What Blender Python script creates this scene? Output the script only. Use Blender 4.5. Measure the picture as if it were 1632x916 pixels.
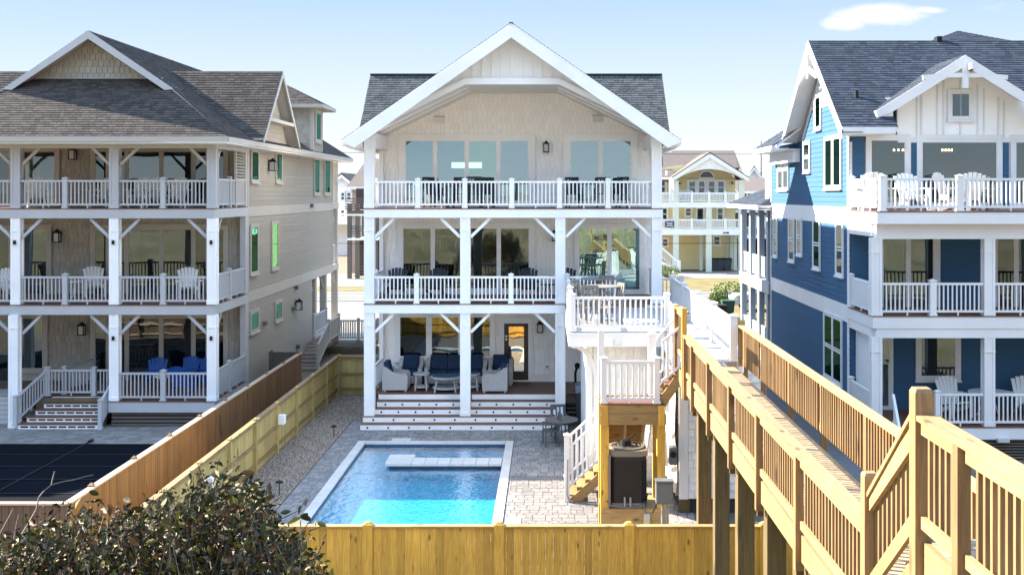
import bpy, bmesh, math, random
import numpy as np
from mathutils import Vector, Matrix, Quaternion
random.seed(7)
R = math.radians
for o in list(bpy.data.objects): bpy.data.objects.remove(o)
S = bpy.context.scene
C = S.collection

# ------------------------------------------------------------------ camera
CAM_H = 7.45
F = 1800.0                      # focal length in photo pixels (1632 wide)
cam_d = bpy.data.cameras.new('camera'); cam = bpy.data.objects.new('camera', cam_d); C.objects.link(cam)
cam.location = (0, 0, CAM_H); cam.rotation_euler = (R(90), 0, 0)
cam_d.sensor_width = 36; cam_d.lens = 36 * F / 1632
cam_d.shift_x = -57 / 1632; cam_d.shift_y = -150 / 1632
cam_d.clip_start = 0.1; cam_d.clip_end = 9000
S.camera = cam

# ------------------------------------------------------------------ sun, sky, exposure
SUN_TRAVEL = Vector((4.7, -1.9, -2.94)).normalized()
sun_d = bpy.data.lights.new('sun', 'SUN'); sun = bpy.data.objects.new('sun', sun_d); C.objects.link(sun)
sun_d.energy = 2.25; sun_d.angle = R(0.5); sun_d.color = (1.0, 0.90, 0.76)
sun.rotation_euler = SUN_TRAVEL.to_track_quat('-Z', 'Y').to_euler(); sun.location = (-30, 20, 40)
W = bpy.data.worlds.new('World'); S.world = W; W.use_nodes = True
nt = W.node_tree; nt.nodes.clear()
def wn(t, **k):
    n = nt.nodes.new(t)
    for a, b in k.items(): setattr(n, a, b)
    return n
def wm(op, a, b=None, c=None):
    n = wn('ShaderNodeMath', operation=op)
    for i, v in enumerate((a, b, c)):
        if v is None: continue
        if isinstance(v, (int, float)): n.inputs[i].default_value = v
        else: nt.links.new(v, n.inputs[i])
    return n.outputs[0]
sky = wn('ShaderNodeTexSky', sky_type='NISHITA', sun_disc=False)
sky.sun_elevation = math.asin(-SUN_TRAVEL.z); sky.sun_rotation = math.atan2(-SUN_TRAVEL.x, -SUN_TRAVEL.y)
sky.air_density = 1.0; sky.dust_density = 0.6; sky.ozone_density = 1.6
tc = wn('ShaderNodeTexCoord'); sp = wn('ShaderNodeSeparateXYZ'); nt.links.new(tc.outputs['Generated'], sp.inputs[0])
ax = wm('DIVIDE', sp.outputs[0], wm('MAXIMUM', sp.outputs[1], 0.05)); az = wm('DIVIDE', sp.outputs[2], wm('MAXIMUM', sp.outputs[1], 0.05))
def blob(cx, cz, rx, rz):       # soft cloud body in direction space
    u = wm('DIVIDE', wm('SUBTRACT', ax, cx), rx); v = wm('DIVIDE', wm('SUBTRACT', az, cz), rz)
    d = wm('SQRT', wm('ADD', wm('MULTIPLY', u, u), wm('MULTIPLY', v, v)))
    return wm('MAXIMUM', wm('SUBTRACT', 1.0, d), 0.0)
mp = wn('ShaderNodeMapping'); mp.inputs['Scale'].default_value = (14, 14, 40); nt.links.new(tc.outputs['Generated'], mp.inputs[0])
ns = wn('ShaderNodeTexNoise'); ns.inputs['Scale'].default_value = 1.6; ns.inputs['Detail'].default_value = 7; ns.inputs['Roughness'].default_value = .65
nt.links.new(mp.outputs[0], ns.inputs['Vector'])
px2 = lambda x, y: ((x - 873) / F, (308 - y) / F)
tot = None
for (x, y, rx, ry, k) in ((1405, 24, 90, 22, 1.7), (1345, 38, 50, 16, 1.5), (1480, 16, 50, 10, 1.2), (1105, 117, 34, 9, .45), (1222, 145, 24, 9, .5), (1195, 230, 90, 20, .55), (1600, 12, 70, 30, .5), (560, 250, 120, 26, .35)):
    cx, cz = px2(x, y); b = wm('MULTIPLY', blob(cx, cz, rx / F * 1.25, ry / F * 1.25), k)
    tot = b if tot is None else wm('MAXIMUM', tot, b)
cl = wm('SUBTRACT', wm('MULTIPLY', tot, 1.5), wm('MULTIPLY', wm('SUBTRACT', 0.80, ns.outputs[0]), 2.3))
cl = wm('MINIMUM', wm('MAXIMUM', wm('MULTIPLY', cl, 0.9), 0.0), 0.75)
# loose fair-weather cloud all round, near the horizon
mp2 = wn('ShaderNodeMapping'); mp2.inputs['Scale'].default_value = (3, 3, 11); nt.links.new(tc.outputs['Generated'], mp2.inputs[0])
n2 = wn('ShaderNodeTexNoise'); n2.inputs['Scale'].default_value = 1.1; n2.inputs['Detail'].default_value = 6
nt.links.new(mp2.outputs[0], n2.inputs['Vector'])
lo = wm('MULTIPLY', wm('MAXIMUM', wm('SUBTRACT', n2.outputs[0], 0.53), 0), 4.0)
behind = wm('MINIMUM', wm('MAXIMUM', wm('MULTIPLY', wm('SUBTRACT', 0.25, sp.outputs[1]), 3.0), 0.0), 1.0)
lo = wm('MINIMUM', wm('MULTIPLY', lo, behind), 0.7)
cl = wm('MAXIMUM', cl, lo)
# clear-day gradient that calms the very bright horizon of the physical sky
gr_ = wn('ShaderNodeValToRGB'); gr_.color_ramp.elements[0].position = 0.0; gr_.color_ramp.elements[0].color = (.95 / 4, .98 / 4, 1.01 / 4, 1)
gr_.color_ramp.elements[1].position = 1.0; gr_.color_ramp.elements[1].color = (1.05 / 4, 1.7 / 4, 2.9 / 4, 1)
for p_, c_ in ((.05, (.66, .76, .88)), (.17, (.28, .475, .73)), (.45, (.86, 1.30, 1.95))): e_ = gr_.color_ramp.elements.new(p_); e_.color = (c_[0] / 4, c_[1] / 4, c_[2] / 4, 1)
nt.links.new(wm('ABSOLUTE', sp.outputs[2]), gr_.inputs[0])
gs_ = wn('ShaderNodeVectorMath', operation='SCALE'); nt.links.new(gr_.outputs[0], gs_.inputs[0]); gs_.inputs['Scale'].default_value = 4 * 1.05
sk_ = wn('ShaderNodeVectorMath', operation='MINIMUM'); nt.links.new(sky.outputs[0], sk_.inputs[0]); sk_.inputs[1].default_value = (.9, .9, .9)
m0 = wn('ShaderNodeMix', data_type='RGBA'); m0.inputs[0].default_value = .22; nt.links.new(gs_.outputs[0], m0.inputs[6]); nt.links.new(sk_.outputs[0], m0.inputs[7])
m1 = wn('ShaderNodeMix', data_type='RGBA'); nt.links.new(cl, m1.inputs[0]); nt.links.new(m0.outputs[2], m1.inputs[6]); m1.inputs[7].default_value = (.95, .92, .94, 1)
bg = wn('ShaderNodeBackground'); bg.inputs[1].default_value = 0.11; nt.links.new(m1.outputs[2], bg.inputs[0])
ow = wn('ShaderNodeOutputWorld'); nt.links.new(bg.outputs[0], ow.inputs[0])
S.view_settings.view_transform = 'Standard'; S.view_settings.look = 'None'; S.view_settings.gamma = 1; S.view_settings.exposure = 3.56
S.cycles.max_bounces = 8; S.cycles.transparent_max_bounces = 12

# ------------------------------------------------------------------ materials
MATS = {}
def _n(nt, t, **k):
    n = nt.nodes.new(t)
    for a, b in k.items(): setattr(n, a, b)
    return n
def mat(name, col, rough=.6, var=.08, scale=2.0, stretch=(1, 1, 1), rnd=0.0, bump=0.0, bscale=40.0, metal=0.0, spec=.4, tint=0.0, col2=None, knots=0, dirt=0.0):
    if name in MATS: return MATS[name]
    m = bpy.data.materials.new(name); m.use_nodes = True; t = m.node_tree; N = t.nodes; L = t.links; N.clear()
    out = _n(t, 'ShaderNodeOutputMaterial'); b = _n(t, 'ShaderNodeBsdfPrincipled'); L.new(b.outputs[0], out.inputs[0])
    b.inputs['Roughness'].default_value = rough; b.inputs['Metallic'].default_value = metal; b.inputs['Specular IOR Level'].default_value = spec
    geo = _n(t, 'ShaderNodeNewGeometry'); oi = _n(t, 'ShaderNodeObjectInfo')
    off = _n(t, 'ShaderNodeVectorMath', operation='SCALE'); off.inputs[0].default_value = (7.3, 3.1, 5.7); L.new(oi.outputs['Random'], off.inputs['Scale'])
    add = _n(t, 'ShaderNodeVectorMath', operation='ADD'); L.new(geo.outputs['Position'], add.inputs[0])
    if rnd: L.new(off.outputs[0], add.inputs[1])
    mp = _n(t, 'ShaderNodeMapping'); mp.inputs['Scale'].default_value = stretch; L.new(add.outputs[0], mp.inputs[0])
    nz = _n(t, 'ShaderNodeTexNoise'); nz.inputs['Scale'].default_value = scale; nz.inputs['Detail'].default_value = 5; nz.inputs['Roughness'].default_value = .6
    L.new(mp.outputs[0], nz.inputs['Vector'])
    mr = _n(t, 'ShaderNodeMapRange'); mr.inputs[1].default_value = .3; mr.inputs[2].default_value = .7; L.new(nz.outputs[0], mr.inputs[0])
    mx = _n(t, 'ShaderNodeMix', data_type='RGBA'); L.new(mr.outputs[0], mx.inputs[0])
    c2 = col2 or tuple(c * (1 - var) for c in col); c1 = col if col2 else tuple(min(1, c * (1 + var * .6)) for c in col)
    mx.inputs[6].default_value = (*c2, 1); mx.inputs[7].default_value = (*c1, 1)
    cur = mx.outputs[2]
    def mul(cur, fac_socket):
        v = _n(t, 'ShaderNodeVectorMath', operation='SCALE'); L.new(cur, v.inputs[0]); L.new(fac_socket, v.inputs['Scale']); return v.outputs[0]
    if rnd:
        r = _n(t, 'ShaderNodeMapRange'); r.inputs[3].default_value = 1 - rnd; r.inputs[4].default_value = 1 + rnd; L.new(oi.outputs['Random'], r.inputs[0]); cur = mul(cur, r.outputs[0])
    if tint:
        a = _n(t, 'ShaderNodeAttribute', attribute_name='tint'); r = _n(t, 'ShaderNodeMapRange'); r.inputs[3].default_value = 1 - tint; r.inputs[4].default_value = 1 + tint; L.new(a.outputs['Fac'], r.inputs[0]); cur = mul(cur, r.outputs[0])
    if knots:
        vo = _n(t, 'ShaderNodeTexVoronoi'); vo.inputs['Scale'].default_value = knots
        mk = _n(t, 'ShaderNodeMapping'); mk.inputs['Scale'].default_value = tuple(.45 if s < .5 else 1 for s in stretch); L.new(add.outputs[0], mk.inputs[0]); L.new(mk.outputs[0], vo.inputs['Vector'])
        r = _n(t, 'ShaderNodeMapRange'); r.inputs[1].default_value = .05; r.inputs[2].default_value = .17; r.inputs[3].default_value = .3; r.inputs[4].default_value = 1; L.new(vo.outputs['Distance'], r.inputs[0]); cur = mul(cur, r.outputs[0])
    if dirt:
        d = _n(t, 'ShaderNodeTexNoise'); d.inputs['Scale'].default_value = .55; d.inputs['Detail'].default_value = 8; L.new(geo.outputs['Position'], d.inputs['Vector'])
        r = _n(t, 'ShaderNodeMapRange'); r.inputs[1].default_value = .35; r.inputs[2].default_value = .7; r.inputs[3].default_value = 1; r.inputs[4].default_value = 1 - dirt; L.new(d.outputs[0], r.inputs[0]); cur = mul(cur, r.outputs[0])
    L.new(cur, b.inputs['Base Color'])
    if bump:
        bn = _n(t, 'ShaderNodeTexNoise'); bn.inputs['Scale'].default_value = bscale; bn.inputs['Detail'].default_value = 4; L.new(mp.outputs[0], bn.inputs['Vector'])
        bp = _n(t, 'ShaderNodeBump'); bp.inputs['Strength'].default_value = bump; bp.inputs['Distance'].default_value = .02; L.new(bn.outputs[0], bp.inputs['Height']); L.new(bp.outputs[0], b.inputs['Normal'])
    MATS[name] = m; return m
def glass(name, tint=(.5, .6, .6), refl=.34, gcol=(.85, .97, 1.0), wav=.03):
    m = bpy.data.materials.new(name); m.use_nodes = True; t = m.node_tree; L = t.links; t.nodes.clear()
    out = _n(t, 'ShaderNodeOutputMaterial'); mx = _n(t, 'ShaderNodeMixShader'); tr = _n(t, 'ShaderNodeBsdfTransparent'); gl = _n(t, 'ShaderNodeBsdfGlossy')
    tr.inputs[0].default_value = (*tint, 1); gl.inputs[0].default_value = (*gcol, 1); gl.inputs['Roughness'].default_value = .012
    lw = _n(t, 'ShaderNodeLayerWeight'); lw.inputs[0].default_value = .25
    r = _n(t, 'ShaderNodeMapRange'); r.inputs[3].default_value = refl; r.inputs[4].default_value = .9; L.new(lw.outputs['Fresnel'], r.inputs[0]); L.new(r.outputs[0], mx.inputs[0])
    nz = _n(t, 'ShaderNodeTexNoise'); nz.inputs['Scale'].default_value = 1.3; nz.inputs['Detail'].default_value = 1
    g = _n(t, 'ShaderNodeNewGeometry'); L.new(g.outputs['Position'], nz.inputs['Vector'])
    bp = _n(t, 'ShaderNodeBump'); bp.inputs['Strength'].default_value = wav; bp.inputs['Distance'].default_value = .1; L.new(nz.outputs[0], bp.inputs['Height']); L.new(bp.outputs[0], gl.inputs['Normal'])
    L.new(tr.outputs[0], mx.inputs[1]); L.new(gl.outputs[0], mx.inputs[2]); L.new(mx.outputs[0], out.inputs[0]); MATS[name] = m; return m
def emis(name, col, st):
    m = bpy.data.materials.new(name); m.use_nodes = True; b = m.node_tree.nodes['Principled BSDF']
    b.inputs['Base Color'].default_value = (*col, 1); b.inputs['Emission Color'].default_value = (*col, 1); b.inputs['Emission Strength'].default_value = st; MATS[name] = m; return m

white = mat('white_paint', (.92, .92, .915), .5, .05, 1.6, dirt=.07)
white_sh = mat('white_shingle', (.94, .925, .90), .7, .015, 3, tint=.035)
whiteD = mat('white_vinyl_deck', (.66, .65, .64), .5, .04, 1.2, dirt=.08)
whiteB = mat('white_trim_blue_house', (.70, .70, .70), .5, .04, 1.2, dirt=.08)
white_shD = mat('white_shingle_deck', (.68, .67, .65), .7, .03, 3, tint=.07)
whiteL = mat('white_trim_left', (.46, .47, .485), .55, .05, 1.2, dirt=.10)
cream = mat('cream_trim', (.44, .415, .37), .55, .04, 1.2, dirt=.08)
beige = mat('beige_siding', (.315, .288, .242), .65, .06, 1.5, stretch=(1, 1, 3), rnd=.035)
beige_sh = mat('beige_shingle', (.37, .35, .305), .75, .08, 3, tint=.09)
blue = mat('blue_siding', (.046, .112, .20), .75, .06, 1.5, stretch=(1, 1, 3), rnd=.03, spec=.12)
panelw = mat('board_batten_cream', (.86, .85, .825), .6, .03)
ceil = mat('soffit', (.80, .78, .74), .7, .03)
gapw = mat('gap_shade_white', (.74, .72, .70), .8, .05)  # wall backing darkened to put shade into the gaps between shingles
gapb = mat('gap_shade_beige', (.20, .19, .165), .8, .05)  # same for beige walls: shade of the gaps set in the colour
roof_dark = mat('charcoal_roof', (.085, .09, .092), 1.0, .4, 30, tint=.30, spec=.1, bump=.3, bscale=60)
roof_brown = mat('brown_roof', (.074, .064, .058), 1.0, .4, 30, tint=.30, spec=.1, bump=.3, bscale=60)
roof_blue = mat('slate_roof', (.044, .055, .075), 1.0, .4, 30, tint=.30, spec=.1, bump=.3, bscale=60)
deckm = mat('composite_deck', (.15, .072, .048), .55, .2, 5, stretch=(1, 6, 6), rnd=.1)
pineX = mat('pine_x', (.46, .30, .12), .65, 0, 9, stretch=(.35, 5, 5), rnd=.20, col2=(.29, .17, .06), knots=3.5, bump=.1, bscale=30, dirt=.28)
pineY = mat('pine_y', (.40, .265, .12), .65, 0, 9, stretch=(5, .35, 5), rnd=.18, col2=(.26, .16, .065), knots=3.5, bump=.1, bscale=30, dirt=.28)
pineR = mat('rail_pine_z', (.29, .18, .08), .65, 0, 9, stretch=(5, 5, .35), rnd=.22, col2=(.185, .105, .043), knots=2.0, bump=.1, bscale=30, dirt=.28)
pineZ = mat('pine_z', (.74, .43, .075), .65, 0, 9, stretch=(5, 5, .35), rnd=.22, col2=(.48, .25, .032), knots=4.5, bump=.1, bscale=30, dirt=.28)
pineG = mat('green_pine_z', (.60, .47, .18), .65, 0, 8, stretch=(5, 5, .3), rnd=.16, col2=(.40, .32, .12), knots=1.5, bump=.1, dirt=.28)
pineP = mat('dark_pile', (.14, .098, .038), .75, 0, 6, stretch=(5, 5, .3), rnd=.12, col2=(.07, .05, .02), knots=1.2, bump=.15)  # darker brown than the other pine
deckwood = mat('walkway_board', (.36, .26, .155), .7, 0, 7, stretch=(.4, 5, 5), rnd=.18, col2=(.25, .175, .10), bump=.1)
cedar = mat('cedar_z', (.30, .155, .062), .65, 0, 8, stretch=(5, 5, .3), rnd=.16, col2=(.19, .09, .038), knots=1.5, bump=.1, dirt=.28)
cedar_shade = mat('shaded_cedar_z', (.17, .10, .065), .7, 0, 8, stretch=(5, 5, .3), rnd=.16, col2=(.11, .065, .045), knots=1.5, bump=.1)  # darker cedar copy, shade of the camera-facing side put into its colour
cedar_cap = mat('cedar_cap', (.50, .37, .27), .6, .1, 4)
greywood = mat('grey_wood', (.14, .12, .10), .8, .25, 5, stretch=(.4, 5, 5), rnd=.15)
paver = mat('paver_grey', (.25, .23, .215), .8, .18, 7, tint=.22, rnd=.13, bump=.2, dirt=.18)
paver_j = mat('paver_joint', (.11, .10, .09), .9, .1)
coping = mat('travertine', (.60, .55, .50), .6, .09, 5, rnd=.07, bump=.1)
gravel = mat('gravel', (.34, .275, .22), .9, .2, 20, tint=.48)
gravel_b = mat('gravel_bed', (.20, .16, .13), .95, .3, 30, bump=.5)
plaster = mat('pool_plaster', (.11, .50, .64), .7, .05, 2)
waterline = mat('waterline_tile', (.03, .07, .12), .3, .2, 12)
cover = mat('pool_cover', (.004, .006, .010), 1.0, .12, .9, bump=.1, bscale=8, spec=.05)
concrete = mat('concrete', (.22, .20, .175), .85, .12, 2, bump=.1, dirt=.12)
asphalt = mat('asphalt', (.13, .13, .13), .9, .15, 4, dirt=.1)
road_line = mat('road_line', (.7, .5, .12), .7)
road_white = mat('road_white', (.75, .75, .72), .7)
lawn = mat('dry_grass_ground', (.20, .14, .045), .95, 0, .9, col2=(.08, .08, .022), bump=.6, bscale=12)
sandm = mat('dune_sand', (.20, .165, .10), .95, 0, .35, col2=(.11, .09, .04), bump=.5, bscale=8)
dirt = mat('dirt', (.16, .12, .085), .95, .3, 3, bump=.4)
wicker = mat('grey_wicker', (.50, .50, .50), .8, .28, 26, stretch=(.6, .6, 3), bump=.6, bscale=40)
navy = mat('navy_cushion', (.012, .035, .085), .85, .15, 6, bump=.1)
navy2 = mat('sign_navy', (.015, .04, .13), .6)
black = mat('black_metal', (.012, .012, .014), .6, .1, spec=.2)
darkchair = mat('dark_chair', (.03, .035, .045), .6, .1)
whitechair = mat('white_chair', (.78, .78, .77), .5, .04)
bluechair = mat('blue_chair', (.015, .09, .36), .5, .06)
olivechair = mat('olive_chair', (.33, .36, .25), .6, .06)
greychair = mat('driftwood_chair', (.17, .155, .14), .7, .12)
acbrown = mat('condenser_brown', (.20, .17, .135), .5, .05, metal=.1)
acdark = mat('condenser_grille', (.022, .019, .016), .6, .2, 30)
steel = mat('grey_enclosure', (.12, .135, .145), .5, .05, metal=.2)
conduit = mat('conduit', (.28, .29, .30), .4, .05, metal=.5)
binm = mat('bin_grey', (.06, .07, .08), .5, .08)
bingreen = mat('bin_green', (.012, .05, .032), .5, .08)
rubber = mat('tyre', (.02, .02, .02), .8)
silver = mat('car_silver', (.42, .44, .47), .3, .02, metal=.5)
chrome = mat('alloy', (.6, .6, .62), .3, .02, metal=.8)
yellow = mat('yellow_siding', (.80, .68, .36), .65, .05, 2)
palegreen = mat('pale_green_post', (.70, .73, .60), .6, .04)
roof_far = mat('far_brown_roof', (.12, .098, .085), .9, .3, 6, bump=.2)
roof_grn = mat('far_green_roof', (.12, .16, .14), .9, .2, 6)
greysid = mat('far_grey_siding', (.30, .28, .25), .7, .06)
whitesid = mat('far_white_siding', (.66, .68, .70), .7, .05, 2, stretch=(1, 1, 8))
brownsid = mat('far_brown_siding', (.07, .05, .04), .8, .2, 3)
pinksid = mat('far_tan_siding', (.48, .36, .28), .7, .05)
doorbrown = mat('door_bronze', (.035, .022, .018), .4, .1)
brass = mat('nickel', (.55, .5, .42), .3, .05, metal=.9)
inter = mat('room_dark', (.035, .04, .04), .9, .4, .9)
refl_teal = mat('reflected_teal', (.045, .085, .09), .9, .7, .9)  # mottled teal backing stands in for sky and cloud reflected in panes
refl_green = mat('reflected_green', (.03, .13, .105), .9, .3, .8)  # green backing stands in for the yard reflected in side panes
inter_warm = mat('room_warm', (.07, .06, .045), .9, .4, .8)
inter_yel = mat('room_yellow', (.45, .50, .10), .9, .3, .8)
curt = mat('curtain', (.42, .44, .42), .9, .35, 5, stretch=(6, 6, .2))
curtg = mat('sheer_curtain', (.34, .42, .30), .9, .45, 5, stretch=(6, 6, .2))
bark = mat('bark', (.055, .047, .04), .9, .3, 12, bump=.3)
twig = mat('pale_twig', (.17, .145, .125), .9, .2, 12)
leafm = mat('leaf', (.026, .031, .005), .6, .3, 6, tint=.6, rnd=.3, spec=.2)
leaf_y = mat('leaf_yellow_green', (.095, .08, .010), .6, .3, 6, tint=.5, rnd=.3, spec=.3)
leaf_o = mat('leaf_russet', (.095, .038, .009), .6, .3, 6, tint=.5, rnd=.3, spec=.3)
leaf_t = mat('leaf_dry_tan', (.09, .064, .036), .6, .3, 6, tint=.5, rnd=.2, spec=.3)
treegreen = mat('tree_green', (.07, .085, .035), .9, .5, .08, bump=.5)
far_glass = mat('far_window', (.03, .045, .05), .15, .2, .6, spec=.8)
g_main = glass('glass_clear', (.55, .62, .62), .095)
g_sky = glass('glass_sky', (.5, .64, .66), .27, (.72, .93, 1.0))
g_dark = glass('glass_dark', (.35, .40, .40), .08)
g_teal = glass('glass_teal', (.5, .72, .70), .26, (.78, 1.0, 1.0))
g_green = glass('glass_green', (.12, .3, .24), .12, (.06, .17, .13), .04)  # green of the reflected yard put into the pane colours
lamp_glow = emis('pendant_glow', (1.0, .62, .25), 1.3)
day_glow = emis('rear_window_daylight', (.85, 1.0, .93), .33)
frost = mat('frosted_glass', (.55, .57, .58), .3)
matw = mat('white_mat', (.6, .6, .58), .7)

# pool water: clear tinted surface with ripples
def water_mat():
    m = bpy.data.materials.new('pool_water'); m.use_nodes = True; t = m.node_tree; L = t.links; t.nodes.clear()
    out = _n(t, 'ShaderNodeOutputMaterial'); mx = _n(t, 'ShaderNodeMixShader'); tr = _n(t, 'ShaderNodeBsdfTransparent'); gl = _n(t, 'ShaderNodeBsdfGlossy')
    tr.inputs[0].default_value = (.38, .84, .94, 1); gl.inputs[0].default_value = (1, 1, 1, 1); gl.inputs['Roughness'].default_value = .03
    g = _n(t, 'ShaderNodeNewGeometry'); mp = _n(t, 'ShaderNodeMapping'); mp.inputs['Scale'].default_value = (1, .8, 1); L.new(g.outputs['Position'], mp.inputs[0])
    nz = _n(t, 'ShaderNodeTexNoise'); nz.inputs['Scale'].default_value = 5.5; nz.inputs['Detail'].default_value = 4; L.new(mp.outputs[0], nz.inputs['Vector'])
    bp = _n(t, 'ShaderNodeBump'); bp.inputs['Strength'].default_value = .26; bp.inputs['Distance'].default_value = .10; L.new(nz.outputs[0], bp.inputs['Height']); L.new(bp.outputs[0], gl.inputs['Normal'])
    fr = _n(t, 'ShaderNodeLayerWeight'); fr.inputs[0].default_value = .5; L.new(bp.outputs[0], fr.inputs['Normal']); pw_ = _n(t, 'ShaderNodeMath', operation='POWER'); pw_.inputs[1].default_value = 4.2; L.new(fr.outputs['Facing'], pw_.inputs[0]); r = _n(t, 'ShaderNodeMath', operation='MULTIPLY_ADD'); r.inputs[1].default_value = 1.7; r.inputs[2].default_value = .02; r.use_clamp = True; L.new(pw_.outputs[0], r.inputs[0]); L.new(r.outputs[0], mx.inputs[0])
    L.new(tr.outputs[0], mx.inputs[1]); L.new(gl.outputs[0], mx.inputs[2]); L.new(mx.outputs[0], out.inputs[0]); return m
waterm = water_mat()

# ------------------------------------------------------------------ mesh helpers
ORG = {}
def lk(o, parent, world=Vector((0, 0, 0))):
    C.objects.link(o)
    world = Vector(world); ORG[o] = world
    if parent is not None:
        o.parent = parent; o.location = world - ORG[parent]
    else: o.location = world
    return o
def tag(o, label=None, cat=None, group=None, kind=None):
    if label: o['label'] = label
    if cat: o['category'] = cat
    if group: o['group'] = group
    if kind: o['kind'] = kind
    return o
def thing(name, label, cat, loc=(0, 0, 0), group=None):
    return tag(lk(bpy.data.objects.new(name, None), None, loc), label, cat, group)
class MB:
    def __init__(s): s.v = []; s.f = []; s.m = []; s.t = []
    def add(s, vs, fs, mi=0, tint=.5):
        b = len(s.v); s.v += [tuple(v) for v in vs]; s.f += [tuple(b + i for i in f) for f in fs]; s.m += [mi] * len(fs); s.t += [tint] * len(fs); return s
    def hexa(s, p, mi=0, tint=.5):   # p: 8 points, bottom 0-3 then top 4-7
        return s.add(p, [(3, 2, 1, 0), (4, 5, 6, 7), (0, 1, 5, 4), (1, 2, 6, 5), (2, 3, 7, 6), (3, 0, 4, 7)], mi, tint)
    def box(s, x0, x1, y0, y1, z0, z1, mi=0, tint=.5):
        return s.hexa([(x0, y0, z0), (x1, y0, z0), (x1, y1, z0), (x0, y1, z0), (x0, y0, z1), (x1, y0, z1), (x1, y1, z1), (x0, y1, z1)], mi, tint)
    def beam(s, p, q, w, h, mi=0, side=None):   # bar from p to q, w across, h in the other direction
        p, q = Vector(p), Vector(q); d = (q - p)
        if side is None:
            side = Vector((d.y, -d.x, 0))
            if side.length < 1e-5: side = Vector((1, 0, 0))
        side = Vector(side).normalized(); up = side.cross(d.normalized()); up.normalize()
        a, b = side * w / 2, up * h / 2
        return s.hexa([p - a - b, p + a - b, q + a - b, q - a - b, p - a + b, p + a + b, q + a + b, q - a + b], mi)
    def sbeam(s, p, q, w, h, mi=0):   # rail: plumb ends, h measured vertically
        p, q = Vector(p), Vector(q); d = (q - p); sd = Vector((d.y, -d.x, 0)).normalized() * w / 2; z = Vector((0, 0, h / 2))
        return s.hexa([p - sd - z, p + sd - z, q + sd - z, q - sd - z, p - sd + z, p + sd + z, q + sd + z, q - sd + z], mi)
    def prism(s, poly, ext, mi=0):
        n = len(poly); e = Vector(ext); a = [Vector(p) for p in poly]
        nrm = Vector((0, 0, 0))
        for i in range(n): nrm += a[i].cross(a[(i + 1) % n])
        if nrm.dot(e) > 0: a = a[::-1]
        vs = a + [p + e for p in a]
        fs = [tuple(range(n)), tuple(range(2 * n - 1, n - 1, -1))] + [(i, i + n, (i + 1) % n + n, (i + 1) % n) for i in range(n)]
        return s.add(vs, fs, mi)
    def cyl(s, p, q, r0, r1=None, n=10, mi=0, caps=True):
        p, q = Vector(p), Vector(q); r1 = r0 if r1 is None else r1; d = (q - p).normalized()
        u = d.orthogonal().normalized(); w = d.cross(u)
        vs = [p + (u * math.cos(a) + w * math.sin(a)) * r0 for a in [2 * math.pi * i / n for i in range(n)]] + [q + (u * math.cos(a) + w * math.sin(a)) * r1 for a in [2 * math.pi * i / n for i in range(n)]]
        fs = [(i, (i + 1) % n, n + (i + 1) % n, n + i) for i in range(n)]
        if caps: fs += [tuple(range(n - 1, -1, -1)), tuple(range(n, 2 * n))]
        return s.add(vs, fs, mi)
    def tube(s, pts, r, n=6, mi=0):
        for i in range(len(pts) - 1):
            a = r[i] if isinstance(r, (list, tuple)) else r; b = r[i + 1] if isinstance(r, (list, tuple)) else r
            s.cyl(pts[i], pts[i + 1], a, b, n, mi)
        return s
    def rbox(s, x0, x1, y0, y1, z0, z1, r=.03, seg=2, mi=0, mtx=None):
        bm = bmesh.new(); bmesh.ops.create_cube(bm, size=1)
        for v in bm.verts: v.co = Vector(((x0 + x1) / 2 + v.co.x * (x1 - x0), (y0 + y1) / 2 + v.co.y * (y1 - y0), (z0 + z1) / 2 + v.co.z * (z1 - z0)))
        bmesh.ops.bevel(bm, geom=list(bm.edges) + list(bm.verts), offset=r, segments=seg, affect='EDGES', profile=.6)
        bm.verts.index_update()
        vs = [(mtx @ v.co) if mtx else v.co.copy() for v in bm.verts]; fs = [tuple(v.index for v in f.verts) for f in bm.faces]; bm.free()
        return s.add(vs, fs, mi)
    def obj(s, name, mats, parent=None, smooth=False, tint=False, recenter=True):
        if not isinstance(mats, (list, tuple)): mats = [mats]
        v = np.array(s.v, dtype=float) if s.v else np.zeros((1, 3))
        c = Vector(((v.min(0) + v.max(0)) / 2).tolist()) if recenter else Vector((0, 0, 0))
        me = bpy.data.meshes.new(name); me.from_pydata([(a[0] - c.x, a[1] - c.y, a[2] - c.z) for a in s.v], [], s.f)
        for m in mats: me.materials.append(m)
        if len(mats) > 1: me.polygons.foreach_set('material_index', s.m)
        if smooth: me.polygons.foreach_set('use_smooth', [True] * len(s.f))
        if tint:
            at = me.attributes.new('tint', 'FLOAT', 'FACE'); at.data.foreach_set('value', s.t)
        me.update()
        return lk(bpy.data.objects.new(name, me), parent, c)
UNIT = {}
def pbox(name, m, parent, x0, x1, y0, y1, z0, z1):       # box part sharing one unit mesh per material
    if m.name not in UNIT:
        me = bpy.data.meshes.new('unit_' + m.name); bm = bmesh.new(); bmesh.ops.create_cube(bm, size=1); bm.to_mesh(me); bm.free(); me.materials.append(m); UNIT[m.name] = me
    o = bpy.data.objects.new(name, UNIT[m.name])
    lk(o, parent, ((x0 + x1) / 2, (y0 + y1) / 2, (z0 + z1) / 2)); o.scale = (abs(x1 - x0), abs(y1 - y0), abs(z1 - z0)); return o
def copy_tree(o, parent=None):
    c = o.copy(); C.objects.link(c); c.parent = parent
    for ch in list(o.children): copy_tree(ch, c)
    return c
def place(proto, used, loc, rz, label, group=None, sc=1):
    o = proto if not used[0] else copy_tree(proto); used[0] = True
    o.location = loc; o.rotation_euler = (0, 0, rz)
    if sc != 1: o.scale = (sc, sc, sc)
    o['label'] = label
    if group: o['group'] = group
    return o
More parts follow.
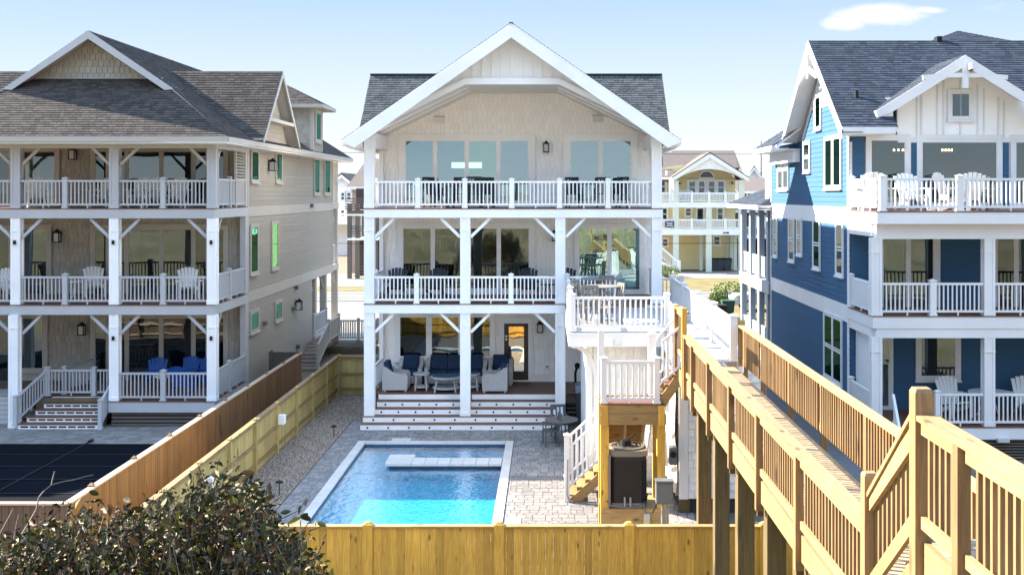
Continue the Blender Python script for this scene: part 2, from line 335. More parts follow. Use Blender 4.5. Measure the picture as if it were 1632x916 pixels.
class Fr:       # wall frame: a along the wall, b = world height, c out of the wall
    def __init__(s, O, U, N): s.O = Vector(O); s.U = Vector(U); s.N = Vector(N)
    def p(s, a, b, c=0): return s.O + s.U * a + Vector((0, 0, b)) + s.N * c
    def box(s, mb, a0, a1, b0, b1, c0, c1, mi=0):
        return mb.hexa([s.p(a0, b0, c0), s.p(a1, b0, c0), s.p(a1, b0, c1), s.p(a0, b0, c1), s.p(a0, b1, c0), s.p(a1, b1, c0), s.p(a1, b1, c1), s.p(a0, b1, c1)], mi)
def front(d): return Fr((0, d, 0), (1, 0, 0), (0, -1, 0))
def sideR(x): return Fr((x, 0, 0), (0, 1, 0), (1, 0, 0))      # wall facing +X, a = depth
def sideL(x): return Fr((x, 0, 0), (0, 1, 0), (-1, 0, 0))     # wall facing -X
def X(px, d): return (px - 873) * d / F
def Z(py, d): return CAM_H - (py - 308) * d / F
def DX(px, x): return F * x / (px - 873)                      # depth at which plane X=x shows at px
def fpx(d, x0, x1, y0, y1): return X(x0, d), X(x1, d), Z(y1, d), Z(y0, d)

def window(parent, fr, a0, a1, b0, b1, panes=1, trim=.1, tm=None, room=None, gm=None, hung=False, curtain=None, mull=.06, name='window', sill=True, c0=0.0, sash=.045):
    """a0..b1 = the glazed opening; panes = count or list of (a0,a1)"""
    tm = tm or white; room = room or inter; gm = gm or g_main
    mb = MB(); c = c0
    fr.box(mb, a0 - trim, a0, b0 - trim, b1 + trim, c, c + .05); fr.box(mb, a1, a1 + trim, b0 - trim, b1 + trim, c, c + .05)
    fr.box(mb, a0, a1, b1, b1 + trim, c, c + .047); fr.box(mb, a0, a1, b0 - trim, b0, c, c + .047)
    if sill: fr.box(mb, a0 - trim - .02, a1 + trim + .02, b0 - trim - .03, b0 - trim + .02, c, c + .085)
    fr.box(mb, a0, a1, b0, b1, c + .002, c + .01, 1)
    iv = panes if isinstance(panes, list) else [(a0 + (a1 - a0) * i / panes, a0 + (a1 - a0) * (i + 1) / panes) for i in range(panes)]
    for i in range(len(iv) - 1):
        fr.box(mb, iv[i][1] - mull / 2, iv[i + 1][0] + mull / 2, b0, b1, c + .01, c + .044)
    gl = []
    for (p0, p1) in iv:
        q0 = p0 if p0 == a0 else p0 + mull / 2; q1 = p1 if p1 == a1 else p1 - mull / 2
        bb = [(b0, b1)] if not hung else [(b0, (b0 + b1) / 2 - .02), ((b0 + b1) / 2 + .02, b1)]
        for (u0, u1) in bb:
            s_ = sash
            fr.box(mb, q0, q0 + s_, u0, u1, c + .01, c + .04); fr.box(mb, q1 - s_, q1, u0, u1, c + .01, c + .04)
            fr.box(mb, q0 + s_, q1 - s_, u0, u0 + s_, c + .01, c + .038); fr.box(mb, q0 + s_, q1 - s_, u1 - s_, u1, c + .01, c + .038)
            gl.append((q0 + s_, q1 - s_, u0 + s_, u1 - s_))
    w = mb.obj(name, [tm, room], parent)
    for i, (g0, g1, h0, h1) in enumerate(gl):
        p = MB(); fr.box(p, g0, g1, h0, h1, c + .024, c + .028); p.obj('pane', gm[i % len(gm)] if isinstance(gm, list) else gm, w)
    if curtain:
        for (k0, k1, cm) in curtain:
            p = MB(); n = max(3, int((k1 - k0) / .07))
            for i in range(n):
                e0 = k0 + (k1 - k0) * i / n; e1 = k0 + (k1 - k0) * (i + 1) / n
                fr.box(p, e0, e1, b0 + .02, b1 - .02, c + .011, c + .014 + .005 * (i % 2))
            p.obj('curtain', cm, w)
    return w

def railing(parent, A, B, h=.88, posts=(), ends=(False, False), m=None, pitch=.125, pw=.13, bal=.036, gap=.09, joined=False, name='railing', topw=.07, toph=.065, feet=True, mb_extra=None, pm=None, bm_=None, capw=None, solid=False):
    """rails as one mesh part; posts and balusters its children. posts = distances from A"""
    m = m or white; pm = pm or m; bm_ = bm_ or m
    A, B = Vector(A), Vector(B); d = B - A; hl = Vector((d.x, d.y, 0)).length; u = d / hl
    up = Vector((0, 0, 1))
    mb = MB()
    P = ([0] if ends[0] else []) + list(posts) + ([hl] if ends[1] else [])
    mb.sbeam(A + up * (h - toph / 2), B + up * (h - toph / 2), topw, toph)
    mb.sbeam(A + up * (gap + .03), B + up * (gap + .03), .05, .06)
    if feet and not joined:
        stops = [0] + list(posts) + [hl]
        for i in range(len(stops) - 1):
            if stops[i + 1] - stops[i] > .9:
                c = A + u * ((stops[i] + stops[i + 1]) / 2); mb.box(c.x - .02, c.x + .02, c.y - .02, c.y + .02, c.z, c.z + gap)
    r = mb.obj(name, m, parent)
    pb = MB(); n = int(hl / pitch)
    unit_done = False
    for i in range(1, n + 1):
        t = i * hl / (n + 1)
        if any(abs(t - q) < pw / 2 + .03 for q in P): continue
        c = A + u * t; z0 = c.z + gap + .06; z1 = c.z + h - toph
        if joined: pb.box(c.x - bal / 2, c.x + bal / 2, c.y - bal / 2, c.y + bal / 2, z0, z1)
        else: pbox('baluster', bm_, r, c.x - bal / 2, c.x + bal / 2, c.y - bal / 2, c.y + bal / 2, z0, z1)
    if joined and pb.v: tag(pb.obj('balusters', bm_, r), kind='stuff')
    for q in P:
        c = A + u * q; k = MB(); e = .05
        k.box(c.x - pw / 2, c.x + pw / 2, c.y - pw / 2, c.y + pw / 2, c.z, c.z + h + e)
        w2 = pw / 2 + .02
        k.box(c.x - w2, c.x + w2, c.y - w2, c.y + w2, c.z + h + e, c.z + h + e + .025)
        k.hexa([(c.x - pw / 2, c.y - pw / 2, c.z + h + e + .025), (c.x + pw / 2, c.y - pw / 2, c.z + h + e + .025), (c.x + pw / 2, c.y + pw / 2, c.z + h + e + .025), (c.x - pw / 2, c.y + pw / 2, c.z + h + e + .025)] + [(c.x - .01, c.y - .01, c.z + h + e + .06), (c.x + .01, c.y - .01, c.z + h + e + .06), (c.x + .01, c.y + .01, c.z + h + e + .06), (c.x - .01, c.y + .01, c.z + h + e + .06)])
        k.box(c.x - w2, c.x + w2, c.y - w2, c.y + w2, c.z, c.z + .05)
        k.obj('post', pm, r)
    return r

def poly_interval(poly, b):      # horizontal span of a convex polygon at height b
    xs = []
    n = len(poly)
    for i in range(n):
        (a0, b0), (a1, b1) = poly[i], poly[(i + 1) % n]
        if abs(b1 - b0) < 1e-9:
            if abs(b - b0) < 1e-6: xs += [a0, a1]
        elif min(b0, b1) - 1e-9 <= b <= max(b0, b1) + 1e-9: xs.append(a0 + (a1 - a0) * (b - b0) / (b1 - b0))
    return (min(xs), max(xs)) if xs else None
def siding(parent, fr, poly, m, dv=.18, t=.018, name='plank', split=0):
    lo = min(p[1] for p in poly); hi = max(p[1] for p in poly); b = lo; k = 0
    while b < hi - .02:
        e = min(b + dv, hi - .001); i0 = poly_interval(poly, b + .001); i1 = poly_interval(poly, e)
        if i0 and i1 and i0[1] - i0[0] > .05:
            cuts = [0, 1]
            if split and i0[1] - i0[0] > split * 1.3:
                cuts = [0, .25 + .5 * ((k * .618) % 1), 1]
            for j in range(len(cuts) - 1):
                f0, f1 = cuts[j], cuts[j + 1]; g = .002 if j else 0
                A0 = i0[0] + (i0[1] - i0[0]) * f0 + g; A1 = i0[0] + (i0[1] - i0[0]) * f1; T0 = i1[0] + (i1[1] - i1[0]) * f0 + g; T1 = i1[0] + (i1[1] - i1[0]) * f1
                mb = MB(); mb.hexa([fr.p(A0, b, 0), fr.p(A1, b, 0), fr.p(A1, b, t), fr.p(A0, b, t), fr.p(T0, e + .012, 0), fr.p(T1, e + .012, 0), fr.p(T1, e + .012, .004), fr.p(T0, e + .012, .004)])
                mb.obj(name, m, parent)
        b += dv; k += 1
def tabs(name, parent, m, O, U, V, poly, du, dv, t=.012, gap=.006, jit=.25, seed=1, lift=0.0):
    """field of overlapping tabs on plane O+U*a+V*b clipped to convex poly [(a,b)..] counter-clockwise; one stuff mesh"""
    rng = random.Random(seed); O, U, V = Vector(O), Vector(U).normalized(), Vector(V).normalized(); Nn = U.cross(V)
    lo = min(p[1] for p in poly); hi = max(p[1] for p in poly); mb = MB(); r = 0; b = lo
    while b < hi:
        ii = [poly_interval(poly, x) for x in (max(b, lo + .001), min(b + dv, hi - .001))]; ii = [i for i in ii if i]
        if not ii: b += dv; r += 1; continue
        a0 = min(i[0] for i in ii); a1 = max(i[1] for i in ii)
        a = a0 - rng.random() * du
        while a < a1:
            w = du * (1 + jit * (rng.random() - .5) * 2)
            s0, s1 = a + gap / 2, a + w - gap / 2; dr = rng.random() * .25 * jit * dv * .4
            P = [(s0, b - dr), (s1, b - dr), (s1, b + dv), (s0, b + dv)]
            low = [O + U * x + V * y + Nn * (lift - .002) for x, y in P]
            top = [O + U * P[0][0] + V * P[0][1] + Nn * (lift + t), O + U * P[1][0] + V * P[1][1] + Nn * (lift + t), O + U * P[2][0] + V * P[2][1] + Nn * (lift + .001), O + U * P[3][0] + V * P[3][1] + Nn * (lift + .001)]
            tt = rng.random()
            vs = low + top
            mb.add(vs, [(4, 5, 6, 7), (0, 1, 5, 4), (1, 2, 6, 5), (3, 0, 4, 7)], 0, tt)
            a += w
        b += dv; r += 1
    o = mb.obj(name, m, parent, tint=True)
    c = ORG[o]
    bm = bmesh.new(); bm.from_mesh(o.data); n = len(poly); cen = (sum(p[0] for p in poly) / n, sum(p[1] for p in poly) / n)
    for i in range(n):
        p, q = poly[i], poly[(i + 1) % n]; P = O + U * p[0] + V * p[1]; Q = O + U * q[0] + V * q[1]
        if (Q - P).length < 1e-4: continue
        no = (Q - P).cross(Nn).normalized()
        if (O + U * cen[0] + V * cen[1] - P).dot(no) > 0: no = -no
        bmesh.ops.bisect_plane(bm, geom=bm.verts[:] + bm.edges[:] + bm.faces[:], plane_co=P - c, plane_no=no, clear_outer=True)
    bm.to_mesh(o.data); bm.free()
    return tag(o, kind='stuff')
def slab(mb, pts, t, mi=0):        # roof slab: polygon with thickness t downward
    return mb.prism(pts, (0, 0, -t), mi)
def roof_plane(parent, m, pts, t=.12, du=.22, dv=.14, seed=1, name='roof', under=None, lift=.004):
    """pts: 3D polygon, first edge = eave (left to right seen from outside)"""
    pts = [Vector(p) for p in pts]
    mb = MB(); slab(mb, pts, t); o = mb.obj(name, [under or m], parent)
    O = pts[0]; U = (pts[1] - pts[0]).normalized(); nn = (pts[1] - pts[0]).cross(pts[2] - pts[0]).normalized(); V = nn.cross(U)
    poly = [((p - O).dot(U), (p - O).dot(V)) for p in pts]
    tabs('roof_shingles', o, m, O, U, V, poly, du, dv, .016, .008, .35, seed, lift)
    return o
def lantern(parent, fr, a, b, s=1.0, m=None, gm=None):
    m = m or black; w = .085 * s; h = .26 * s; mb = MB()
    fr.box(mb, a - w * .6, a + w * .6, b - h * .3, b + h * .4, 0, .02)
    for (sa, sc) in ((-1, 0), (1, 0), (-1, 1), (1, 1)):
        fr.box(mb, a + sa * w - .012, a + sa * w + .012, b - h / 2, b + h / 2, .05 + sc * 2 * w, .074 + sc * 2 * w)
    fr.box(mb, a - w - .015, a + w + .015, b - h / 2 - .025, b - h / 2, .04, .09 + 2 * w); fr.box(mb, a - w - .02, a + w + .02, b + h / 2, b + h / 2 + .03, .035, .095 + 2 * w)
    tp = [fr.p(a - w, b + h / 2 + .03, .05), fr.p(a + w, b + h / 2 + .03, .05), fr.p(a + w, b + h / 2 + .03, .08 + 2 * w), fr.p(a - w, b + h / 2 + .03, .08 + 2 * w)]
    ce = fr.p(a, b + h / 2 + .12 * s, .06 + w); mb.hexa(tp + [ce + fr.U * -.012, ce + fr.U * .012, ce + fr.U * .012 + fr.N * .02, ce + fr.U * -.012 + fr.N * .02])
    fr.box(mb, a - .015, a + .015, b + h / 2, b + h / 2 + .08, 0, .06 + w)
    o = mb.obj('wall_lamp', m, parent); g = MB(); fr.box(g, a - w + .014, a + w - .014, b - h / 2 + .002, b + h / 2 - .002, .076, .048 + 2 * w); g.obj('lamp_glass', gm or frost, o); return o
# ================================================================== SETTING
def struct(o): return tag(o, kind='structure')
def hgt(x, y):
    if y > 18.5: return -0.03
    t = min(1, max(0, (18.5 - y) / 17)); s_ = t * t * (3 - 2 * t)
    return -0.03 + 4.1 * s_ + (.25 * math.sin(x * .7 + y * .31) + .18 * math.sin(x * 1.9 - y * 1.1) + (1.6 * (.5 + .5 * math.sin(x * .13 + 1)) * min(1, max(0, -(y + 8) / 15)))) * s_
PX0, PX1, PY0, PY1 = -5.47, -1.24, 24.3, 33.7        # pool water rectangle
xs = sorted(set([-3500, -900, -300, -120] + [-60 + 4 * i for i in range(10)] + [-22 + 1.0 * i for i in range(45)] + [25 + 4 * i for i in range(10)] + [120, 300, 900, 3500] + [PX0 - .1, PX1 + .1, -14.0, -12.9, -14.4, -12.0]))
ys = sorted(set([-900, -200, -90, -60] + [-50 + 2.0 * i for i in range(15)] + [-20 + .8 * i for i in range(49)] + [22, PY0 - .1, 28, PY1 + .1, 40, 60, 80, 100, 140, 220, 500, 1200, 4500]))
xs = [x for i, x in enumerate(xs)]; gm_ = MB(); idx = {}
for j, y in enumerate(ys):
    for i, x in enumerate(xs):
        idx[i, j] = len(gm_.v); gm_.v.append((x, y, hgt(x, y)))
for j in range(len(ys) - 1):
    for i in range(len(xs) - 1):
        cx, cy = (xs[i] + xs[i + 1]) / 2, (ys[j] + ys[j + 1]) / 2
        if PX0 - .1 < cx < PX1 + .1 and PY0 - .1 < cy < PY1 + .1: continue
        gm_.f.append((idx[i, j], idx[i + 1, j], idx[i + 1, j + 1], idx[i, j + 1])); gm_.m.append(0 if cy > 18.5 else 1); gm_.t.append(.5)
struct(gm_.obj('ground', [dirt, sandm], None, smooth=True))
def sheet(name, m, x0, x1, y0, y1, z, th=.03, pts=None):
    mb = MB(); mb.box(x0, x1, y0, y1, z - th, z) if pts is None else mb.prism([(a, b, z - th) for a, b in pts], (0, 0, th))
    return struct(mb.obj(name, m, None))
# lawns, drives and road behind the houses
sheet('lawn', lawn, -120, 140, 86, 104, .02)
sheet('road', asphalt, -300, 300, 78, 85.6, .024)
mb = MB(); mb.box(-300, 300, 81.6, 81.75, .026, .030); mb.box(-300, 300, 81.95, 82.1, .026, .030); struct(mb.obj('road_centre_line', road_line, None))
mb = MB(); mb.box(-300, 300, 78.25, 78.4, .026, .031); mb.box(-300, 300, 85.1, 85.25, .026, .031); struct(mb.obj('road_edge_line', road_white, None))
sheet('driveway', concrete, -19.5, 0, 57.5, 77.4, .022)
sheet('driveway', concrete, 16.6, 30, 84, 106.5, .034)
sheet('driveway', concrete, 6.5, 20, 98.5, 106.5, .040)
sheet('driveway', concrete, -30, -9, 90, 104, .034)
sheet('lawn', lawn, 0.5, 12, 57.5, 77.4, .02)
sheet('lawn', lawn, 12.2, 40, 44, 77.2, .016)
sheet('path', asphalt, 5.4, 8.6, 20.3, 57, .004)
sheet('lawn', lawn, -120, -60, 40, 77.4, .02)
# pool -----------------------------------------------------------
pool = struct(MB().box(PX0 - .1, PX1 + .1, PY0 - .1, PY1 + .1, -1.75, -1.7).obj('pool', plaster, None))
mb = MB(); zb = -.42
mb.box(PX0 - .1, PX0, PY0 - .1, PY1 + .1, -1.7, -.045); mb.box(PX1, PX1 + .1, PY0 - .1, PY1 + .1, -1.7, -.045); mb.box(PX0, PX1, PY0 - .1, PY0, -1.7, -.045); mb.box(PX0, PX1, PY1, PY1 + .1, -1.7, -.045)
mb.box(PX0, PX1, PY0, 30.9, -1.7, zb); mb.box(PX0, PX1, 30.9, 31.6, -1.7, zb); mb.box(PX0, PX1, 31.6, PY1, -1.7, -.34)
mb.obj('pool_wall', plaster, pool)
mb = MB(); g = .004
mb.box(PX0, PX0 + g, PY0, PY1, -.24, -.03); mb.box(PX1 - g, PX1, PY0, PY1, -.24, -.03); mb.box(PX0, PX1, PY0, PY0 + g, -.24, -.03); mb.box(PX0, PX1, PY1 - g, PY1, -.24, -.03)
mb.obj('waterline_tiles', waterline, pool)
mb = MB(); mb.box(-4.35, PX1 - .01, 31.05, 31.6, -.41, -.02); mb.box(-4.45, -3.8, 31.3, 32.0, -.33, -.02); mb.obj('spa_wall', plaster, pool); mb = MB(); mb.box(-4.36, PX1 - .012, 31.04, 31.05, -.2, -.021); mb.obj('waterline_tiles', waterline, pool)
# coping stones round the pool and on the spa wall
def stone(x0, x1, y0, y1, z1=.03, z0=-.03):
    g = .006; pbox('coping_stone', coping, pool, x0 + g, x1 - g, y0 + g, y1 - g, z0, z1 + random.uniform(-.002, .002))
n = 16; 
for i in range(n):
    y0 = PY0 - .22 + (PY1 - PY0 + .44) * i / n; y1 = PY0 - .22 + (PY1 - PY0 + .44) * (i + 1) / n
    stone(PX0 - .22, PX0 + .02, y0, y1); stone(PX1 - .02, PX1 + .22, y0, y1)
for i in range(7):
    x0 = PX0 + .02 + (PX1 - PX0 - .04) * i / 7; x1 = PX0 + .02 + (PX1 - PX0 - .04) * (i + 1) / 7
    stone(x0, x1, PY1 - .02, PY1 + .2); stone(x0, x1, PY0 - .22, PY0 + .02)
for i in range(7):
    x0 = -3.75 + (PX1 - .03 + 3.75) * i / 7; stone(x0, x0 + (PX1 - .03 + 3.75) / 7, 30.95, 31.65, .05, -.02)
stone(-4.47, -3.75, 30.95, 31.6, .05, -.02); stone(-4.47, -3.75, 31.6, 32.05, .052, -.02)
wb = MB(); wb.add([(PX0 + g, PY0 + g, -.085), (PX1 - g, PY0 + g, -.085), (PX1 - g, PY1 - g, -.085), (PX0 + g, PY1 - g, -.085)], [(0, 1, 2, 3)])
struct(wb.obj('water', waterm, None))
# patio of pavers ------------------------------------------------
patio = struct(MB().box(-6.4, PX0 - .2, 20.6, 37, -.03, -.006).box(PX1 + .2, 5.2, 20.6, 37, -.03, -.006).box(PX0 - .2, PX1 + .2, PY1 + .18, 37, -.03, -.006).box(PX0 - .2, PX1 + .2, 20.6, PY0 - .2, -.03, -.006).obj('patio', paver_j, None))
rng = random.Random(3); pv = []
def pave(x0, x1, y0, y1):
    y = y0; r = 0
    while y < y1 - .05:
        h = (.15, .25, .25)[r % 3]; h = min(h, y1 - y); x = x0 - (.15 * ((r * 5) % 3) if True else 0)
        while x < x1 - .02:
            w = rng.choice((.22, .22, .15, .3)); a, b = max(x, x0), min(x + w, x1)
            if b - a > .04: pv.append((a, b, y, y + h))
            x += w
        y += h; r += 1
pave(-6.38, PX0 - .23, 21, 37); pave(PX1 + .23, 3.4, 21, 35.6); pave(PX0 - .23, PX1 + .23, PY1 + .21, 35.6)
vis = [p for p in pv if p[2] < 29.6 and -1 < p[0] < 1.3 and p[2] > 25.0]
vis.sort(key=lambda p: p[2]); indiv = set(vis[:300]); rest = MB(); g = .010
for p in pv:
    zt = .002 + rng.uniform(-.002, .003)
    if p in indiv: pbox('paver', paver, patio, p[0] + g, p[1] - g, p[2] + g, p[3] - g, -.02, zt)
    else: rest.box(p[0] + g, p[1] - g, p[2] + g, p[3] - g, -.02, zt, 0, rng.random())
tag(rest.obj('pavers', paver, patio, tint=True), kind='stuff')
for (x0, x1, y0, y1) in ((X(625, 34.2), X(655, 34.2), 34.0, 34.35), (X(806, 25.6), X(830, 25.6), 25.45, 25.95)):
    pbox('skimmer_lid', coping, patio, x0, x1, y0, y1, .004, .016)
# gravel strip -----------------------------------------------------
bed = struct(MB().box(-7.76, -6.41, 20.5, 41.6, -.03, .0).box(-7.76, -5.9, 37.05, 41.6, -.03, .001).obj('gravel_bed', gravel_b, None))
gr = MB(); rng = random.Random(5)
for i in range(15000):
    y = 21 + 20.5 * rng.random() ** 1.25; x = rng.uniform(-7.75, -6.42) if y < 37.1 else rng.uniform(-7.75, -5.95)
    r = rng.uniform(.013, .034); a = rng.random() * 3; z = .004; t = rng.random()
    P = [(x + r * math.cos(a + k * 1.571) * rng.uniform(.7, 1.2), y + r * math.sin(a + k * 1.571) * rng.uniform(.7, 1.2), z - .01) for k in range(4)]; q = r * .35
    T = [(x + q * math.cos(a + k * 1.571), y + q * math.sin(a + k * 1.571), z + r * .8) for k in range(4)]
    gr.add(P + T, [(4, 5, 6, 7), (0, 1, 5, 4), (1, 2, 6, 5), (2, 3, 7, 6), (3, 0, 4, 7)], 0, t)
tag(gr.obj('gravel', gravel, bed, tint=True), kind='stuff')
# neighbour's yard with the covered pool ---------------------------
nb = struct(MB().box(-26, -9.4, 21.9, 36.9, -.03, -.004).obj('neighbour_patio', paver_j, None))
rest = MB(); y = 33.55; r = 0
while y < 36.9:
    x = -20 - .2 * (r % 2)
    while x < -9.5:
        w = rng.choice((.3, .45, .4)); rest.box(x + g, x + w - g, y + g, y + .3 - g, -.02, .003 + rng.uniform(-.002, .003), 0, rng.random() * .8); x += w
    y += .3; r += 1
tag(rest.obj('pavers', paver, nb, tint=True), kind='stuff')
cv = thing('pool_cover', 'dark navy mesh safety cover stretched over the pool of the grey-beige house', 'pool cover', (-16, 28, 0))
mb = MB(); nx, ny = 26, 22
for j in range(ny + 1):
    for i in range(nx + 1):
        x = -24 + (-9.75 + 24) * i / nx; y = 22.4 + 11.1 * j / ny; mb.v.append((x, y, .028 - .022 * math.sin(math.pi * i / nx) * math.sin(math.pi * j / ny)))
for j in range(ny):
    for i in range(nx): a = j * (nx + 1) + i; mb.f.append((a, a + 1, a + nx + 2, a + nx + 1)); mb.m.append(0); mb.t.append(.5)
mb.obj('mesh_sheet', cover, cv, smooth=True)
for i in range(1, 8):
    y = 22.4 + 11.1 * i / 8; pbox('strap', black, cv, -24, -9.75, y - .03, y + .03, .028, .034)
for i in range(5):
    x = -22.4 + 2.9 * i; mb = MB(); mb.box(x - .03, x + .03, 22.4, 33.9, .030, .037); mb.box(x - .05, x + .05, 33.75, 34.0, .03, .06); mb.obj('strap', black, cv)

# ================================================================== FENCES
def board_fence(name, label, A, B, d_posts, H=1.45, m=None, capm=None, bw=.14, post_side=1, posts_proud=True, rails=True, group=None, pm=None, only_caps=False, seed=1, gap=.004):
    """boards one by one between A and B (ground points); post_side +1 = posts on the left-hand side of A->B"""
    rng = random.Random(seed); m = m or pineZ; capm = capm or pineX
    A = Vector((*A, 0)); B = Vector((*B, 0)); L_ = (B - A).length; u = (B - A).normalized(); nrm = Vector((-u.y, u.x, 0)) * post_side
    t = thing(name, label, 'fence', A, group)
    n = int(L_ / bw)
    for i in range(n):
        a = A + u * (i * L_ / n + gap); b = A + u * ((i + 1) * L_ / n - gap); c = rng.uniform(0, .006); th = .018; zt = H - .03 + rng.uniform(-.004, 0)
        if abs(u.x) > .99: pbox('fence_board', m, t, a.x, b.x, a.y - .01 - c, a.y + th - c, .02, zt)
        else: pbox('fence_board', m, t, a.x - .01 - c, a.x + th - c, a.y, b.y, .02, zt)
    cp = MB(); p0 = A + Vector((0, 0, H - .015)) + nrm * .03; p1 = B + Vector((0, 0, H - .015)) + nrm * .03
    cp.sbeam(p0, p1, .15, .035); cp.obj('cap_rail', capm, t)
    if rails:
        for z in (.25, .78, H - .09):
            r = MB(); p0 = A + Vector((0, 0, z)) + nrm * .045; p1 = B + Vector((0, 0, z)) + nrm * .045; r.sbeam(p0, p1, .04, .09); r.obj('fence_rail', pm or capm, t)
    for q in d_posts:
        c = A + u * q + nrm * (.055 if posts_proud else 0); k = MB(); w = .05
        k.box(c.x - w, c.x + w, c.y - w, c.y + w, -.02 if not only_caps else H - .2, H + .03)
        k.hexa([(c.x - w - .012, c.y - w - .012, H + .03), (c.x + w + .012, c.y - w - .012, H + .03), (c.x + w + .012, c.y + w + .012, H + .03), (c.x - w - .012, c.y + w + .012, H + .03), (c.x - .015, c.y - .015, H + .07), (c.x + .015, c.y - .015, H + .07), (c.x + .015, c.y + .015, H + .07), (c.x - .015, c.y + .015, H + .07)])
        k.obj('fence_post', m, t)
    return t
nf = board_fence('board_fence', 'yellow pine board fence across the near end of the pool yard', (-7.8, 20.4), (5.6, 20.4), [], posts_proud=False, seed=2, gap=.0012)
for q in (.05, 2.3, 4.55, 6.92, 9.27, 11.72, 13.3):
    x = -7.8 + q; k = MB(); k.box(x - .09, x + .09, 20.345, 20.43, 0, 1.47); k.hexa([(x - .09, 20.34, 1.47), (x + .09, 20.34, 1.47), (x + .09, 20.5, 1.47), (x - .09, 20.5, 1.47), (x - .03, 20.38, 1.52), (x + .03, 20.38, 1.52), (x + .03, 20.46, 1.52), (x - .03, 20.46, 1.52)]); k.obj('fence_post', pineZ, nf)
yd = [22.7, 25.1, 27.5, 29.9, 32.3, 34.8, 37.2, 39.5]
yf = board_fence('board_fence', 'pale yellow-green pine fence running back beside the gravel strip', (-7.8, 20.45), (-7.8, 41.7), [d - 20.45 for d in yd], m=pineG, capm=pineY, post_side=-1, seed=3)
bf = board_fence('board_fence', 'short pale green pine fence closing the far end of the gravel strip', (-7.75, 41.75), (-6.5, 41.75), [.05, 1.2], m=pineG, capm=pineX, post_side=-1, seed=4)
gt = thing('garden_gate', 'pine board gate in a white metal frame beside the white house', 'gate', (-6.2, 41.7, 0))
for i in range(5): pbox('gate_board', pineG, gt, -6.44 + i * .13, -6.315 + i * .13, 41.72, 41.74, .06, 1.38)
k = MB(); k.box(-6.46, -6.42, 41.66, 41.715, .03, 1.42); k.box(-5.83, -5.79, 41.66, 41.715, .03, 1.42); k.box(-6.42, -5.83, 41.66, 41.71, 1.38, 1.42); k.box(-6.42, -5.83, 41.66, 41.71, .03, .07); k.box(-6.42, -5.83, 41.66, 41.71, .72, .76); k.obj('gate_frame', conduit, gt)
bx = thing('junction_box', 'small white box on a post of the pale green fence, farther one', 'junction box', (-7.69, 32.3, .9)); b_ = MB(); b_.box(-7.69, -7.52, 32.2, 32.42, .86, 1.12); b_.obj('case', white, bx); b_ = MB(); b_.box(-7.52, -7.505, 32.22, 32.4, .88, 1.10); b_.obj('lid', white, bx)
bx = thing('junction_box', 'small white box low on the pale green fence just above the shrub', 'junction box', (-7.72, 25.4, .8)); b_ = MB(); b_.box(-7.72, -7.6, 25.5, 25.75, .80, 1.02); b_.obj('case', white, bx); b_ = MB(); b_.box(-7.6, -7.585, 25.52, 25.73, .82, 1.0); b_.obj('lid', white, bx)
cf = board_fence('board_fence', 'orange-brown cedar fence between the two yards running back from the shrub', (-9.3, 21.95), (-9.3, 42.6), [1.2 + 2.4 * i for i in range(9)], m=cedar, capm=cedar_cap, post_side=1, seed=6, only_caps=True)
c2 = board_fence('board_fence', 'cedar fence in a shade-darkened tone across the near end of the covered pool yard', (-22, 21.9), (-9.32, 21.9), [1 + 2.4 * i for i in range(5)], m=cedar_shade, capm=cedar_cap, post_side=1, seed=7)
c3 = board_fence('board_fence', 'weathered grey fence section closing the gap beside the grey-beige house', (-10.55, 42.7), (-9.35, 42.7), [.1, 1.1], m=greywood, capm=greywood, post_side=1, seed=8)
# path lights in the gravel
for (px, d, lab) in ((532, 1800 * 7.45 / 389, 'black path light in the gravel near the porch steps'), (445, 1800 * 7.45 / 482, 'black path light in the gravel nearer the shrub')):
    x = X(px, d); t = thing('path_light', lab, 'path light', (x, d, 0), 'path lights in the gravel strip')
    k = MB(); k.cyl((x, d, 0), (x, d, .33), .013, n=8); k.obj('stake', black, t); k = MB(); k.cyl((x, d, .33), (x, d, .35), .10, .10, 14); k.cyl((x, d, .35), (x, d, .39), .10, .02, 14); k.obj('lamp_hood', black, t)
# ================================================================== THE WHITE HOUSE
Z1, Z2, Z3 = .89, 3.93, 6.97
wh = thing('house', 'three-storey white shingled beach house with front gable facing the pool', 'house', (-1.1, 36, 0))
WD = 39.4
fw = front(WD)
XL, XR = -5.86, 3.64
COLX = (-5.70, -2.635, .40, 3.48)
# body
mb = MB(); mb.box(XL + .06, XR, WD + .005, 50, 0, 9.3); mb.obj('wall', gapw, wh)
mb = MB(); mb.prism([(XL + .06, WD + .004, 9.3), (XR, WD + .004, 9.3), (XR - .3, WD + .004, 9.45), (.5, WD + .004, 10.93), (-2.7, WD + .004, 10.93), (XL + .3, WD + .004, 9.45)], (0, 1, 0))
wl = mb.obj('wall', gapw, wh)
tabs('shingles', wl, white_sh, (0, WD, 0), (1, 0, 0), (0, 0, 1), [(-5.80, Z3), (3.64, Z3), (3.5, 9.5), (.4, 10.95), (-2.65, 10.95), (-5.7, 9.5)], .165, .225, .03, .008, .05, 11)
tabs('shingles', wl, white_sh, (0, WD, 0), (1, 0, 0), (0, 0, 1), [(-5.80, Z2), (3.64, Z2), (3.64, 6.7), (-5.80, 6.7)], .165, .225, .03, .008, .05, 12)
tabs('shingles', wl, white_sh, (0, WD, 0), (1, 0, 0), (0, 0, 1), [(-5.80, Z1), (3.64, Z1), (3.64, 3.66), (-5.80, 3.66)], .165, .225, .03, .008, .05, 13)
for x in (-5.80,):
    for z0, z1 in ((Z1, 3.6), (Z2, 6.6), (Z3, 9.4)): pbox('corner_trim', white, wl, x - .06, x + .08, WD - .035, WD + .004, z0, z1)
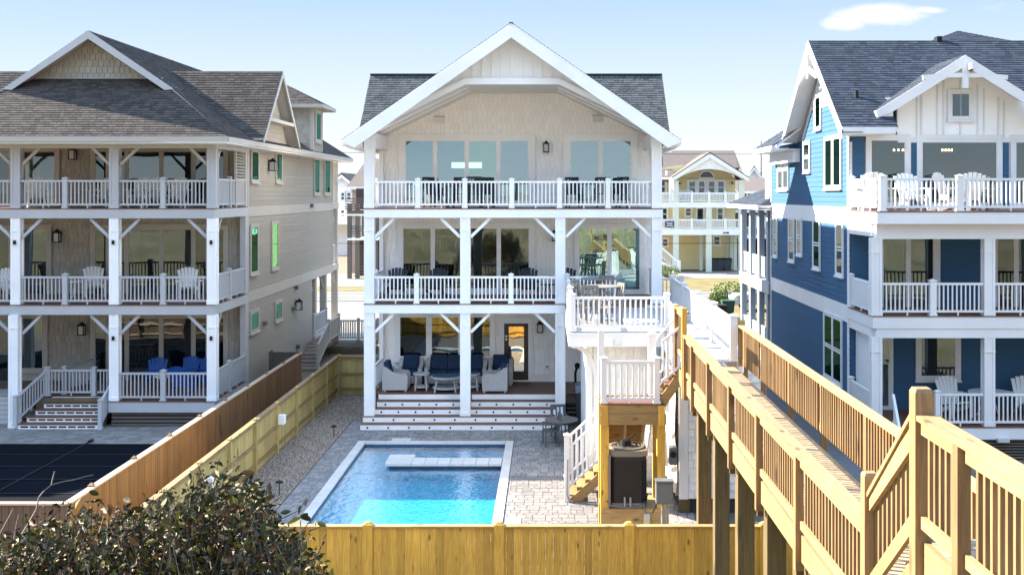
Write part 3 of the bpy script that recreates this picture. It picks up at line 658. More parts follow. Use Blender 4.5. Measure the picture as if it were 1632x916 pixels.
# floors, fascia, ceilings
def floor(z, y0, x0=XL, x1=XR, y1=WD, fas=.3, parent=wh):
    mb = MB(); mb.box(x0 + .05, x1 - .05, y0 + .06, y1, z - fas + .03, z - .03); mb.obj('porch_ceiling', ceil, parent)
    n = int((y1 - y0) / .145)
    for i in range(n):
        a = y0 - .02 + (y1 - y0 + .02) * i / n; pbox('deck_board', deckm, parent, x0 - .02, x1 + .02, a + .003, a + (y1 - y0 + .02) / n - .003, z - .028, z)
    mb = MB(); mb.box(x0, x1, y0, y0 + .05, z - fas, z - .03); mb.box(x0, x0 + .05, y0 + .05, y1, z - fas, z - .03); mb.box(x1 - .05, x1, y0 + .05, y1, z - fas, z - .03); mb.obj('fascia', white, parent)
floor(Z3, 35.98); floor(Z2, 35.98)
mb = MB(); mb.box(XL + .02, XR, 37.1, WD, Z1 - .3, Z1 - .03); dk = mb.obj('porch_floor', greywood, wh)
for i in range(16): a = 37.0 + 2.4 * i / 16; pbox('deck_board', deckm, dk, XL + .02, XR, a + .003, a + .147, Z1 - .028, Z1)
# columns with knee braces
def brace(x, s, zt, y=36.15, r=.62, parent=None, m=white, w=.09):
    k = MB(); k.beam((x + s * .12, y, zt - r), (x + s * (.12 + r), y, zt - .02), w, w, side=(0, 1, 0)); k.obj('brace', m, parent)
def braceY(x, y, s, zt, r=.62, parent=None, m=white, w=.09):
    k = MB(); k.beam((x, y + s * .12, zt - r), (x, y + s * (.12 + r), zt - .02), w, w, side=(1, 0, 0)); k.obj('brace', m, parent)
def column(x, z0, z1, y=36.0, w=.32, parent=None, m=white):
    k = MB(); k.box(x - w / 2 + .02, x + w / 2 - .02, y + .02, y + w - .02, z0, z1); e = .008; k.box(x - w / 2 - e, x + w / 2 + e, y - e, y + w + e, z0 + .002, z0 + .12); k.box(x - w / 2 - e, x + w / 2 + e, y - e, y + w + e, z1 - .42, z1 - .39)
    for sx in (-1, 1):
        for sy in (0, 1):
            cx = x + sx * (w / 2 - .035); cy = y + .035 + sy * (w - .07); k.box(cx - .035, cx + .035, cy - .035, cy + .035, z0 + .004, z1 - .004)
    return k.obj('column', m, parent)
steptop = {0: 0.0, 1: .525, 2: 0.0, 3: .0}
for i, x in enumerate(COLX):
    column(x, steptop[i] if i != 1 else .35, Z2 - .3, parent=wh); column(x, Z2 - .005, Z3 - .3, parent=wh)
    if i in (0, 3): column(x, Z3 - .005, 9.3, parent=wh)
    for zt in (Z2 - .3, Z3 - .3):
        if i < 3: brace(x + .05, 1, zt, parent=wh)
        if i > 0: brace(x - .05, -1, zt, parent=wh)
for zt in (Z2 - .3, Z3 - .3, 9.0): 
    k = MB(); k.box(XL, XL + .3, 38.9, WD, zt - .01, zt); k.obj('beam', white, wh); pbox('post', white, wh, XL + .01, XL + .15, WD - .2, WD - .04, zt - 2.7, zt - .01)
# railings
railing(wh, (-5.54, 36.1, Z3), (3.3, 36.1, Z3), .87, posts=[X(p, 36.1) + 5.54 for p in (666, 741, 815.6, 891.7, 969)], pw=.15)
railing(wh, (XL + .12, 36.35, Z3), (XL + .12, 39.2, Z3), .87, posts=[1.4])
railing(wh, (XR - .12, 36.35, Z3), (XR - .12, 39.2, Z3), .87, posts=[1.4])
railing(wh, (-5.54, 36.1, Z2), (-2.8, 36.1, Z2), .87, posts=[X(664, 36.1) + 5.54], pw=.15)
railing(wh, (-2.47, 36.1, Z2), (.24, 36.1, Z2), .87, posts=[X(814.5, 36.1) + 2.47], pw=.15)
railing(wh, (.56, 36.1, Z2), (X(978, 36.1), 36.1, Z2), .87, ends=(False, True), pw=.15)
railing(wh, (XL + .12, 36.35, Z2), (XL + .12, 39.2, Z2), .87, posts=[1.4])
railing(wh, (XR - .1, 36.35, Z2), (XR - .1, 39.2, Z2), .95, posts=[1.4], pitch=.07, bal=.05)
railing(wh, (XL + .12, 37.2, Z1), (XL + .12, 39.2, Z1), .87)
# windows and doors
def gx(px): return X(px, WD)
def gz(py): return Z(py, WD)
fpl = [(gx(645), gx(693.5)), (gx(694.5), gx(743.5)), (gx(744.5), gx(794)), (gx(795), gx(844))]
w3 = window(wh, fw, gx(645), gx(844), gz(322), gz(223), fpl, trim=.2, gm=[g_sky, g_sky, g_teal, g_sky], room=refl_teal, name='sliding_door', c0=.036, sill=False, mull=.03, sash=.05)
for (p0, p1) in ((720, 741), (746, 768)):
    k = MB(); fw.box(k, gx(p0), gx(p1), gz(268), gz(259), .056, .059); k.obj('rear_daylight_strip', day_glow, w3)  # glowing strips stand in for daylight seen through the far windows
k = MB(); fw.box(k, gx(747), gx(792), gz(318), gz(226), .047, .052); k.obj('room_wall', mat('room_sea_green', (.06, .27, .22), .9, .3, .8), w3)
window(wh, fw, gx(907), gx(1007), gz(322), gz(223), 2, trim=.2, gm=g_sky, room=refl_teal, name='sliding_door', c0=.036, sill=False, mull=.05, sash=.05)
window(wh, fw, gx(641), gx(845), gz(461), gz(362), [(gx(641), gx(690)), (gx(690), gx(743)), (gx(743), gx(795)), (gx(795), gx(845))], trim=.17, gm=g_main, room=inter_warm, name='sliding_door', c0=.036, sill=False, mull=.05, sash=.05)
window(wh, fw, gx(921), gx(1021), gz(463), gz(362), 2, trim=.12, gm=g_teal, room=refl_teal, name='sliding_door', c0=.036, sill=False, mull=.06, sash=.05, curtain=[(gx(925), gx(968), curtg), (gx(974), gx(1018), curtg)])
window(wh, fw, gx(636), gx(783), gz(569), gz(503), [(gx(636), gx(684)), (gx(684), gx(735)), (gx(735), gx(783))], trim=.14, gm=[g_dark, g_main, g_main], room=inter_warm, name='window', c0=.036, mull=.1, sash=.05)
k = MB(); dz0 = Z1 + .03; a0, a1 = gx(803.5), gx(842); dt = gz(515)
fw.box(k, a0 - .17, a0, Z1 + .01, dt + .16, .01, .06); fw.box(k, a1, a1 + .17, Z1 + .01, dt + .16, .01, .06); fw.box(k, a0, a1, dt, dt + .16, .01, .057); fw.box(k, a0 - .19, a1 + .19, dt + .16, dt + .22, .01, .08); fw.box(k, a0, a1, Z1 + .01, Z1 + .06, .01, .09)
df = k.obj('door_frame', white, wh)
k = MB(); q0, q1, qz0, qz1 = gx(811), gx(835), gz(591), gz(520)
fw.box(k, a0, q0, Z1 + .06, dt, .012, .051); fw.box(k, q1, a1, Z1 + .06, dt, .012, .05); fw.box(k, q0, q1, Z1 + .06, qz0, .012, .05); fw.box(k, q0, q1, qz1, dt, .012, .05); fw.box(k, q0, q1, qz0, qz1, .012, .02)
dr = k.obj('door', doorbrown, wh); k = MB(); fw.box(k, q0, q1, qz0, qz1, .03, .034); k.obj('pane', glass('glass_door', (.3, .28, .2), .5, (1, .92, .75)), dr)
for z in (gz(535), gz(540)):
    k = MB(); c = fw.p(gx(807), z, .05); k.cyl(c, c + Vector((0, -.05, 0)), .035, n=10); k.obj('handle', brass, dr)
lantern(wh, fw, gx(870.5), gz(236), 1.0); lantern(wh, fw, gx(884), gz(377), 1.0); lantern(wh, fw, gx(860.5), gz(522), 1.0)
for px, py in ((700, 192), (953, 190)):
    k = MB(); fw.box(k, gx(px - 8), gx(px + 8), gz(py + 5), gz(py - 5), .02, .10); k.prism([fw.p(gx(px - 9), gz(py - 5), .02), fw.p(gx(px + 9), gz(py - 5), .02), fw.p(gx(px + 7), gz(py - 6), .12), fw.p(gx(px - 7), gz(py - 6), .12)], (0, 0, .03)); k.obj('vent_hood', mat('vent_grey', (.72, .70, .66), .6), wh)
k = MB(); fw.box(k, gx(868), gx(876), gz(588), gz(580), .015, .06); o = k.obj('outlet_box', white, wh); k = MB(); c = fw.p(gx(872), gz(583.5), .06); k.cyl(c, c + Vector((0, -.04, 0)), .03, n=8); k.obj('tap', black, o)
# vaulted porch ceiling and side beams
prof = [(-5.75, 9.40), (-2.62, 10.92), (.34, 10.92), (3.52, 9.40)]
mb = MB()
for i in range(3):
    (xa, za), (xb, zb_) = prof[i], prof[i + 1]; mb.prism([(xa, 36.05, za), (xb, 36.05, zb_), (xb, 36.05, zb_ + .06), (xa, 36.05, za + .06)], (0, WD - 36.05, 0))
vc = mb.obj('porch_ceiling', ceil, wh)
for i in range(2):
    for s_ in (0, 1):
        y = 37.0 + 1.1 * i; (xa, za), (xb, zb_) = (prof[0], prof[1]) if not s_ else (prof[2], prof[3]); k = MB(); k.beam((xa, y, za - .015), (xb, y, zb_ - .015), .05, .03, side=(0, 1, 0)); k.obj('ceiling_seam', white, vc)
for x in (XL + .16, XR - .16): pbox('side_beam', white, wh, x - .15, x + .15, 36.33, WD - .02, 8.93, 9.40)
# gable front: board and batten above the arched opening
PK = (-1.14, 12.50); fy = 35.95
mb = MB()
L0, L1 = (-6.0, 9.25), (3.74, 9.25)
ring = [L0, (-5.62, 9.25), (-5.62, 9.50), (-2.58, 10.98), (.32, 10.98), (3.36, 9.50), (3.36, 9.25), L1, PK]
mb.prism([(a, fy, b) for a, b in ring], (0, .12, 0)); gp = mb.obj('gable_panel', panelw, wh)
x = PK[0] - 4.5 * .31 * 3
def rake_z(x): return PK[1] - abs(x - PK[0]) * (PK[1] - 9.25) / 4.87
def open_z(x): return 10.98 if -2.58 <= x <= .32 else (9.5 + (x + 5.62) * 1.48 / 3.04 if x < -2.58 else 9.5 + (3.36 - x) * 1.48 / 3.04)
for i in range(-14, 15):
    x = PK[0] + i * .31; z0, z1 = open_z(x) + .14, rake_z(x) - .1
    if z1 - z0 > .12: pbox('batten', white, gp, x - .025, x + .025, fy - .045, fy - .001, z0, z1)
tr = [(-5.75, 9.38), (-2.62, 10.90), (.36, 10.90), (3.49, 9.38)]
for i in range(3):
    (xa, za), (xb, zb_) = tr[i], tr[i + 1]; k = MB(); k.prism([(xa, fy - .12, za), (xb, fy - .12, zb_), (xb, fy - .12, zb_ + .2), (xa, fy - .12, za + .2)], (0, .30, 0)); k.obj('arch_trim', white, wh)
# gable roof (ridge towards the camera) with rake boards and boxed eaves
APX = (-1.14, 12.76); EL, ER = (-6.45, 9.10), (4.17, 9.10)
for s_, (ex, ez) in ((-1, EL), (1, ER)):
    e0, e1, r0, r1 = (ex, 35.25, ez), (ex, 50.4, ez), (APX[0], 35.25, APX[1]), (APX[0], 50.4, APX[1])
    pts = [e1, e0, r0, r1] if s_ < 0 else [e0, e1, r1, r0]
    roof_plane(wh, roof_dark, pts, .05, seed=20 + s_, under=white, lift=.005)
    k = MB(); d_ = Vector((APX[0] - ex, 0, APX[1] - ez)).normalized(); nn_ = Vector((-d_.z, 0, d_.x)) if d_.x > 0 else Vector((d_.z, 0, -d_.x)); dn = Vector((0, 0, -1))
    k.prism([(ex, 35.22, ez - .06), (APX[0], 35.22, APX[1] - .06), (APX[0], 35.22, APX[1] - .46), (ex + (-s_) * .42, 35.22, ez - .06 - .17)], (0, .06, 0)); k.obj('rake_board', white, wh)
    k = MB(); k.prism([(ex - s_ * .0, 35.28, ez - .07), (APX[0], 35.28, APX[1] - .07), (APX[0], 35.28, APX[1] - .12), (ex, 35.28, ez - .12)], (0, 15, 0)); k.obj('soffit', white, wh)
    k = MB(); xi = -5.9 if s_ < 0 else 3.68; k.prism([(ex, 35.3, ez - .16), (xi, 35.3, ez + .35), (xi, 35.3, ez - .18)], (0, 1.0, 0)); k.obj('eave_return', white, wh)
    k = MB(); k.box(min(ex, xi), max(ex, xi), 36.3, 50, ez - .2, ez - .14); k.obj('soffit', ceil, wh)
k = MB(); k.beam((APX[0], 35.2, APX[1] + .0), (APX[0], 50.4, APX[1] + .0), .12, .03); k.obj('ridge_cap', roof_dark, wh)
# cross roof behind with its ridge across the house
cr = ((-6.75, 4.35), 43.0, 11.96, 39.55, 8.95)
(xa, xb), yr, zr, ye, ze = cr
roof_plane(wh, roof_dark, [(xa, ye, ze), (xb, ye, ze), (xb, yr, zr), (xa, yr, zr)], .07, seed=31, under=white)
roof_plane(wh, roof_dark, [(xb, 2 * yr - ye, ze), (xa, 2 * yr - ye, ze), (xa, yr, zr), (xb, yr, zr)], .07, seed=32, under=white)
for x0, x1 in ((xa + .35, xa + .45), (xb - .45, xb - .35)):
    k = MB(); k.prism([(x0, ye + .4, ze), (x0, 2 * yr - ye - .4, ze), (x0, yr, zr - .12)], (x1 - x0, 0, 0)); k.obj('gable_wall', white_sh, wh)
k = MB(); k.box(xa, xb, yr - .1, yr + .1, zr - .01, zr + .03); k.obj('ridge_cap', roof_dark, wh)
k = MB(); k.box(XR, XR + .45, 40.2, 46, 8.4, 8.75); k.obj('dark_eave_box', black, wh)  # long black box under the right eave
# front steps
stp = MB(); 
for k_ in range(5):
    yk = 37.0 - .35 * k_; x0, x1 = (XL + .3, .26) if k_ < 3 else (XL - .0, .55 + .05)
    z = Z1 - .178 * k_
    stp.box(x0, x1, yk, 37.2, max(0, z - .178), z - .035)
sb = stp.obj('stairs', dirt, wh)
rg = random.Random(9)
for k_ in range(5):
    yk = 37.0 - .35 * k_; z = Z1 - .178 * k_
    segs = [(-5.54, -2.79), (-2.48, .24)] if k_ < 3 else [(XL - .02 - .03 * (k_ - 3), .62)]
    for (x0, x1) in segs:
        pbox('riser', white, sb, x0, x1, yk - .025, yk - .002, z - .178, z - .022)
        if k_ > 0:
            pbox('tread', deckm, sb, x0, x1, yk - .035, yk + .33, z - .02, z)
        if k_ > 0:
            n = 5 if k_ < 3 else 10; L_ = x1 - x0
            for j in range(n):
                x = x0 + L_ * (j + (.5 if k_ % 2 else .35)) / n; c = MB(); c.cyl((x, yk - .026, z - .105), (x, yk - .032, z - .105), .032, n=10); c.obj('step_light', black, sb)
for x in (XL - .06, .62): pbox('stair_trim', white, sb, x, x + .03, 35.6, 36.0, 0, .5) if 0 else None
pbox('lattice', white, wh, XL - .02, XL + .06, 36.4, 39.4, 0, .6)
k = MB(); k.box(.6, XR, 39.2, 39.25, 0, .6); k.obj('dark_backing', inter, wh)  # dark sheet behind the slats
for j in range(5): pbox('lattice_slat', greywood, wh, .62, 1.9, 37.2, 37.24, .06 + .14 * j, .14 + .14 * j)

# ------------------------------------------------------------------ furniture builders (built at origin, facing -Y)
def wicker_chair(name, label, w, n_cush, cat, loc, rz, group=None):
    t = thing(name, label, cat, (0, 0, 0), group); hw = w / 2
    k = MB(); k.rbox(-hw + .1, hw - .1, -.34, .38, .07, .34, .03); k.obj('base', wicker, t)
    k = MB(); k.rbox(-hw + .06, hw - .06, .26, .42, .1, .80, .05); k.obj('back_frame', wicker, t)
    for s_ in (-1, 1):
        k = MB(); prf = [(.42, .06), (-.40, .06), (-.42, .50), (-.36, .60), (.05, .63), (.30, .80), (.42, .84)]
        x0 = s_ * hw - (.13 if s_ > 0 else 0); k.prism([(x0, y, z) for y, z in prf], (.13, 0, 0)); k.obj('armrest', wicker, t)
    for sx in (-1, 1):
        for sy in (-1, 1): pbox('foot', wicker, t, sx * (hw - .07) - .035, sx * (hw - .07) + .035, sy * .34 - .03, sy * .34 + .03, 0, .07)
    for i in range(n_cush):
        cw = (w - .28) / n_cush; x0 = -hw + .14 + cw * i
        k = MB(); k.rbox(x0 + .008, x0 + cw - .008, -.36, .26, .34, .48, .05, 3); k.obj('seat_cushion', navy, t)
        m = Matrix.Translation((0, .24, .46)) @ Matrix.Rotation(-.22, 4, 'X'); k = MB(); k.rbox(x0 + .008, x0 + cw - .008, -.12, .06, 0, .52, .05, 3, mtx=m); k.obj('back_cushion', navy, t)
    t.location = loc; t.rotation_euler = (0, 0, rz); return t
fz = Z1
wicker_chair('wicker_armchair', 'grey wicker armchair with blue cushions side-on at the left end of the porch', .86, 1, 'armchair', (-5.05, 37.75, fz), R(90), 'wicker armchairs with blue cushions')
wicker_chair('wicker_armchair', 'grey wicker armchair with blue cushions against the wall left of the sofa', .84, 1, 'armchair', (-4.72, 38.85, fz), R(0), 'wicker armchairs with blue cushions')
wicker_chair('wicker_sofa', 'grey wicker sofa with three navy cushions under the porch windows', 2.1, 3, 'sofa', (-3.15, 38.85, fz), 0)
wicker_chair('wicker_armchair', 'grey wicker armchair with blue cushions against the wall right of the sofa', .84, 1, 'armchair', (-1.62, 38.85, fz), 0, 'wicker armchairs with blue cushions')
wicker_chair('wicker_armchair', 'grey wicker armchair with blue cushions side-on beside the porch door', .9, 1, 'armchair', (-1.75, 37.6, fz), R(-90), 'wicker armchairs with blue cushions')
def round_table(name, label, r, h, loc, group=None, m=wicker, top=frost, shelf=True, legs=4):
    t = thing(name, label, 'table', (0, 0, 0), group)
    k = MB(); k.cyl((0, 0, h - .05), (0, 0, h), r, r, 24); k.obj('rim', m, t); k = MB(); k.cyl((0, 0, h), (0, 0, h + .01), r * .9, r * .9, 24); k.obj('tabletop', top, t)
    for i in range(legs):
        a = 2 * math.pi * (i + .5) / legs; k = MB(); k.cyl((r * .95 * math.cos(a), r * .95 * math.sin(a), 0), (r * .75 * math.cos(a), r * .75 * math.sin(a), h - .05), .03, .025, 8); k.obj('leg', m, t)
    if shelf: k = MB(); k.cyl((0, 0, .1), (0, 0, .15), r * .88, r * .88, 20); k.obj('shelf', m, t)
    t.location = loc; return t
tg = mat('table_glass', (.12, .22, .26), .12, .1, 3, spec=.8)
round_table('side_table', 'small round wicker side table between the armchair and the coffee table', .29, .56, (-4.22, 37.75, fz), 'round wicker side tables', top=frost)
round_table('coffee_table', 'round wicker coffee table with glass top in front of the sofa', .52, .5, (-3.38, 37.55, fz), top=tg)
round_table('side_table', 'small round wicker side table half hidden by the middle porch column', .27, .56, (-2.52, 37.75, fz), 'round wicker side tables', top=tg)
def adirondack(m, name='adirondack_chair'):
    t = thing(name, None, 'chair')
    for i in range(6):
        x = -.25 + i * .1; a = (x) * .35; z1 = 1.02 - (abs(x) * 1.05) ** 2 * 1.2
        k = MB(); k.beam((x * .8, .18, .30), (x * 1.2, .18 + .35 * (z1 - .3), z1), .098, .02, side=(1, 0, 0)); k.obj('back_slat', m, t)
    for i in range(5):
        y = -.36 + i * .12; k = MB(); k.box(-.27, .27, y, y + .105, .40 - i * .03, .42 - i * .03); k.obj('seat_slat', m, t)
    for s_ in (-1, 1):
        k = MB(); k.box(s_ * .36 - .07, s_ * .36 + .07, -.45, .28, .58, .605); k.obj('armrest', m, t)
        k = MB(); k.box(s_ * .31 - .02, s_ * .31 + .02, -.36, -.25, 0, .58); k.obj('leg', m, t)
        k = MB(); k.beam((s_ * .27, -.4, .36), (s_ * .27, .5, .02), .03, .11); k.obj('leg', m, t)
    k = MB(); k.box(-.33, .33, .2, .23, .52, .6); k.obj('cross_rail', m, t)
    return t
def tall_chair(m, name='dining_chair', slat=5, h=1.05):
    t = thing(name, None, 'chair')
    for i in range(slat):
        x = -.18 + .36 * i / (slat - 1); k = MB(); k.beam((x, .2, .47), (x, .28, h - .04), .045, .015, side=(1, 0, 0)); k.obj('back_slat', m, t)
    k = MB(); k.beam((-.23, .285, h - .03), (.23, .285, h - .03), .03, .08); k.obj('top_rail', m, t)
    k = MB(); k.box(-.23, .23, -.22, .22, .43, .47); k.obj('seat', m, t)
    for sx in (-1, 1):
        k = MB(); k.beam((sx * .22, .2, 0), (sx * .22, .2, .45), .04, .04); k.beam((sx * .22, .2, .45), (sx * .22, .285, h), .04, .04, side=(1, 0, 0)); k.obj('leg', m, t)
        k = MB(); k.box(sx * .22 - .02, sx * .22 + .02, -.22, -.18, 0, .43); k.obj('leg', m, t)
        k = MB(); k.box(sx * .24 - .02, sx * .24 + .02, -.22, .24, .64, .665); k.box(sx * .24 - .015, sx * .24 + .015, -.21, -.18, .45, .64); k.obj('armrest', m, t)
    return t
# second-floor row of dark adirondacks
ad = adirondack(darkchair); u_ = [False]
for px, lab in ((630, 'dark adirondack chair at the left end of the white house middle balcony'), (693, 'dark adirondack chair by the second door panel of the white house middle balcony'), (842, 'dark adirondack chair right of centre on the white house middle balcony'), (905, 'dark adirondack chair just right of the third porch column, middle balcony')):
    place(ad, u_, (X(px, 37.6), 37.9, Z2), R(random.uniform(-12, 12)), lab, 'dark adirondack chairs on the middle balcony', .98)
def metal_table(name, label, r, h, loc, m, n=20):
    t = thing(name, label, 'table'); k = MB(); k.cyl((0, 0, h - .03), (0, 0, h), r, r, n); k.obj('tabletop', m, t)
    for i in range(3):
        a = i * 2.09 + .5; k = MB(); k.cyl((r * .6 * math.cos(a), r * .6 * math.sin(a), 0), (.05 * math.cos(a), .05 * math.sin(a), h - .03), .018, .018, 6); k.obj('leg', m, t)
    t.location = loc; return t
metal_table('side_table', 'small dark side table between two chairs on the middle balcony', .26, .5, (X(873, 37.4), 37.6, Z2), darkchair)
tc_ = tall_chair(darkchair, 'bar_chair', 5, 1.02); u_ = [False]
pos3 = [(690, 38.3, 40), (733, 38.6, 0), (757, 37.5, 180), (776, 38.6, 10), (915, 38.4, 15), (962, 38.5, 0), (985, 37.8, -40)]
labs3 = ['dark slatted chair left of the dining table on the top balcony, turned aside', 'dark slatted chair behind the top balcony dining table, left one', 'dark slatted chair with its back to the railing right of the top balcony centre post', 'dark slatted chair behind the top balcony dining table, right one', 'dark slatted chair at the left of the small door on the top balcony', 'dark slatted chair behind the last railing post of the top balcony', 'dark slatted chair at the right end of the top balcony']
for (px, d, a), lab in zip(pos3, labs3): place(tc_, u_, (X(px, d), d, Z3), R(a), lab, 'dark chairs on the top balcony')
t = thing('dining_table', 'long dark dining table on the top balcony of the white house', 'table'); k = MB(); k.box(-.85, .85, -.35, .35, .70, .74); k.obj('tabletop', darkchair, t)
for sx in (-1, 1):
    for sy in (-1, 1): k = MB(); k.box(sx * .78 - .03, sx * .78 + .03, sy * .3 - .03, sy * .3 + .03, 0, .7); k.obj('leg', darkchair, t)
t.location = (X(750, 38.1), 38.1, Z3)
# ================================================================== SUN DECK, LANDING AND STAIRS
sd = thing('sun_deck', 'raised white sun deck with stairs and landing on the right of the white house', 'deck', (1.8, 30, 0))
DX0, DX1, DY = .55, 3.05, 28.8
warmdeck = mat('grey_deck_board', (.36, .34, .33), .7, .1, 5, rnd=.08)
n = 49
for i in range(n):
    a = DY + (35.95 - DY) * i / n; b = DY + (35.95 - DY) * (i + 1) / n; pbox('deck_board', deckm if i > 40 else warmdeck, sd, DX0, DX1, a + .003, b - .003, Z2 - .03, Z2)
k = MB(); k.box(DX0 - .02, DX1 + .02, DY - .06, DY, Z2 - .38, Z2 - .031); k.box(DX0 - .02, DX0 + .04, DY, 35.9, Z2 - .38, Z2 - .031); k.box(DX1 - .04, DX1 + .02, DY, 35.9, Z2 - .38, Z2 - .031); k.box(DX0 - .05, DX1 + .05, DY - .09, DY - .06, Z2 - .08, Z2 - .031); k.obj('fascia', whiteD, sd)
k = MB(); k.box(DX0 + .04, DX1 - .04, DY, 35.9, Z2 - .12, Z2 - .06); k.obj('soffit', ceil, sd)
k = MB(); k.box(X(979, 28.7), X(993, 28.7), DY - .10, DY - .06, Z(549, 28.7), Z(541, 28.7)); o = k.obj('step_lamp', whiteD, sd); k = MB(); k.box(X(980, 28.7), X(992, 28.7), DY - .108, DY - .10, Z(548, 28.7), Z(542, 28.7)); k.obj('lens', frost, o)
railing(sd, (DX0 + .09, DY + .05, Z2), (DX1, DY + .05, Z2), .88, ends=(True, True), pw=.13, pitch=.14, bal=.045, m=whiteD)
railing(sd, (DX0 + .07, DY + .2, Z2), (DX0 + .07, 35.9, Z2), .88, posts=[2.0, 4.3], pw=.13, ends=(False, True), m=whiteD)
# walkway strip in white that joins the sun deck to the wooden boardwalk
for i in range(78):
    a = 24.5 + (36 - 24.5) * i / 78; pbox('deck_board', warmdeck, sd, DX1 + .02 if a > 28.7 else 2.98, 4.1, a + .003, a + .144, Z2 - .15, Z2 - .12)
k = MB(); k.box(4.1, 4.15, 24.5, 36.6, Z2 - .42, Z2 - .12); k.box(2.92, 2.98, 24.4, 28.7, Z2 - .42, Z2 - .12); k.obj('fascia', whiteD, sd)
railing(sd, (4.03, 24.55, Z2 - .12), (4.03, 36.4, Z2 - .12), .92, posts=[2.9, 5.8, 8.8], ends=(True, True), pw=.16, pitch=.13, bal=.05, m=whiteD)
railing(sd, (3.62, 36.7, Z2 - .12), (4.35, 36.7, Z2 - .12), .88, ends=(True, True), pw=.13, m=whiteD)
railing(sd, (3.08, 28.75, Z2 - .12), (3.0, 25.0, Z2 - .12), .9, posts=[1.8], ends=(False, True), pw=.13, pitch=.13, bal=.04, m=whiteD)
# shower enclosure under the deck
ex0, ex1, ey = X(937, 29.3), 2.75, 29.3
k = MB(); k.box(ex0, ex1, ey, 35.5, 0, Z2 - .4); en = k.obj('enclosure_wall', gapw, sd)
tabs('shingles', en, white_shD, (0, ey, 0), (1, 0, 0), (0, 0, 1), [(ex0 + .3, .05), (ex1, .05), (ex1, Z2 - .42), (ex0 + .3, Z2 - .42)], .17, .2, .03, .009, .06, 41)
pbox('corner_post', whiteD, en, ex0 - .05, ex0 + .12, ey - .06, ey - .02, 0, Z2 - .4); pbox('corner_post', whiteD, en, ex0 + .14, ex0 + .32, ey - .05, ey - .018, 0, Z2 - .4)
k = MB(); pts = []
for i in range(9):
    a = math.pi / 2 * i / 8; pts.append((DX0 + .08 + .62 * math.sin(a) * 1.0, ey - .02, Z2 - .42 - .95 * (1 - math.cos(a))))
for i in range(8): k.beam(pts[i], pts[i + 1], .12, .12, side=(0, 1, 0))
k.obj('curved_bracket', whiteD, sd)
# landing
LX0, LX1, LY0, LY1, LZ = X(957, 24.3), X(1049, 24.3), 24.0, 25.0, 2.98
k = MB()
for i in range(7): a = LY0 + (LY1 - LY0) * i / 7; k.box(LX0, LX1 + .1, a + .004, a + .138, LZ - .03, LZ)
k.obj('landing_boards', deckm, sd)
k = MB(); k.box(LX0 - .02, LX1 + .06, LY0 + .02, LY0 + .06, LZ - .24, LZ - .032); k.obj('rim_joist', pineX, sd)
k = MB(); k.box(LX0 - .02, LX1 + .14, LY0 - .03, LY0 + .02, LZ - .44, LZ - .22); k.obj('header_beam', pineX, sd)
for x in (X(963, 24.1), X(1053, 24.1)):
    k = MB(); k.box(x - .08, x + .1, LY0 + .06, LY0 + .24, 0, LZ - .24); k.obj('post', pineZ, sd); k = MB(); k.box(x - .07, x + .07, LY0 - .055, LY0 - .03, LZ - .46, LZ - .03); k.obj('post_block', pineZ, sd)
for x in (LX0 + .05, LX1): k = MB(); k.box(x - .06, x + .06, LY1 - .1, LY1 + .04, 0, LZ - .05); k.obj('post', pineZ, sd)
rl = railing(sd, (LX0 + .06, LY0 + .08, LZ), (LX1 - .05, LY0 + .08, LZ), .9, ends=(True, True), pw=.115, pitch=.13, bal=.04, gap=.06, m=whiteD)
k = MB(); k.box(LX0 - .02, LX0 + .1, LY1 - .1, LY1 + .02, LZ, LZ + 1.45); k.obj('newel', whiteD, sd)
k = MB(); k.box(X(1033, 25.3), X(1045, 25.3), 25.2, 25.36, LZ, Z(530, 25.3)); k.box(X(1031, 25.3), X(1047, 25.3), 25.18, 25.38, Z(534, 25.3), Z(532, 25.3)); k.obj('newel', whiteD, sd)
# short flight from the walkway down to the landing
def flight(parent, A, B, width_dir, w, nst, m, strm, riserm=None, name='stairs', str_h=.28):
    """A = low nosing, B = high nosing (3D); width_dir unit vector"""
    A, B, wd = Vector(A), Vector(B), Vector(width_dir)
    k = MB()
    k.sbeam(A - Vector((0, 0, .12)), B - Vector((0, 0, .12)), .05, str_h); st = k.obj(name, strm, parent)
    k = MB(); k.sbeam(A + wd * w - Vector((0, 0, .12)), B + wd * w - Vector((0, 0, .12)), .05, str_h); k.obj('stringer', strm, st)
    d = (B - A); run = Vector((d.x, d.y, 0)) / nst; rise = d.z / nst; ur = run.normalized()
    for i in range(nst):
        c = A + run * i + Vector((0, 0, rise * (i + 1) - .02)); k = MB()
        p = [c, c + wd * w, c + wd * w + run * 1.08, c + run * 1.08]; k.prism(p, (0, 0, -.035)); k.obj('tread', m, st)
        if riserm: k = MB(); k.prism([c + ur * .02 - Vector((0, 0, .036)), c + wd * w + ur * .02 - Vector((0, 0, .036)), c + wd * w + ur * .02 - Vector((0, 0, rise)), c + ur * .02 - Vector((0, 0, rise))], ur * .018); k.obj('riser', riserm, st)
    return st
flight(sd, (LX1 - .02, 24.12, LZ), (2.93, 24.12, 3.80), (0, 1, 0), .85, 4, deckm, pineX, str_h=.36)
railing(sd, (LX1 + .05, 24.12, LZ + .32), (2.92, 24.12, LZ + .72), 1.0, pw=.1, pitch=.125, bal=.045, gap=.1, m=whiteD)
railing(sd, (LX1 + .05, 25.0, LZ + .30), (2.92, 25.0, LZ + .84), 1.0, pw=.1, pitch=.125, bal=.045, gap=.1, m=whiteD)
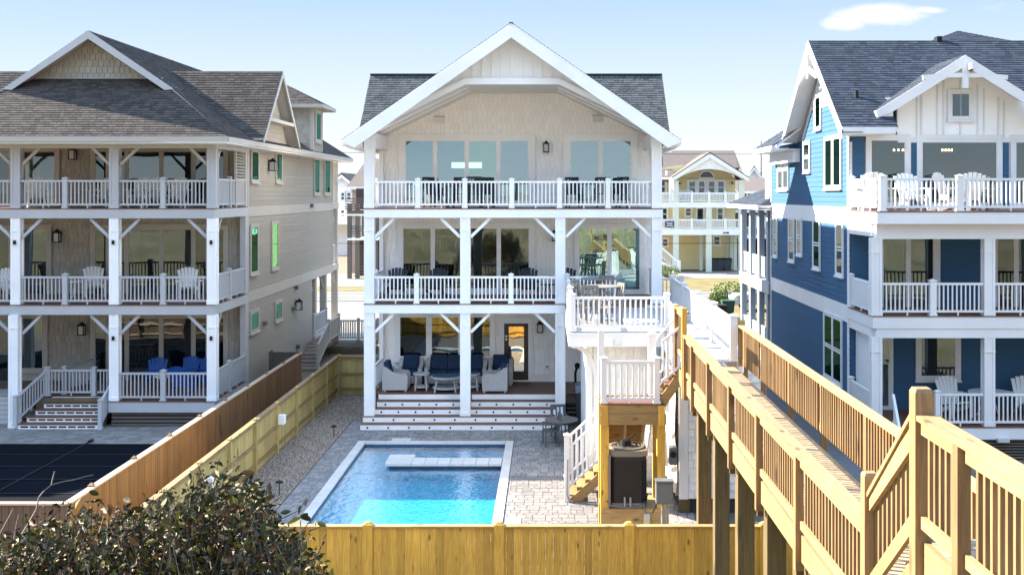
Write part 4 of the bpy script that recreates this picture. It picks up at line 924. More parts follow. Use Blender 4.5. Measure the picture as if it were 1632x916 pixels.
# main flight behind the posts, rising towards the landing, and the lower flight to the patio
flight(sd, (1.33, 27.5, .74), (1.33, 25.0, 2.98), (1, 0, 0), .86, 11, pineX, pineY, pineX, str_h=.26)
for x in (1.35, 1.76, 2.17): k = MB(); k.sbeam((x, 27.5, .50), (x, 25.0, 2.74), .05, .2); k.obj('stringer', pineY, sd)
k = MB(); k.box(1.2, 2.4, 27.5, 28.5, .60, .74); k.obj('lower_landing', pineX, sd)
railing(sd, (2.38, 27.5, .74), (2.38, 25.05, 2.98), .9, pw=.1, pitch=.13, m=whiteD)
railing(sd, (1.25, 27.45, .74), (1.25, 25.1, 2.98), .9, pw=.1, pitch=.13, m=whiteD)
railing(sd, (1.3, 28.5, .74), (2.9, 28.5, .74), .95, ends=(True, True), pw=.11, pitch=.13, m=whiteD)
flight(sd, (.50, 27.35, 0), (1.32, 27.35, .74), (0, 1, 0), 1.1, 4, pineX, pineX, str_h=.30)
railing(sd, (.47, 27.3, .30), (1.22, 27.3, .98), 1.0, pw=.1, pitch=.13, bal=.05, gap=.0, m=whiteD)
k = MB(); k.box(.40, .53, 27.24, 27.37, 0, 1.60); k.box(.38, .55, 27.22, 27.39, 1.60, 1.63); k.hexa([(.40, 27.24, 1.63), (.53, 27.24, 1.63), (.53, 27.37, 1.63), (.40, 27.37, 1.63), (.45, 27.3, 1.67), (.48, 27.3, 1.67), (.48, 27.32, 1.67), (.45, 27.32, 1.67)]); k.obj('newel', whiteD, sd)
k = MB(); k.tube([(.47, 27.20, 1.05), (.47, 27.18, .95), (.455, 27.18, .25), (.50, 27.18, .08), (.6, 27.2, .03)], .02, 8); k.obj('return_pipe', conduit, sd)
railing(sd, (.47, 28.45, .30), (1.22, 28.45, .98), 1.0, pw=.1, pitch=.13, bal=.05, gap=.0, ends=(True, False), m=whiteD)
# shingled shed under the boardwalk
sh = thing('storage_enclosure', 'white shingled enclosure on piles under the wooden boardwalk', 'enclosure', (4, 26.3, 0))
k = MB(); k.box(3.08, 5.1, 26.35, 30, .33, 3.42); sw = k.obj('wall', gapw, sh)
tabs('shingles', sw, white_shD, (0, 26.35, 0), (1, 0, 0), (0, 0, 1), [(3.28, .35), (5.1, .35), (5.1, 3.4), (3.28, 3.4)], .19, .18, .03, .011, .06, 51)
pbox('corner_trim', whiteD, sw, 3.06, 3.27, 26.31, 26.345, .33, 3.42)
k = MB(); k.box(3.1, 5.0, 26.4, 29.9, .0, .3); k.obj('gap_shade_block', inter, sh)  # dark solid stands in for shade in the gap below the walls
for x in (3.2, 4.1, 4.95): k = MB(); k.box(x - .12, x + .12, 26.36, 26.6, 0, .33); k.obj('pile', pineP, sh)
k = MB(); k.box(3.2, 4.3, 23.6, 23.66, .02, .40); k.obj('skirt_board', pineX, sh)
cl_ = mat('drop_cloth', (.66, .61, .53), .8, .08, 3, bump=.6, bscale=5)
dc = thing('drop_cloth', 'pale sheet hanging down the sunlit side of the white shingled enclosure', 'sheet', (3.0, 27.5, 0)); k = MB(); nn = 24
for i in range(nn + 1):
    y = 26.5 + 2.6 * i / nn
    for j in range(9):
        z = .35 + 2.9 * j / 8; k.v.append((2.99 + .06 * math.sin(i * 1.3) * (1 - j / 9) + .05 * math.sin(i * .5 + j) * (1 - j / 8), y, z))
for i in range(nn):
    for j in range(8): a = i * 9 + j; k.f.append((a, a + 9, a + 10, a + 1)); k.m.append(0); k.t.append(.5)
k.obj('cloth', cl_, dc, smooth=True)
# air-conditioning condenser on its stand
ac = thing('air_conditioner', 'tall brown air-conditioning condenser standing under the landing', 'air conditioner', (1.72, 24.5, .74))
cx, cy, r_, z0, z1 = X(1001, 24.0), 24.45, .42, .80, 1.98
def octa(r, z, e=.12): return [(cx - r + e, cy - r, z), (cx + r - e, cy - r, z), (cx + r, cy - r + e, z), (cx + r, cy + r - e, z), (cx + r - e, cy + r, z), (cx - r + e, cy + r, z), (cx - r, cy + r - e, z), (cx - r, cy - r + e, z)]
k = MB(); k.prism(octa(r_ - .02, z0 + .05), (0, 0, z1 - z0 - .18)); core = k.obj('grille', acdark, ac)
k = MB()
for i in range(22):
    z = z0 + .10 + i * (z1 - z0 - .3) / 22; k.prism(octa(r_ - .008, z), (0, 0, .012))
k.obj('louvres', acdark, core)
k = MB(); k.prism(octa(r_, z0), (0, 0, .06)); k.prism(octa(r_ + .005, z1 - .13), (0, 0, .12)); k.box(cx - r_ - .002, cx - r_ + .1, cy - r_ + .1, cy + r_ - .1, z0, z1 - .1); k.box(cx - r_ - .003, cx - r_ + .05, cy - r_ - .004, cy - r_ + .14, z0, z1 - .1); k.obj('casing', acbrown, ac)
k = MB()
for i in range(20):
    a = 2 * math.pi * i / 20; b = 2 * math.pi * (i + 1) / 20; R0 = .36; k.beam((cx + R0 * math.cos(a), cy + R0 * math.sin(a), z1), (cx + R0 * math.cos(b), cy + R0 * math.sin(b), z1), .06, .05)
for q in (.12, .2, .28):
    for i in range(16):
        a = 2 * math.pi * i / 16; b = 2 * math.pi * (i + 1) / 16; k.beam((cx + q * math.cos(a), cy + q * math.sin(a), z1 + .02), (cx + q * math.cos(b), cy + q * math.sin(b), z1 + .02), .012, .012)
for i in range(8): a = i * .785; k.beam((cx, cy, z1 + .02), (cx + .34 * math.cos(a), cy + .34 * math.sin(a), z1 + .01), .012, .012)
k.obj('fan_guard', acbrown, ac)
k = MB(); k.cyl((cx, cy, z1 - .02), (cx, cy, z1 - .005), .33, n=20); k.obj('fan_well', acdark, ac)
k = MB(); k.cyl((cx - .02, cy, z1 + .02), (cx - .02, cy, z1 + .14), .13, .11, 12); k.tube([(cx, cy, z1 + .14), (cx + .1, cy, z1 + .2), (cx + .18, cy, z1 + .28)], .02, 6); k.obj('fan_motor', black, ac)
k = MB(); k.tube([(cx - .45, cy - .42, z0 + .12), (cx - .38, cy - .46, z0 + .02), (cx, cy - .48, z0 - .02), (cx + .3, cy - .46, z0), (cx + .55, cy - .4, z0 + .12)], .02, 7); k.obj('hose', steel, ac)
for dx in (-.07, .05): k = MB(); k.cyl((cx + dx, cy - .45, z0 - .02), (cx + dx, cy - .45, z0 + .2), .025, n=8); k.obj('pipe', conduit, ac)
k = MB(); k.box(LX0, LX1 + .2, LY0 + .03, LY0 + .08, .42, .74); k.box(LX0, LX1 + .15, LY0 + .08, 25.1, .70, .75); k.obj('equipment_shelf', pineX, sd)
k = MB(); k.box(X(1026, 23.9), X(1036, 23.9), 23.93, 23.98, .30, .66); o = k.obj('outlet_cover', mat('beige_plastic', (.5, .46, .35), .5), sd)
eb = thing('electrical_box', 'grey metal electrical box on two conduits beside the brown condenser', 'electrical box', (2.3, 23, 0))
x0, x1 = X(1046, 22.9), X(1073, 22.9); k = MB(); k.box(x0, x1, 22.9, 23.15, Z(803, 22.9), Z(768, 22.9)); k.box(x0 - .015, x1 + .015, 22.88, 23.15, Z(768, 22.9), Z(766, 22.9)); e_ = k.obj('case', steel, eb); k = MB(); k.box(x0 + .015, x1 - .015, 22.885, 22.9, Z(801, 22.9), Z(771, 22.9)); k.obj('door', steel, e_)
for px in (1056, 1062): k = MB(); k.cyl((X(px, 23), 23.02, 0), (X(px, 23), 23.02, 1.3), .03, n=8); k.obj('conduit', conduit, eb)
k = MB(); k.tube([(X(1050, 23), 23.02, 1.28), (X(1045, 23), 23, 1.1), (X(1042, 23), 23.2, .9), (X(1030, 23), 23.4, .85), (cx + .45, cy, .95)], .015, 6); k.obj('cable', black, eb)
mt = thing('electric_meter', 'small dark meter box fixed on the enclosure beside the electrical box', 'meter', (2.95, 26, 1.5)); k = MB(); k.box(2.80, 2.98, 26.0, 26.25, 1.2, 1.6); k.obj('case', steel, mt); k = MB(); k.cyl((2.89, 26.0, 1.45), (2.89, 25.93, 1.45), .07, n=12); k.obj('dial', black, mt)
# bins and hose in the gap beside the porch
bn = thing('trash_bin', 'grey wheeled bin with a bagged lid in the gap beside the porch steps', 'bin', (1.2, 36.6, 0)); k = MB(); k.hexa([(.95, 36.4, .05), (1.4, 36.4, .05), (1.4, 36.9, .05), (.95, 36.9, .05), (.9, 36.3, 1.0), (1.45, 36.3, 1.0), (1.45, 36.95, 1.0), (.9, 36.95, 1.0)]); k.obj('body', binm, bn); k = MB(); k.rbox(.88, 1.47, 36.28, 36.97, 1.0, 1.28, .08, 3); k.obj('lid', mat('bag_blue_grey', (.25, .32, .38), .4, .2, 6, bump=.5), bn)
hs = thing('garden_hose', 'black hose hanging on the wall beside the trash bin', 'hose', (.8, 38.9, 1.2)); k = MB(); k.tube([(X(920, 37.4), 37.4, 1.75), (X(917, 37.4), 37.4, 1.5), (X(918, 37.4), 37.4, .2)], .04, 8); k.cyl((X(920, 37.4), 37.4, 1.72), (X(920, 37.4), 37.3, 1.78), .09, n=10); k.obj('tube', black, hs)
# bistro set on the patio
tm_ = metal_table('bistro_table', 'round grey bistro table on the pavers half behind the stair rail', .5, .72, (X(895, 33.6), 33.7, 0), greychair, 24)
dkg = mat('dark_grey_teak', (.10, .105, .11), .6, .15)
cc = tall_chair(dkg, 'bistro_chair', 4, .95); place(cc, [False], (X(878, 33.4), 33.4, 0), R(-80), 'dark slatted chair on the pavers beside the round bistro table')
c2_ = tall_chair(dkg, 'bistro_chair', 4, .95); place(c2_, [False], (X(893, 34.4), 34.5, 0), R(15), 'dark slatted chair behind the round bistro table near the steps')
# dining sets on the sun deck
bar = tall_chair(greychair, 'bar_chair', 4, 1.08); u_ = [False]
for px, d, a, lab in ((930, 31.6, 60, 'tall grey slatted chair at the left of the sun deck tables'), (945, 30.2, 160, 'tall grey slatted chair nearest the front railing of the sun deck'), (962, 33.2, -20, 'tall grey slatted chair behind the sun deck tables'), (975, 30.6, -70, 'tall grey slatted chair at the right of the front sun deck table')):
    place(bar, u_, (X(px, d), d, Z2), R(a), lab, 'tall slatted chairs on the sun deck')
metal_table('deck_table', 'round weathered grey table at the front left of the sun deck', .55, .98, (X(958, 30.8), 31.0, Z2), greychair, 24)
metal_table('deck_table', 'round weathered grey table at the back left of the sun deck', .6, .98, (X(958, 33.8), 33.9, Z2), greychair, 24)

# ================================================================== WOODEN BOARDWALK
bw = thing('boardwalk', 'long raised yellow pine boardwalk with railings and steps up to a platform', 'boardwalk', (3.5, 17, 0))
XLW, XRW, ZD = 2.81, 4.19, 3.70
n = 100
for i in range(n):
    a = 9.75 + (24.5 - 9.75) * i / n; pbox('deck_board', deckwood, bw, XLW + .02, XRW - .16, a + .005, a + .1475 - .005, ZD - .035, ZD + random.uniform(-.003, .002))
for x in (XLW - .02, XRW - .16): 
    k = MB(); k.box(x - .02, x + .02, 9.6, 24.45, ZD - .27, ZD + .02 if x < 3 else ZD - .005); k.obj('rim_joist', pineY, bw)
for x in (3.2, 3.75): k = MB(); k.box(x - .02, x + .02, 9.7, 24.4, ZD - .26, ZD - .04); k.obj('joist', pineP, bw)
def wood_rail(x, y0, y1, z0a, z0b, posts, out, h=.9, pitch=.128, pz=-.38, cap_off=0.0, caps=True, pext=0.0, bottom=.13):
    """wooden railing along Y at X=x; out = -1/+1 side of the posts; floor z goes z0a -> z0b"""
    k = MB(); zf = lambda y: z0a + (z0b - z0a) * (y - y0) / (y1 - y0)
    k.sbeam((x - out * -.01, y0, z0a + h - .018), (x - out * -.01, y1, z0b + h - .018), .16, .038)
    if True:
        k.sbeam((x + out * .035, y0, z0a + h - .09), (x + out * .035, y1, z0b + h - .09), .038, .10)
    r = k.obj('railing', pineY, bw)
    k = MB(); k.sbeam((x + out * .035, y0, z0a + bottom), (x + out * .035, y1, z0b + bottom), .038, .09); k.obj('bottom_rail', pineY, r)
    n = int((y1 - y0) / pitch)
    for i in range(n):
        y = y0 + (i + .5) * (y1 - y0) / n; z = zf(y); j = random.uniform(-.004, .004)
        if any(abs(y - q) < .075 for q in posts): continue
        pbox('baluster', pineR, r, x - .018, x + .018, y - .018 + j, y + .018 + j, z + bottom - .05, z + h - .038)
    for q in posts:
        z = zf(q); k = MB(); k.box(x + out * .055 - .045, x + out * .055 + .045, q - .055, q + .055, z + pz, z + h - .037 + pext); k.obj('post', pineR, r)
    return r
lp = [DX(p, XLW) for p in (1109, 1135, 1170.7, 1216, 1280.5, 1377)]
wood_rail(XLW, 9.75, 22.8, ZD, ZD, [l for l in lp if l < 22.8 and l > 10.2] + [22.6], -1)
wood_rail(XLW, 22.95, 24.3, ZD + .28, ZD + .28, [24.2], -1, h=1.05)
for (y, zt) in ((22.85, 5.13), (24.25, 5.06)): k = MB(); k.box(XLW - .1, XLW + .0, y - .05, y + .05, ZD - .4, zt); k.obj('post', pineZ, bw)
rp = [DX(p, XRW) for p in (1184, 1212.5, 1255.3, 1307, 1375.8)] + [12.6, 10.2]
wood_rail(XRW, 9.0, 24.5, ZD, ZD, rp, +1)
pbox('post_block', pineX, bw, XRW - .05, XRW + .09, 24.5, 24.6, ZD, ZD + 1.0)
# piles and cross beams
for y in lp[:-1] + [10.3]:
    k = MB(); k.box(XLW + .03, XLW + .28, y - .13, y + .13, hgt(3, y) - .2, ZD - .28); k.obj('pile', pineP, bw)
    if y < 21: k = MB(); k.box(XRW - .48, XRW - .23, y - .13, y + .13, hgt(4, y) - .2, ZD - .28); k.obj('pile', pineP, bw)
    k = MB(); k.box(XLW - .05, XRW - .1, y + .13, y + .17, ZD - .5, ZD - .275); k.obj('cross_beam', pineP, bw)
# platform above with its stair
ZP = 4.88; yU, yL = 8.43, 9.72
for i in range(36): a = 3.2 + i * .145; pbox('deck_board', deckwood, bw, XLW + .02, 4.5, a + .004, a + .141, ZP - .035, ZP)
k = MB(); k.box(XLW - .03, XLW + .02, 3.2, yU - .08, ZP - .32, ZP - .01); k.obj('rim_joist', pineY, bw)
k = MB(); k.box(XLW + .02, 4.5, yU - .06, yU - .02, ZP - .30, ZP - .036); k.obj('rim_joist', pineX, bw)
wood_rail(XLW, 3.3, yU - .09, ZP, ZP, [DX(1545, XLW)], -1, h=.93, pitch=.115, bottom=.14)
k = MB(); k.box(XLW - .09, XLW + .05, yU - .07, yU + .07, ZP - 3.5, 5.97); k.hexa([(XLW - .09, yU - .07, 5.97), (XLW + .05, yU - .07, 5.97), (XLW + .05, yU + .07, 5.97), (XLW - .09, yU + .07, 5.97), (XLW - .075, yU - .055, 6.0), (XLW + .035, yU - .055, 6.0), (XLW + .035, yU + .055, 6.0), (XLW - .075, yU + .055, 6.0)]); k.obj('newel', pineR, bw)
k = MB(); k.box(XLW - .10, XLW + .02, yL - .06, yL + .06, ZD - 3.0, 5.03); k.hexa([(XLW - .10, yL - .06, 5.03), (XLW + .02, yL - .06, 5.03), (XLW + .02, yL + .06, 5.03), (XLW - .10, yL + .06, 5.03), (XLW - .085, yL - .045, 5.055), (XLW + .005, yL - .045, 5.055), (XLW + .005, yL + .045, 5.055), (XLW - .085, yL + .045, 5.055)]); k.obj('newel', pineR, bw)
# sloping rail between them
k = MB(); za, zb_ = 5.80, 4.86
k.sbeam((XLW - .01, yU + .07, za - .02), (XLW - .01, yL - .02, zb_ - .02), .15, .045); k.sbeam((XLW - .045, yU + .0, za - .12), (XLW - .045, yL + .02, zb_ - .10), .04, .17); sr = k.obj('stair_railing', pineY, bw)
k = MB(); k.sbeam((XLW - .045, yU, ZP + .16), (XLW - .045, yL, ZD + .36), .04, .15); k.obj('bottom_rail', pineY, sr)
for i in range(10):
    t_ = (i + .7) / 10.6; y = yU + .05 + (yL - yU) * t_; zt = za + (zb_ - za) * t_ - .06; zb2 = ZP + .16 + (ZD + .36 - ZP - .16) * t_
    pbox('baluster', pineR, sr, XLW - .018, XLW + .018, y - .018, y + .018, zb2, zt)
for i in range(6):
    z = ZD + (ZP - ZD) * (i + 1) / 7; y1 = yL - .05 - (yL - yU) * (i) / 7; pbox('stair_tread', deckwood, bw, XLW + .02, XRW + .2, y1 - .26, y1, z - .035, z)
k = MB(); k.prism([(XLW - .0, yL + .1, ZD - .25), (XLW - .0, yU, ZP - .5), (XLW - .0, yU, ZP - .02), (XLW - .0, yL + .1, ZD + .06)], (.03, 0, 0)); k.obj('stringer', pineY, bw)
# ================================================================== GREY-BEIGE HOUSE (left)
gh = thing('house', 'grey-beige three-storey house with brown shingle roof and stacked porches, left', 'house', (-15, 36, 0))
GX = -10.66; GWX = -10.66; GD = 36.0; GW = 40.0; G1, G2, G3 = .83, 3.90, 6.97; GB = 55.9; GL = -20.6
gf = front(GW); gs = sideR(GWX)
k = MB(); k.box(GL, GWX, GW + .005, 51, 0, 9.15); k.box(GL, GWX, 51, GB, 3.55, 9.15); gw = k.obj('wall', gapb, gh)
# side wall planks by storey
for (z0, z1, y0, y1) in ((.05, 3.56, GW, 51.0), (G2 + .08, 6.62, GW, GB), (G3 + .03, 9.12, GW, GB)):
    siding(gw, gs, [(y0, z0), (y1, z0), (y1, z1), (y0, z1)], beige, .175, .02, split=9)
for z0, z1 in ((3.56, 3.97), (6.61, 6.99)): k = MB(); gs.box(k, GW, GB, z0, z1, 0, .035); k.obj('band_board', cream, gw)
k = MB(); gs.box(k, GW - .0, GW + .14, 0, 9.1, 0, .04); k.obj('corner_trim', cream, gw)
k = MB(); gs.box(k, GB - .14, GB, 3.5, 9.1, 0, .04); k.obj('corner_trim', cream, gw)
for z0, z1 in ((G1, 3.6), (G2, 6.67), (G3, 9.0)):
    tabs('shingles', gw, beige_sh, (0, GW, 0), (1, 0, 0), (0, 0, 1), [(GL, z0), (GWX - .05, z0), (GWX - .05, z1), (GL, z1)], .17, .23, .03, .010, .06, int(z0 * 10))
# porch floors
def gfloor(z, fas=.32, boards=True):
    mb = MB(); mb.box(GL, GX, GD + .06, GW, z - fas + .04, z - .03); mb.obj('porch_ceiling', ceil, gh)
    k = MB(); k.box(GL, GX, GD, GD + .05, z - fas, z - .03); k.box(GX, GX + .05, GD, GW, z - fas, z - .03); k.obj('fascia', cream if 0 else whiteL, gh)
    for i in range(27): a = GD - .02 + 4.0 * i / 27; pbox('deck_board', deckm, gh, GL, GX + .03, a + .003, a + .145, z - .028, z)
gfloor(G3); gfloor(G2)
k = MB(); k.box(-14.0, GX, 36.3, GW, G1 - .3, G1 - .03); k.box(GL, -14.0, 37.0, GW, G1 - .3, G1 - .03); gfl = k.obj('porch_floor', greywood, gh)
k = MB(); k.box(-14.0, GX, GD, GD + .05, G1 - .36, G1 - .03); k.box(GX, GX + .05, GD, GW, G1 - .36, G1 - .03); k.obj('fascia', whiteL, gh)
for i in range(27): a = GD - .02 + 4.0 * i / 27; pbox('deck_board', deckm, gfl, -14.0 if a < 36.9 else GL, GX + .03, a + .003, a + .145, G1 - .028, G1)
gcol = (-20.15, -16.98, -13.84, -10.72)
for i, x in enumerate(gcol):
    column(x, 0 if i < 2 else G1, G2 - .32, parent=gh, y=GD - .15 if i < 2 else GD, w=.30); column(x, G2, G3 - .32, parent=gh, w=.30); column(x, G3, 9.0, parent=gh, w=.30, m=whiteL)
    for zt in (G2 - .32, G3 - .32, 8.98):
        if i < 3: brace(x + .05, 1, zt, parent=gh, m=whiteL if zt < 8 else cream)
        if i > 0: brace(x - .05, -1, zt, parent=gh, m=whiteL if zt < 8 else cream)
        if i == 3: braceY(x, GD + .25, 1, zt, parent=gh, m=cream)
for z0, z1 in ((G1, G2 - .32), (G2, G3 - .32), (G3, 9)): pbox('post', whiteL, gh, GX - .16, GX + .04, GW - .3, GW - .02, z0, z1)
# sconces on the columns
for x in gcol[1:]:
    for z in (G1 + 2.0, G2 + 1.98): k = MB(); k.box(x - .04, x + .03, GD - .05, GD - .002, z - .06, z + .07); k.obj('post_lamp', black, gh)
for zf_ in (G2, G3):
    for i in range(3):
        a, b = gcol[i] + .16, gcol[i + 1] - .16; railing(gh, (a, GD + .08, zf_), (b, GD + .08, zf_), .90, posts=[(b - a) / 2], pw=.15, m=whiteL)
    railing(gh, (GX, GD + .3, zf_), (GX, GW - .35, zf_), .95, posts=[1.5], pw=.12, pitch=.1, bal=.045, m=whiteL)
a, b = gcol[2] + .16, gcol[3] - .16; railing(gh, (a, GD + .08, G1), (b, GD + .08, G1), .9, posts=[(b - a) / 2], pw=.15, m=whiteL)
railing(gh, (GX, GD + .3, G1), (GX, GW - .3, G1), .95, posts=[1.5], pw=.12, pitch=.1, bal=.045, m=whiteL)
# stair, gate and its rails
railing(gh, (-16.35, 36.98, G1), (-14.85, 36.98, G1), .86, posts=[], ends=(True, True), pw=.13, m=whiteL)
railing(gh, (-14.75, 36.98, G1), (-14.0, 36.98, G1), .86, ends=(False, False), pw=.13, m=whiteL)
railing(gh, (-15.9, 37.2, G1), (-15.9, 39.5, G1), .86, ends=(True, True), pw=.13, m=whiteL)
railing(gh, (-16.85, 35.75, .12), (-16.4, 36.95, G1), .86, ends=(True, True), pw=.12, m=whiteL)
railing(gh, (-14.15, 35.72, .0), (-14.1, 36.4, .45), .86, ends=(True, False), pw=.12, m=whiteL)
k = MB(); gst = k.box(-16.7, -14.2, 36.85, 37, 0, G1 - .05).obj('stairs', dirt, gh)
for i in range(5):
    z = G1 - .166 * i; y = 36.95 - .3 * i; xa = -16.2 - .14 * i; xa = max(xa, -16.8)
    k = MB(); k.box(xa, -14.2, y - .02, y, z - .166, z - .035); rs = k.obj('riser', white, gst)
    if i: 
        pbox('tread', deckm, gst, xa - .04, -14.18, y - .05, y + .3, z - .032, z)
        n = 7 + (i > 2); L_ = (-14.25 - xa)
        for j in range(n): x = xa + .08 + (L_ - .1) * j / n; c = MB(); c.box(x, x + L_ / n * .78, y - .026, y - .021, z - .125, z - .075); c.obj('riser_slot', black, rs)
    k = MB(); k.box(xa, -14.2, y, 36.9, 0, max(.01, z - .17)); k.obj('stair_infill', dirt, gst) if z > .18 else None
for j in range(5): pbox('lattice_slat', greywood, gh, -13.95, GX, 36.12, 36.15, .02 + .115 * j, .095 + .115 * j)
k = MB(); k.box(-13.95, GX, 36.3, 36.35, 0, G1 - .35); k.obj('dark_backing', inter, gh)  # dark sheet behind the lattice slats
k = MB(); k.box(GX - .1, GX, 36.3, GW, 0, G1 - .36); k.obj('skirt', beige, gh)
for i in range(6): pbox('skirt_slat', beige, gh, GL, -16.9, 37.2, 37.25, .03 + .1 * i, .12 + .1 * i)
# front windows and doors
def hx(px): return X(px, GW)
def hz(py): return Z(py, GW)
kw = dict(tm=cream, c0=.036, sill=False, sash=.05)
for (zt_, zb_, sh_) in ((240, 326, 0), (364, 478, 1), (505, 632, 2)):
    tt, bt = hz(zt_), hz(zb_) 
    window(gh, gf, hx(192), hx(331), bt, tt, [(hx(192), hx(203)), (hx(203), hx(258)), (hx(258), hx(309)), (hx(309), hx(331))], trim=.16, gm=[g_dark, g_main, g_main, g_dark], room=inter, name='sliding_door', curtain=[(hx(206), hx(222), curt)] if sh_ == 1 else None, **kw)
    if sh_ < 2: window(gh, gf, hx(38), hx(90) if sh_ == 0 else hx(77), bt, tt, 1, trim=.14, gm=g_main, room=inter, name='sliding_door', **kw)
    window(gh, gf, hx(-60), hx(17), bt, tt, 2, trim=.12, gm=g_dark, room=inter, name='window', **kw)
    window(gh, gf, hx(151), hx(172), bt, tt, 1, trim=.13, gm=g_dark, room=inter, name='door', **kw)
    window(gh, gf, hx(344), hx(359), bt, tt, 1, trim=.12, gm=g_dark, room=inter, name='window', **kw)
window(gh, gf, hx(34), hx(71), hz(588), hz(505), 1, trim=.14, gm=g_main, room=inter, name='window', **kw)
shut = mat('shutter_green', (.50, .56, .36), .7)  # pale yellow-green slat colour
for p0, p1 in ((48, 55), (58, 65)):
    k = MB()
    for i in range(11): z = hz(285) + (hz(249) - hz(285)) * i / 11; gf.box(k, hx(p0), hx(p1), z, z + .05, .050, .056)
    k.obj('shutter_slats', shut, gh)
lantern(gh, gf, hx(118.5), hz(247), 1.15); lantern(gh, gf, hx(94), hz(378), 1.15); lantern(gh, gf, hx(133), hz(525), 1.15)
# louvred screen on the side of the top porch
k = MB(); x = GX + .02; k.box(x - .04, x + .03, 38.45, 38.52, G3, 9.0); k.box(x - .04, x + .03, 39.88, 39.95, G3, 9.0); k.box(x - .04, x + .03, 38.52, 39.88, G3 + .93, G3 + 1.0); lv = k.obj('louvre_screen', cream, gh)
for i in range(9): z = G3 + 1.04 + i * .105; kk = MB(); kk.hexa([(x - .05, 38.52, z + .06), (x - .04, 38.52, z + .07), (x - .04, 39.88, z + .07), (x - .05, 39.88, z + .06), (x + .01, 38.52, z), (x + .02, 38.52, z + .01), (x + .02, 39.88, z + .01), (x + .01, 39.88, z)]); kk.obj('louvre_slat', cream, lv)
k = MB(); k.box(x - .02, x, 38.52, 39.88, G3 + .05, G3 + .93); k.obj('panel', beige, lv)
# side windows  (px0,px1 at mid height, pytop, pybottom)
def swin(fr, xw, px0, px1, py0, py1, parent, tm=cream, room=refl_green, gm=g_green, panes=1, hung=False, trim=.09, **k2):
    d0, d1 = sorted((DX(px0, xw), DX(px1, xw))); dm = (d0 + d1) / 2
    return window(parent, fr, d0 + trim, d1 - trim, Z(py1, dm) + trim, Z(py0, dm) - trim, panes, trim=trim, tm=tm, room=room, gm=gm, hung=hung, c0=.02, **k2)
for a in ((398, 411, 237, 292), (438, 448, 241, 293), (499, 508, 251, 311), (515.5, 525, 252, 311), (397, 410, 357, 438), (431, 442, 352, 430), (397, 411, 493, 530), (437, 448, 478, 512)):
    swin(gs, GWX, *a, gh)
ow_ = swin(gs, GWX, 432, 441.5, 354, 428, gh) if 0 else None
for (px, py) in ((427.5, 265), (470.5, 487)):
    d = DX(px, GWX); lantern(gh, gs, d, Z(py, d), 1.25)
for (px, py) in ((419, 515), (474, 247), (494, 328), (466, 491), (470, 458), (472, 552)):
    d = DX(px, GWX); k = MB(); gs.box(k, d - .12, d + .12, Z(py + 3, d), Z(py - 3, d), .02, .16); k.obj('wall_fitting', steel, gh)
# roof ---------------------------------------------------------
EX, EY, EZ = -10.02, 35.3, 9.22; RX, RZ = -15.3, 12.86; WXE = 2 * RX - EX; gy = 37.6; gz_ = 10.87; gx_ = 2.8
yb = 57.9
roof_plane(gh, roof_brown, [(WXE, EY, EZ), (EX, EY, EZ), (RX + gx_, gy, 10.87), (RX + gx_ - .82, 38.3, 11.372), (RX - gx_ + .82, 38.3, 11.372), (RX - gx_, gy, 10.87)], .1, seed=61, under=cream)
# remaining hip corners of the front slope
sl = (RZ - EZ) / (RX - EX) * -1
def eastz(x): return RZ - (x - RX) * (RZ - EZ) / (EX - RX)
roof_plane(gh, roof_brown, [(EX, gy, EZ), (EX, yb, EZ), (RX, yb - 4, RZ), (RX, gy, RZ)], .1, seed=62, under=cream)
roof_plane(gh, roof_brown, [(EX, EY, EZ), (EX, gy, EZ), (RX + gx_, gy, eastz(RX + gx_))], .1, seed=73, under=cream)
roof_plane(gh, roof_brown, [(WXE, yb, EZ), (WXE, gy, EZ), (RX, gy, RZ), (RX, yb - 4, RZ)], .1, seed=63, under=cream)
roof_plane(gh, roof_brown, [(WXE, gy, EZ), (WXE, EY, EZ), (RX - gx_, gy, eastz(RX + gx_))], .1, seed=74, under=cream)
k = MB(); k.prism([(RX - gx_ + .05, 38.3, 10.98), (RX + gx_ - .05, 38.3, 10.98), (RX, 38.3, RZ - .05)], (0, .2, 0)); gg = k.obj('gable_wall', gapb, gh)
tabs('shingles', gg, beige_sh, (0, 38.3, 0), (1, 0, 0), (0, 0, 1), [(RX - 2.1, 11.3), (RX + 2.1, 11.3), (RX, 12.75)], .19, .22, .034, .018, .08, 64)
k = MB(); k.box(RX - 2.25, RX + 2.25, 38.22, 38.3, 11.20, 11.36); k.obj('gable_trim', whiteL, gh)
for s_ in (-1, 1):
    tip = (RX + s_ * (gx_ + .05), gy, eastz(RX + gx_) - .02); k = MB(); k.prism([(RX, gy - .03, RZ + .0), (tip[0], gy - .03, tip[2]), (tip[0] - s_ * .3, gy - .03, tip[2] - .03), (RX, gy - .03, RZ - .27)], (0, .07, 0)); k.obj('rake_board', whiteL, gh)
    k = MB(); k.prism([(RX, gy + .04, RZ - .06), (tip[0], gy + .04, tip[2] - .06), (tip[0], gy + .04, tip[2] - .1), (RX, gy + .04, RZ - .1)], (0, .7, 0)); k.obj('soffit', cream, gh)
# fascia/gutter
k = MB(); k.box(WXE, EX + .02, EY - .05, EY, EZ - .17, EZ + .0); k.box(EX, EX + .05, EY, yb, EZ - .17, EZ); k.obj('gutter', cream, gh)
k = MB(); k.box(WXE, EX, EY, GW, 9.0, 9.04); k.box(GWX - .1, EX, GW, yb, 9.0, 9.04); k.obj('soffit', ceil, gh)
k = MB(); k.box(GL, GX + .1, GD - .03, GD + .33, 8.88, 9.0); k.box(GX - .2, GX + .07, GD + .33, GW, 8.88, 9.0); k.obj('porch_beam', cream, gh)
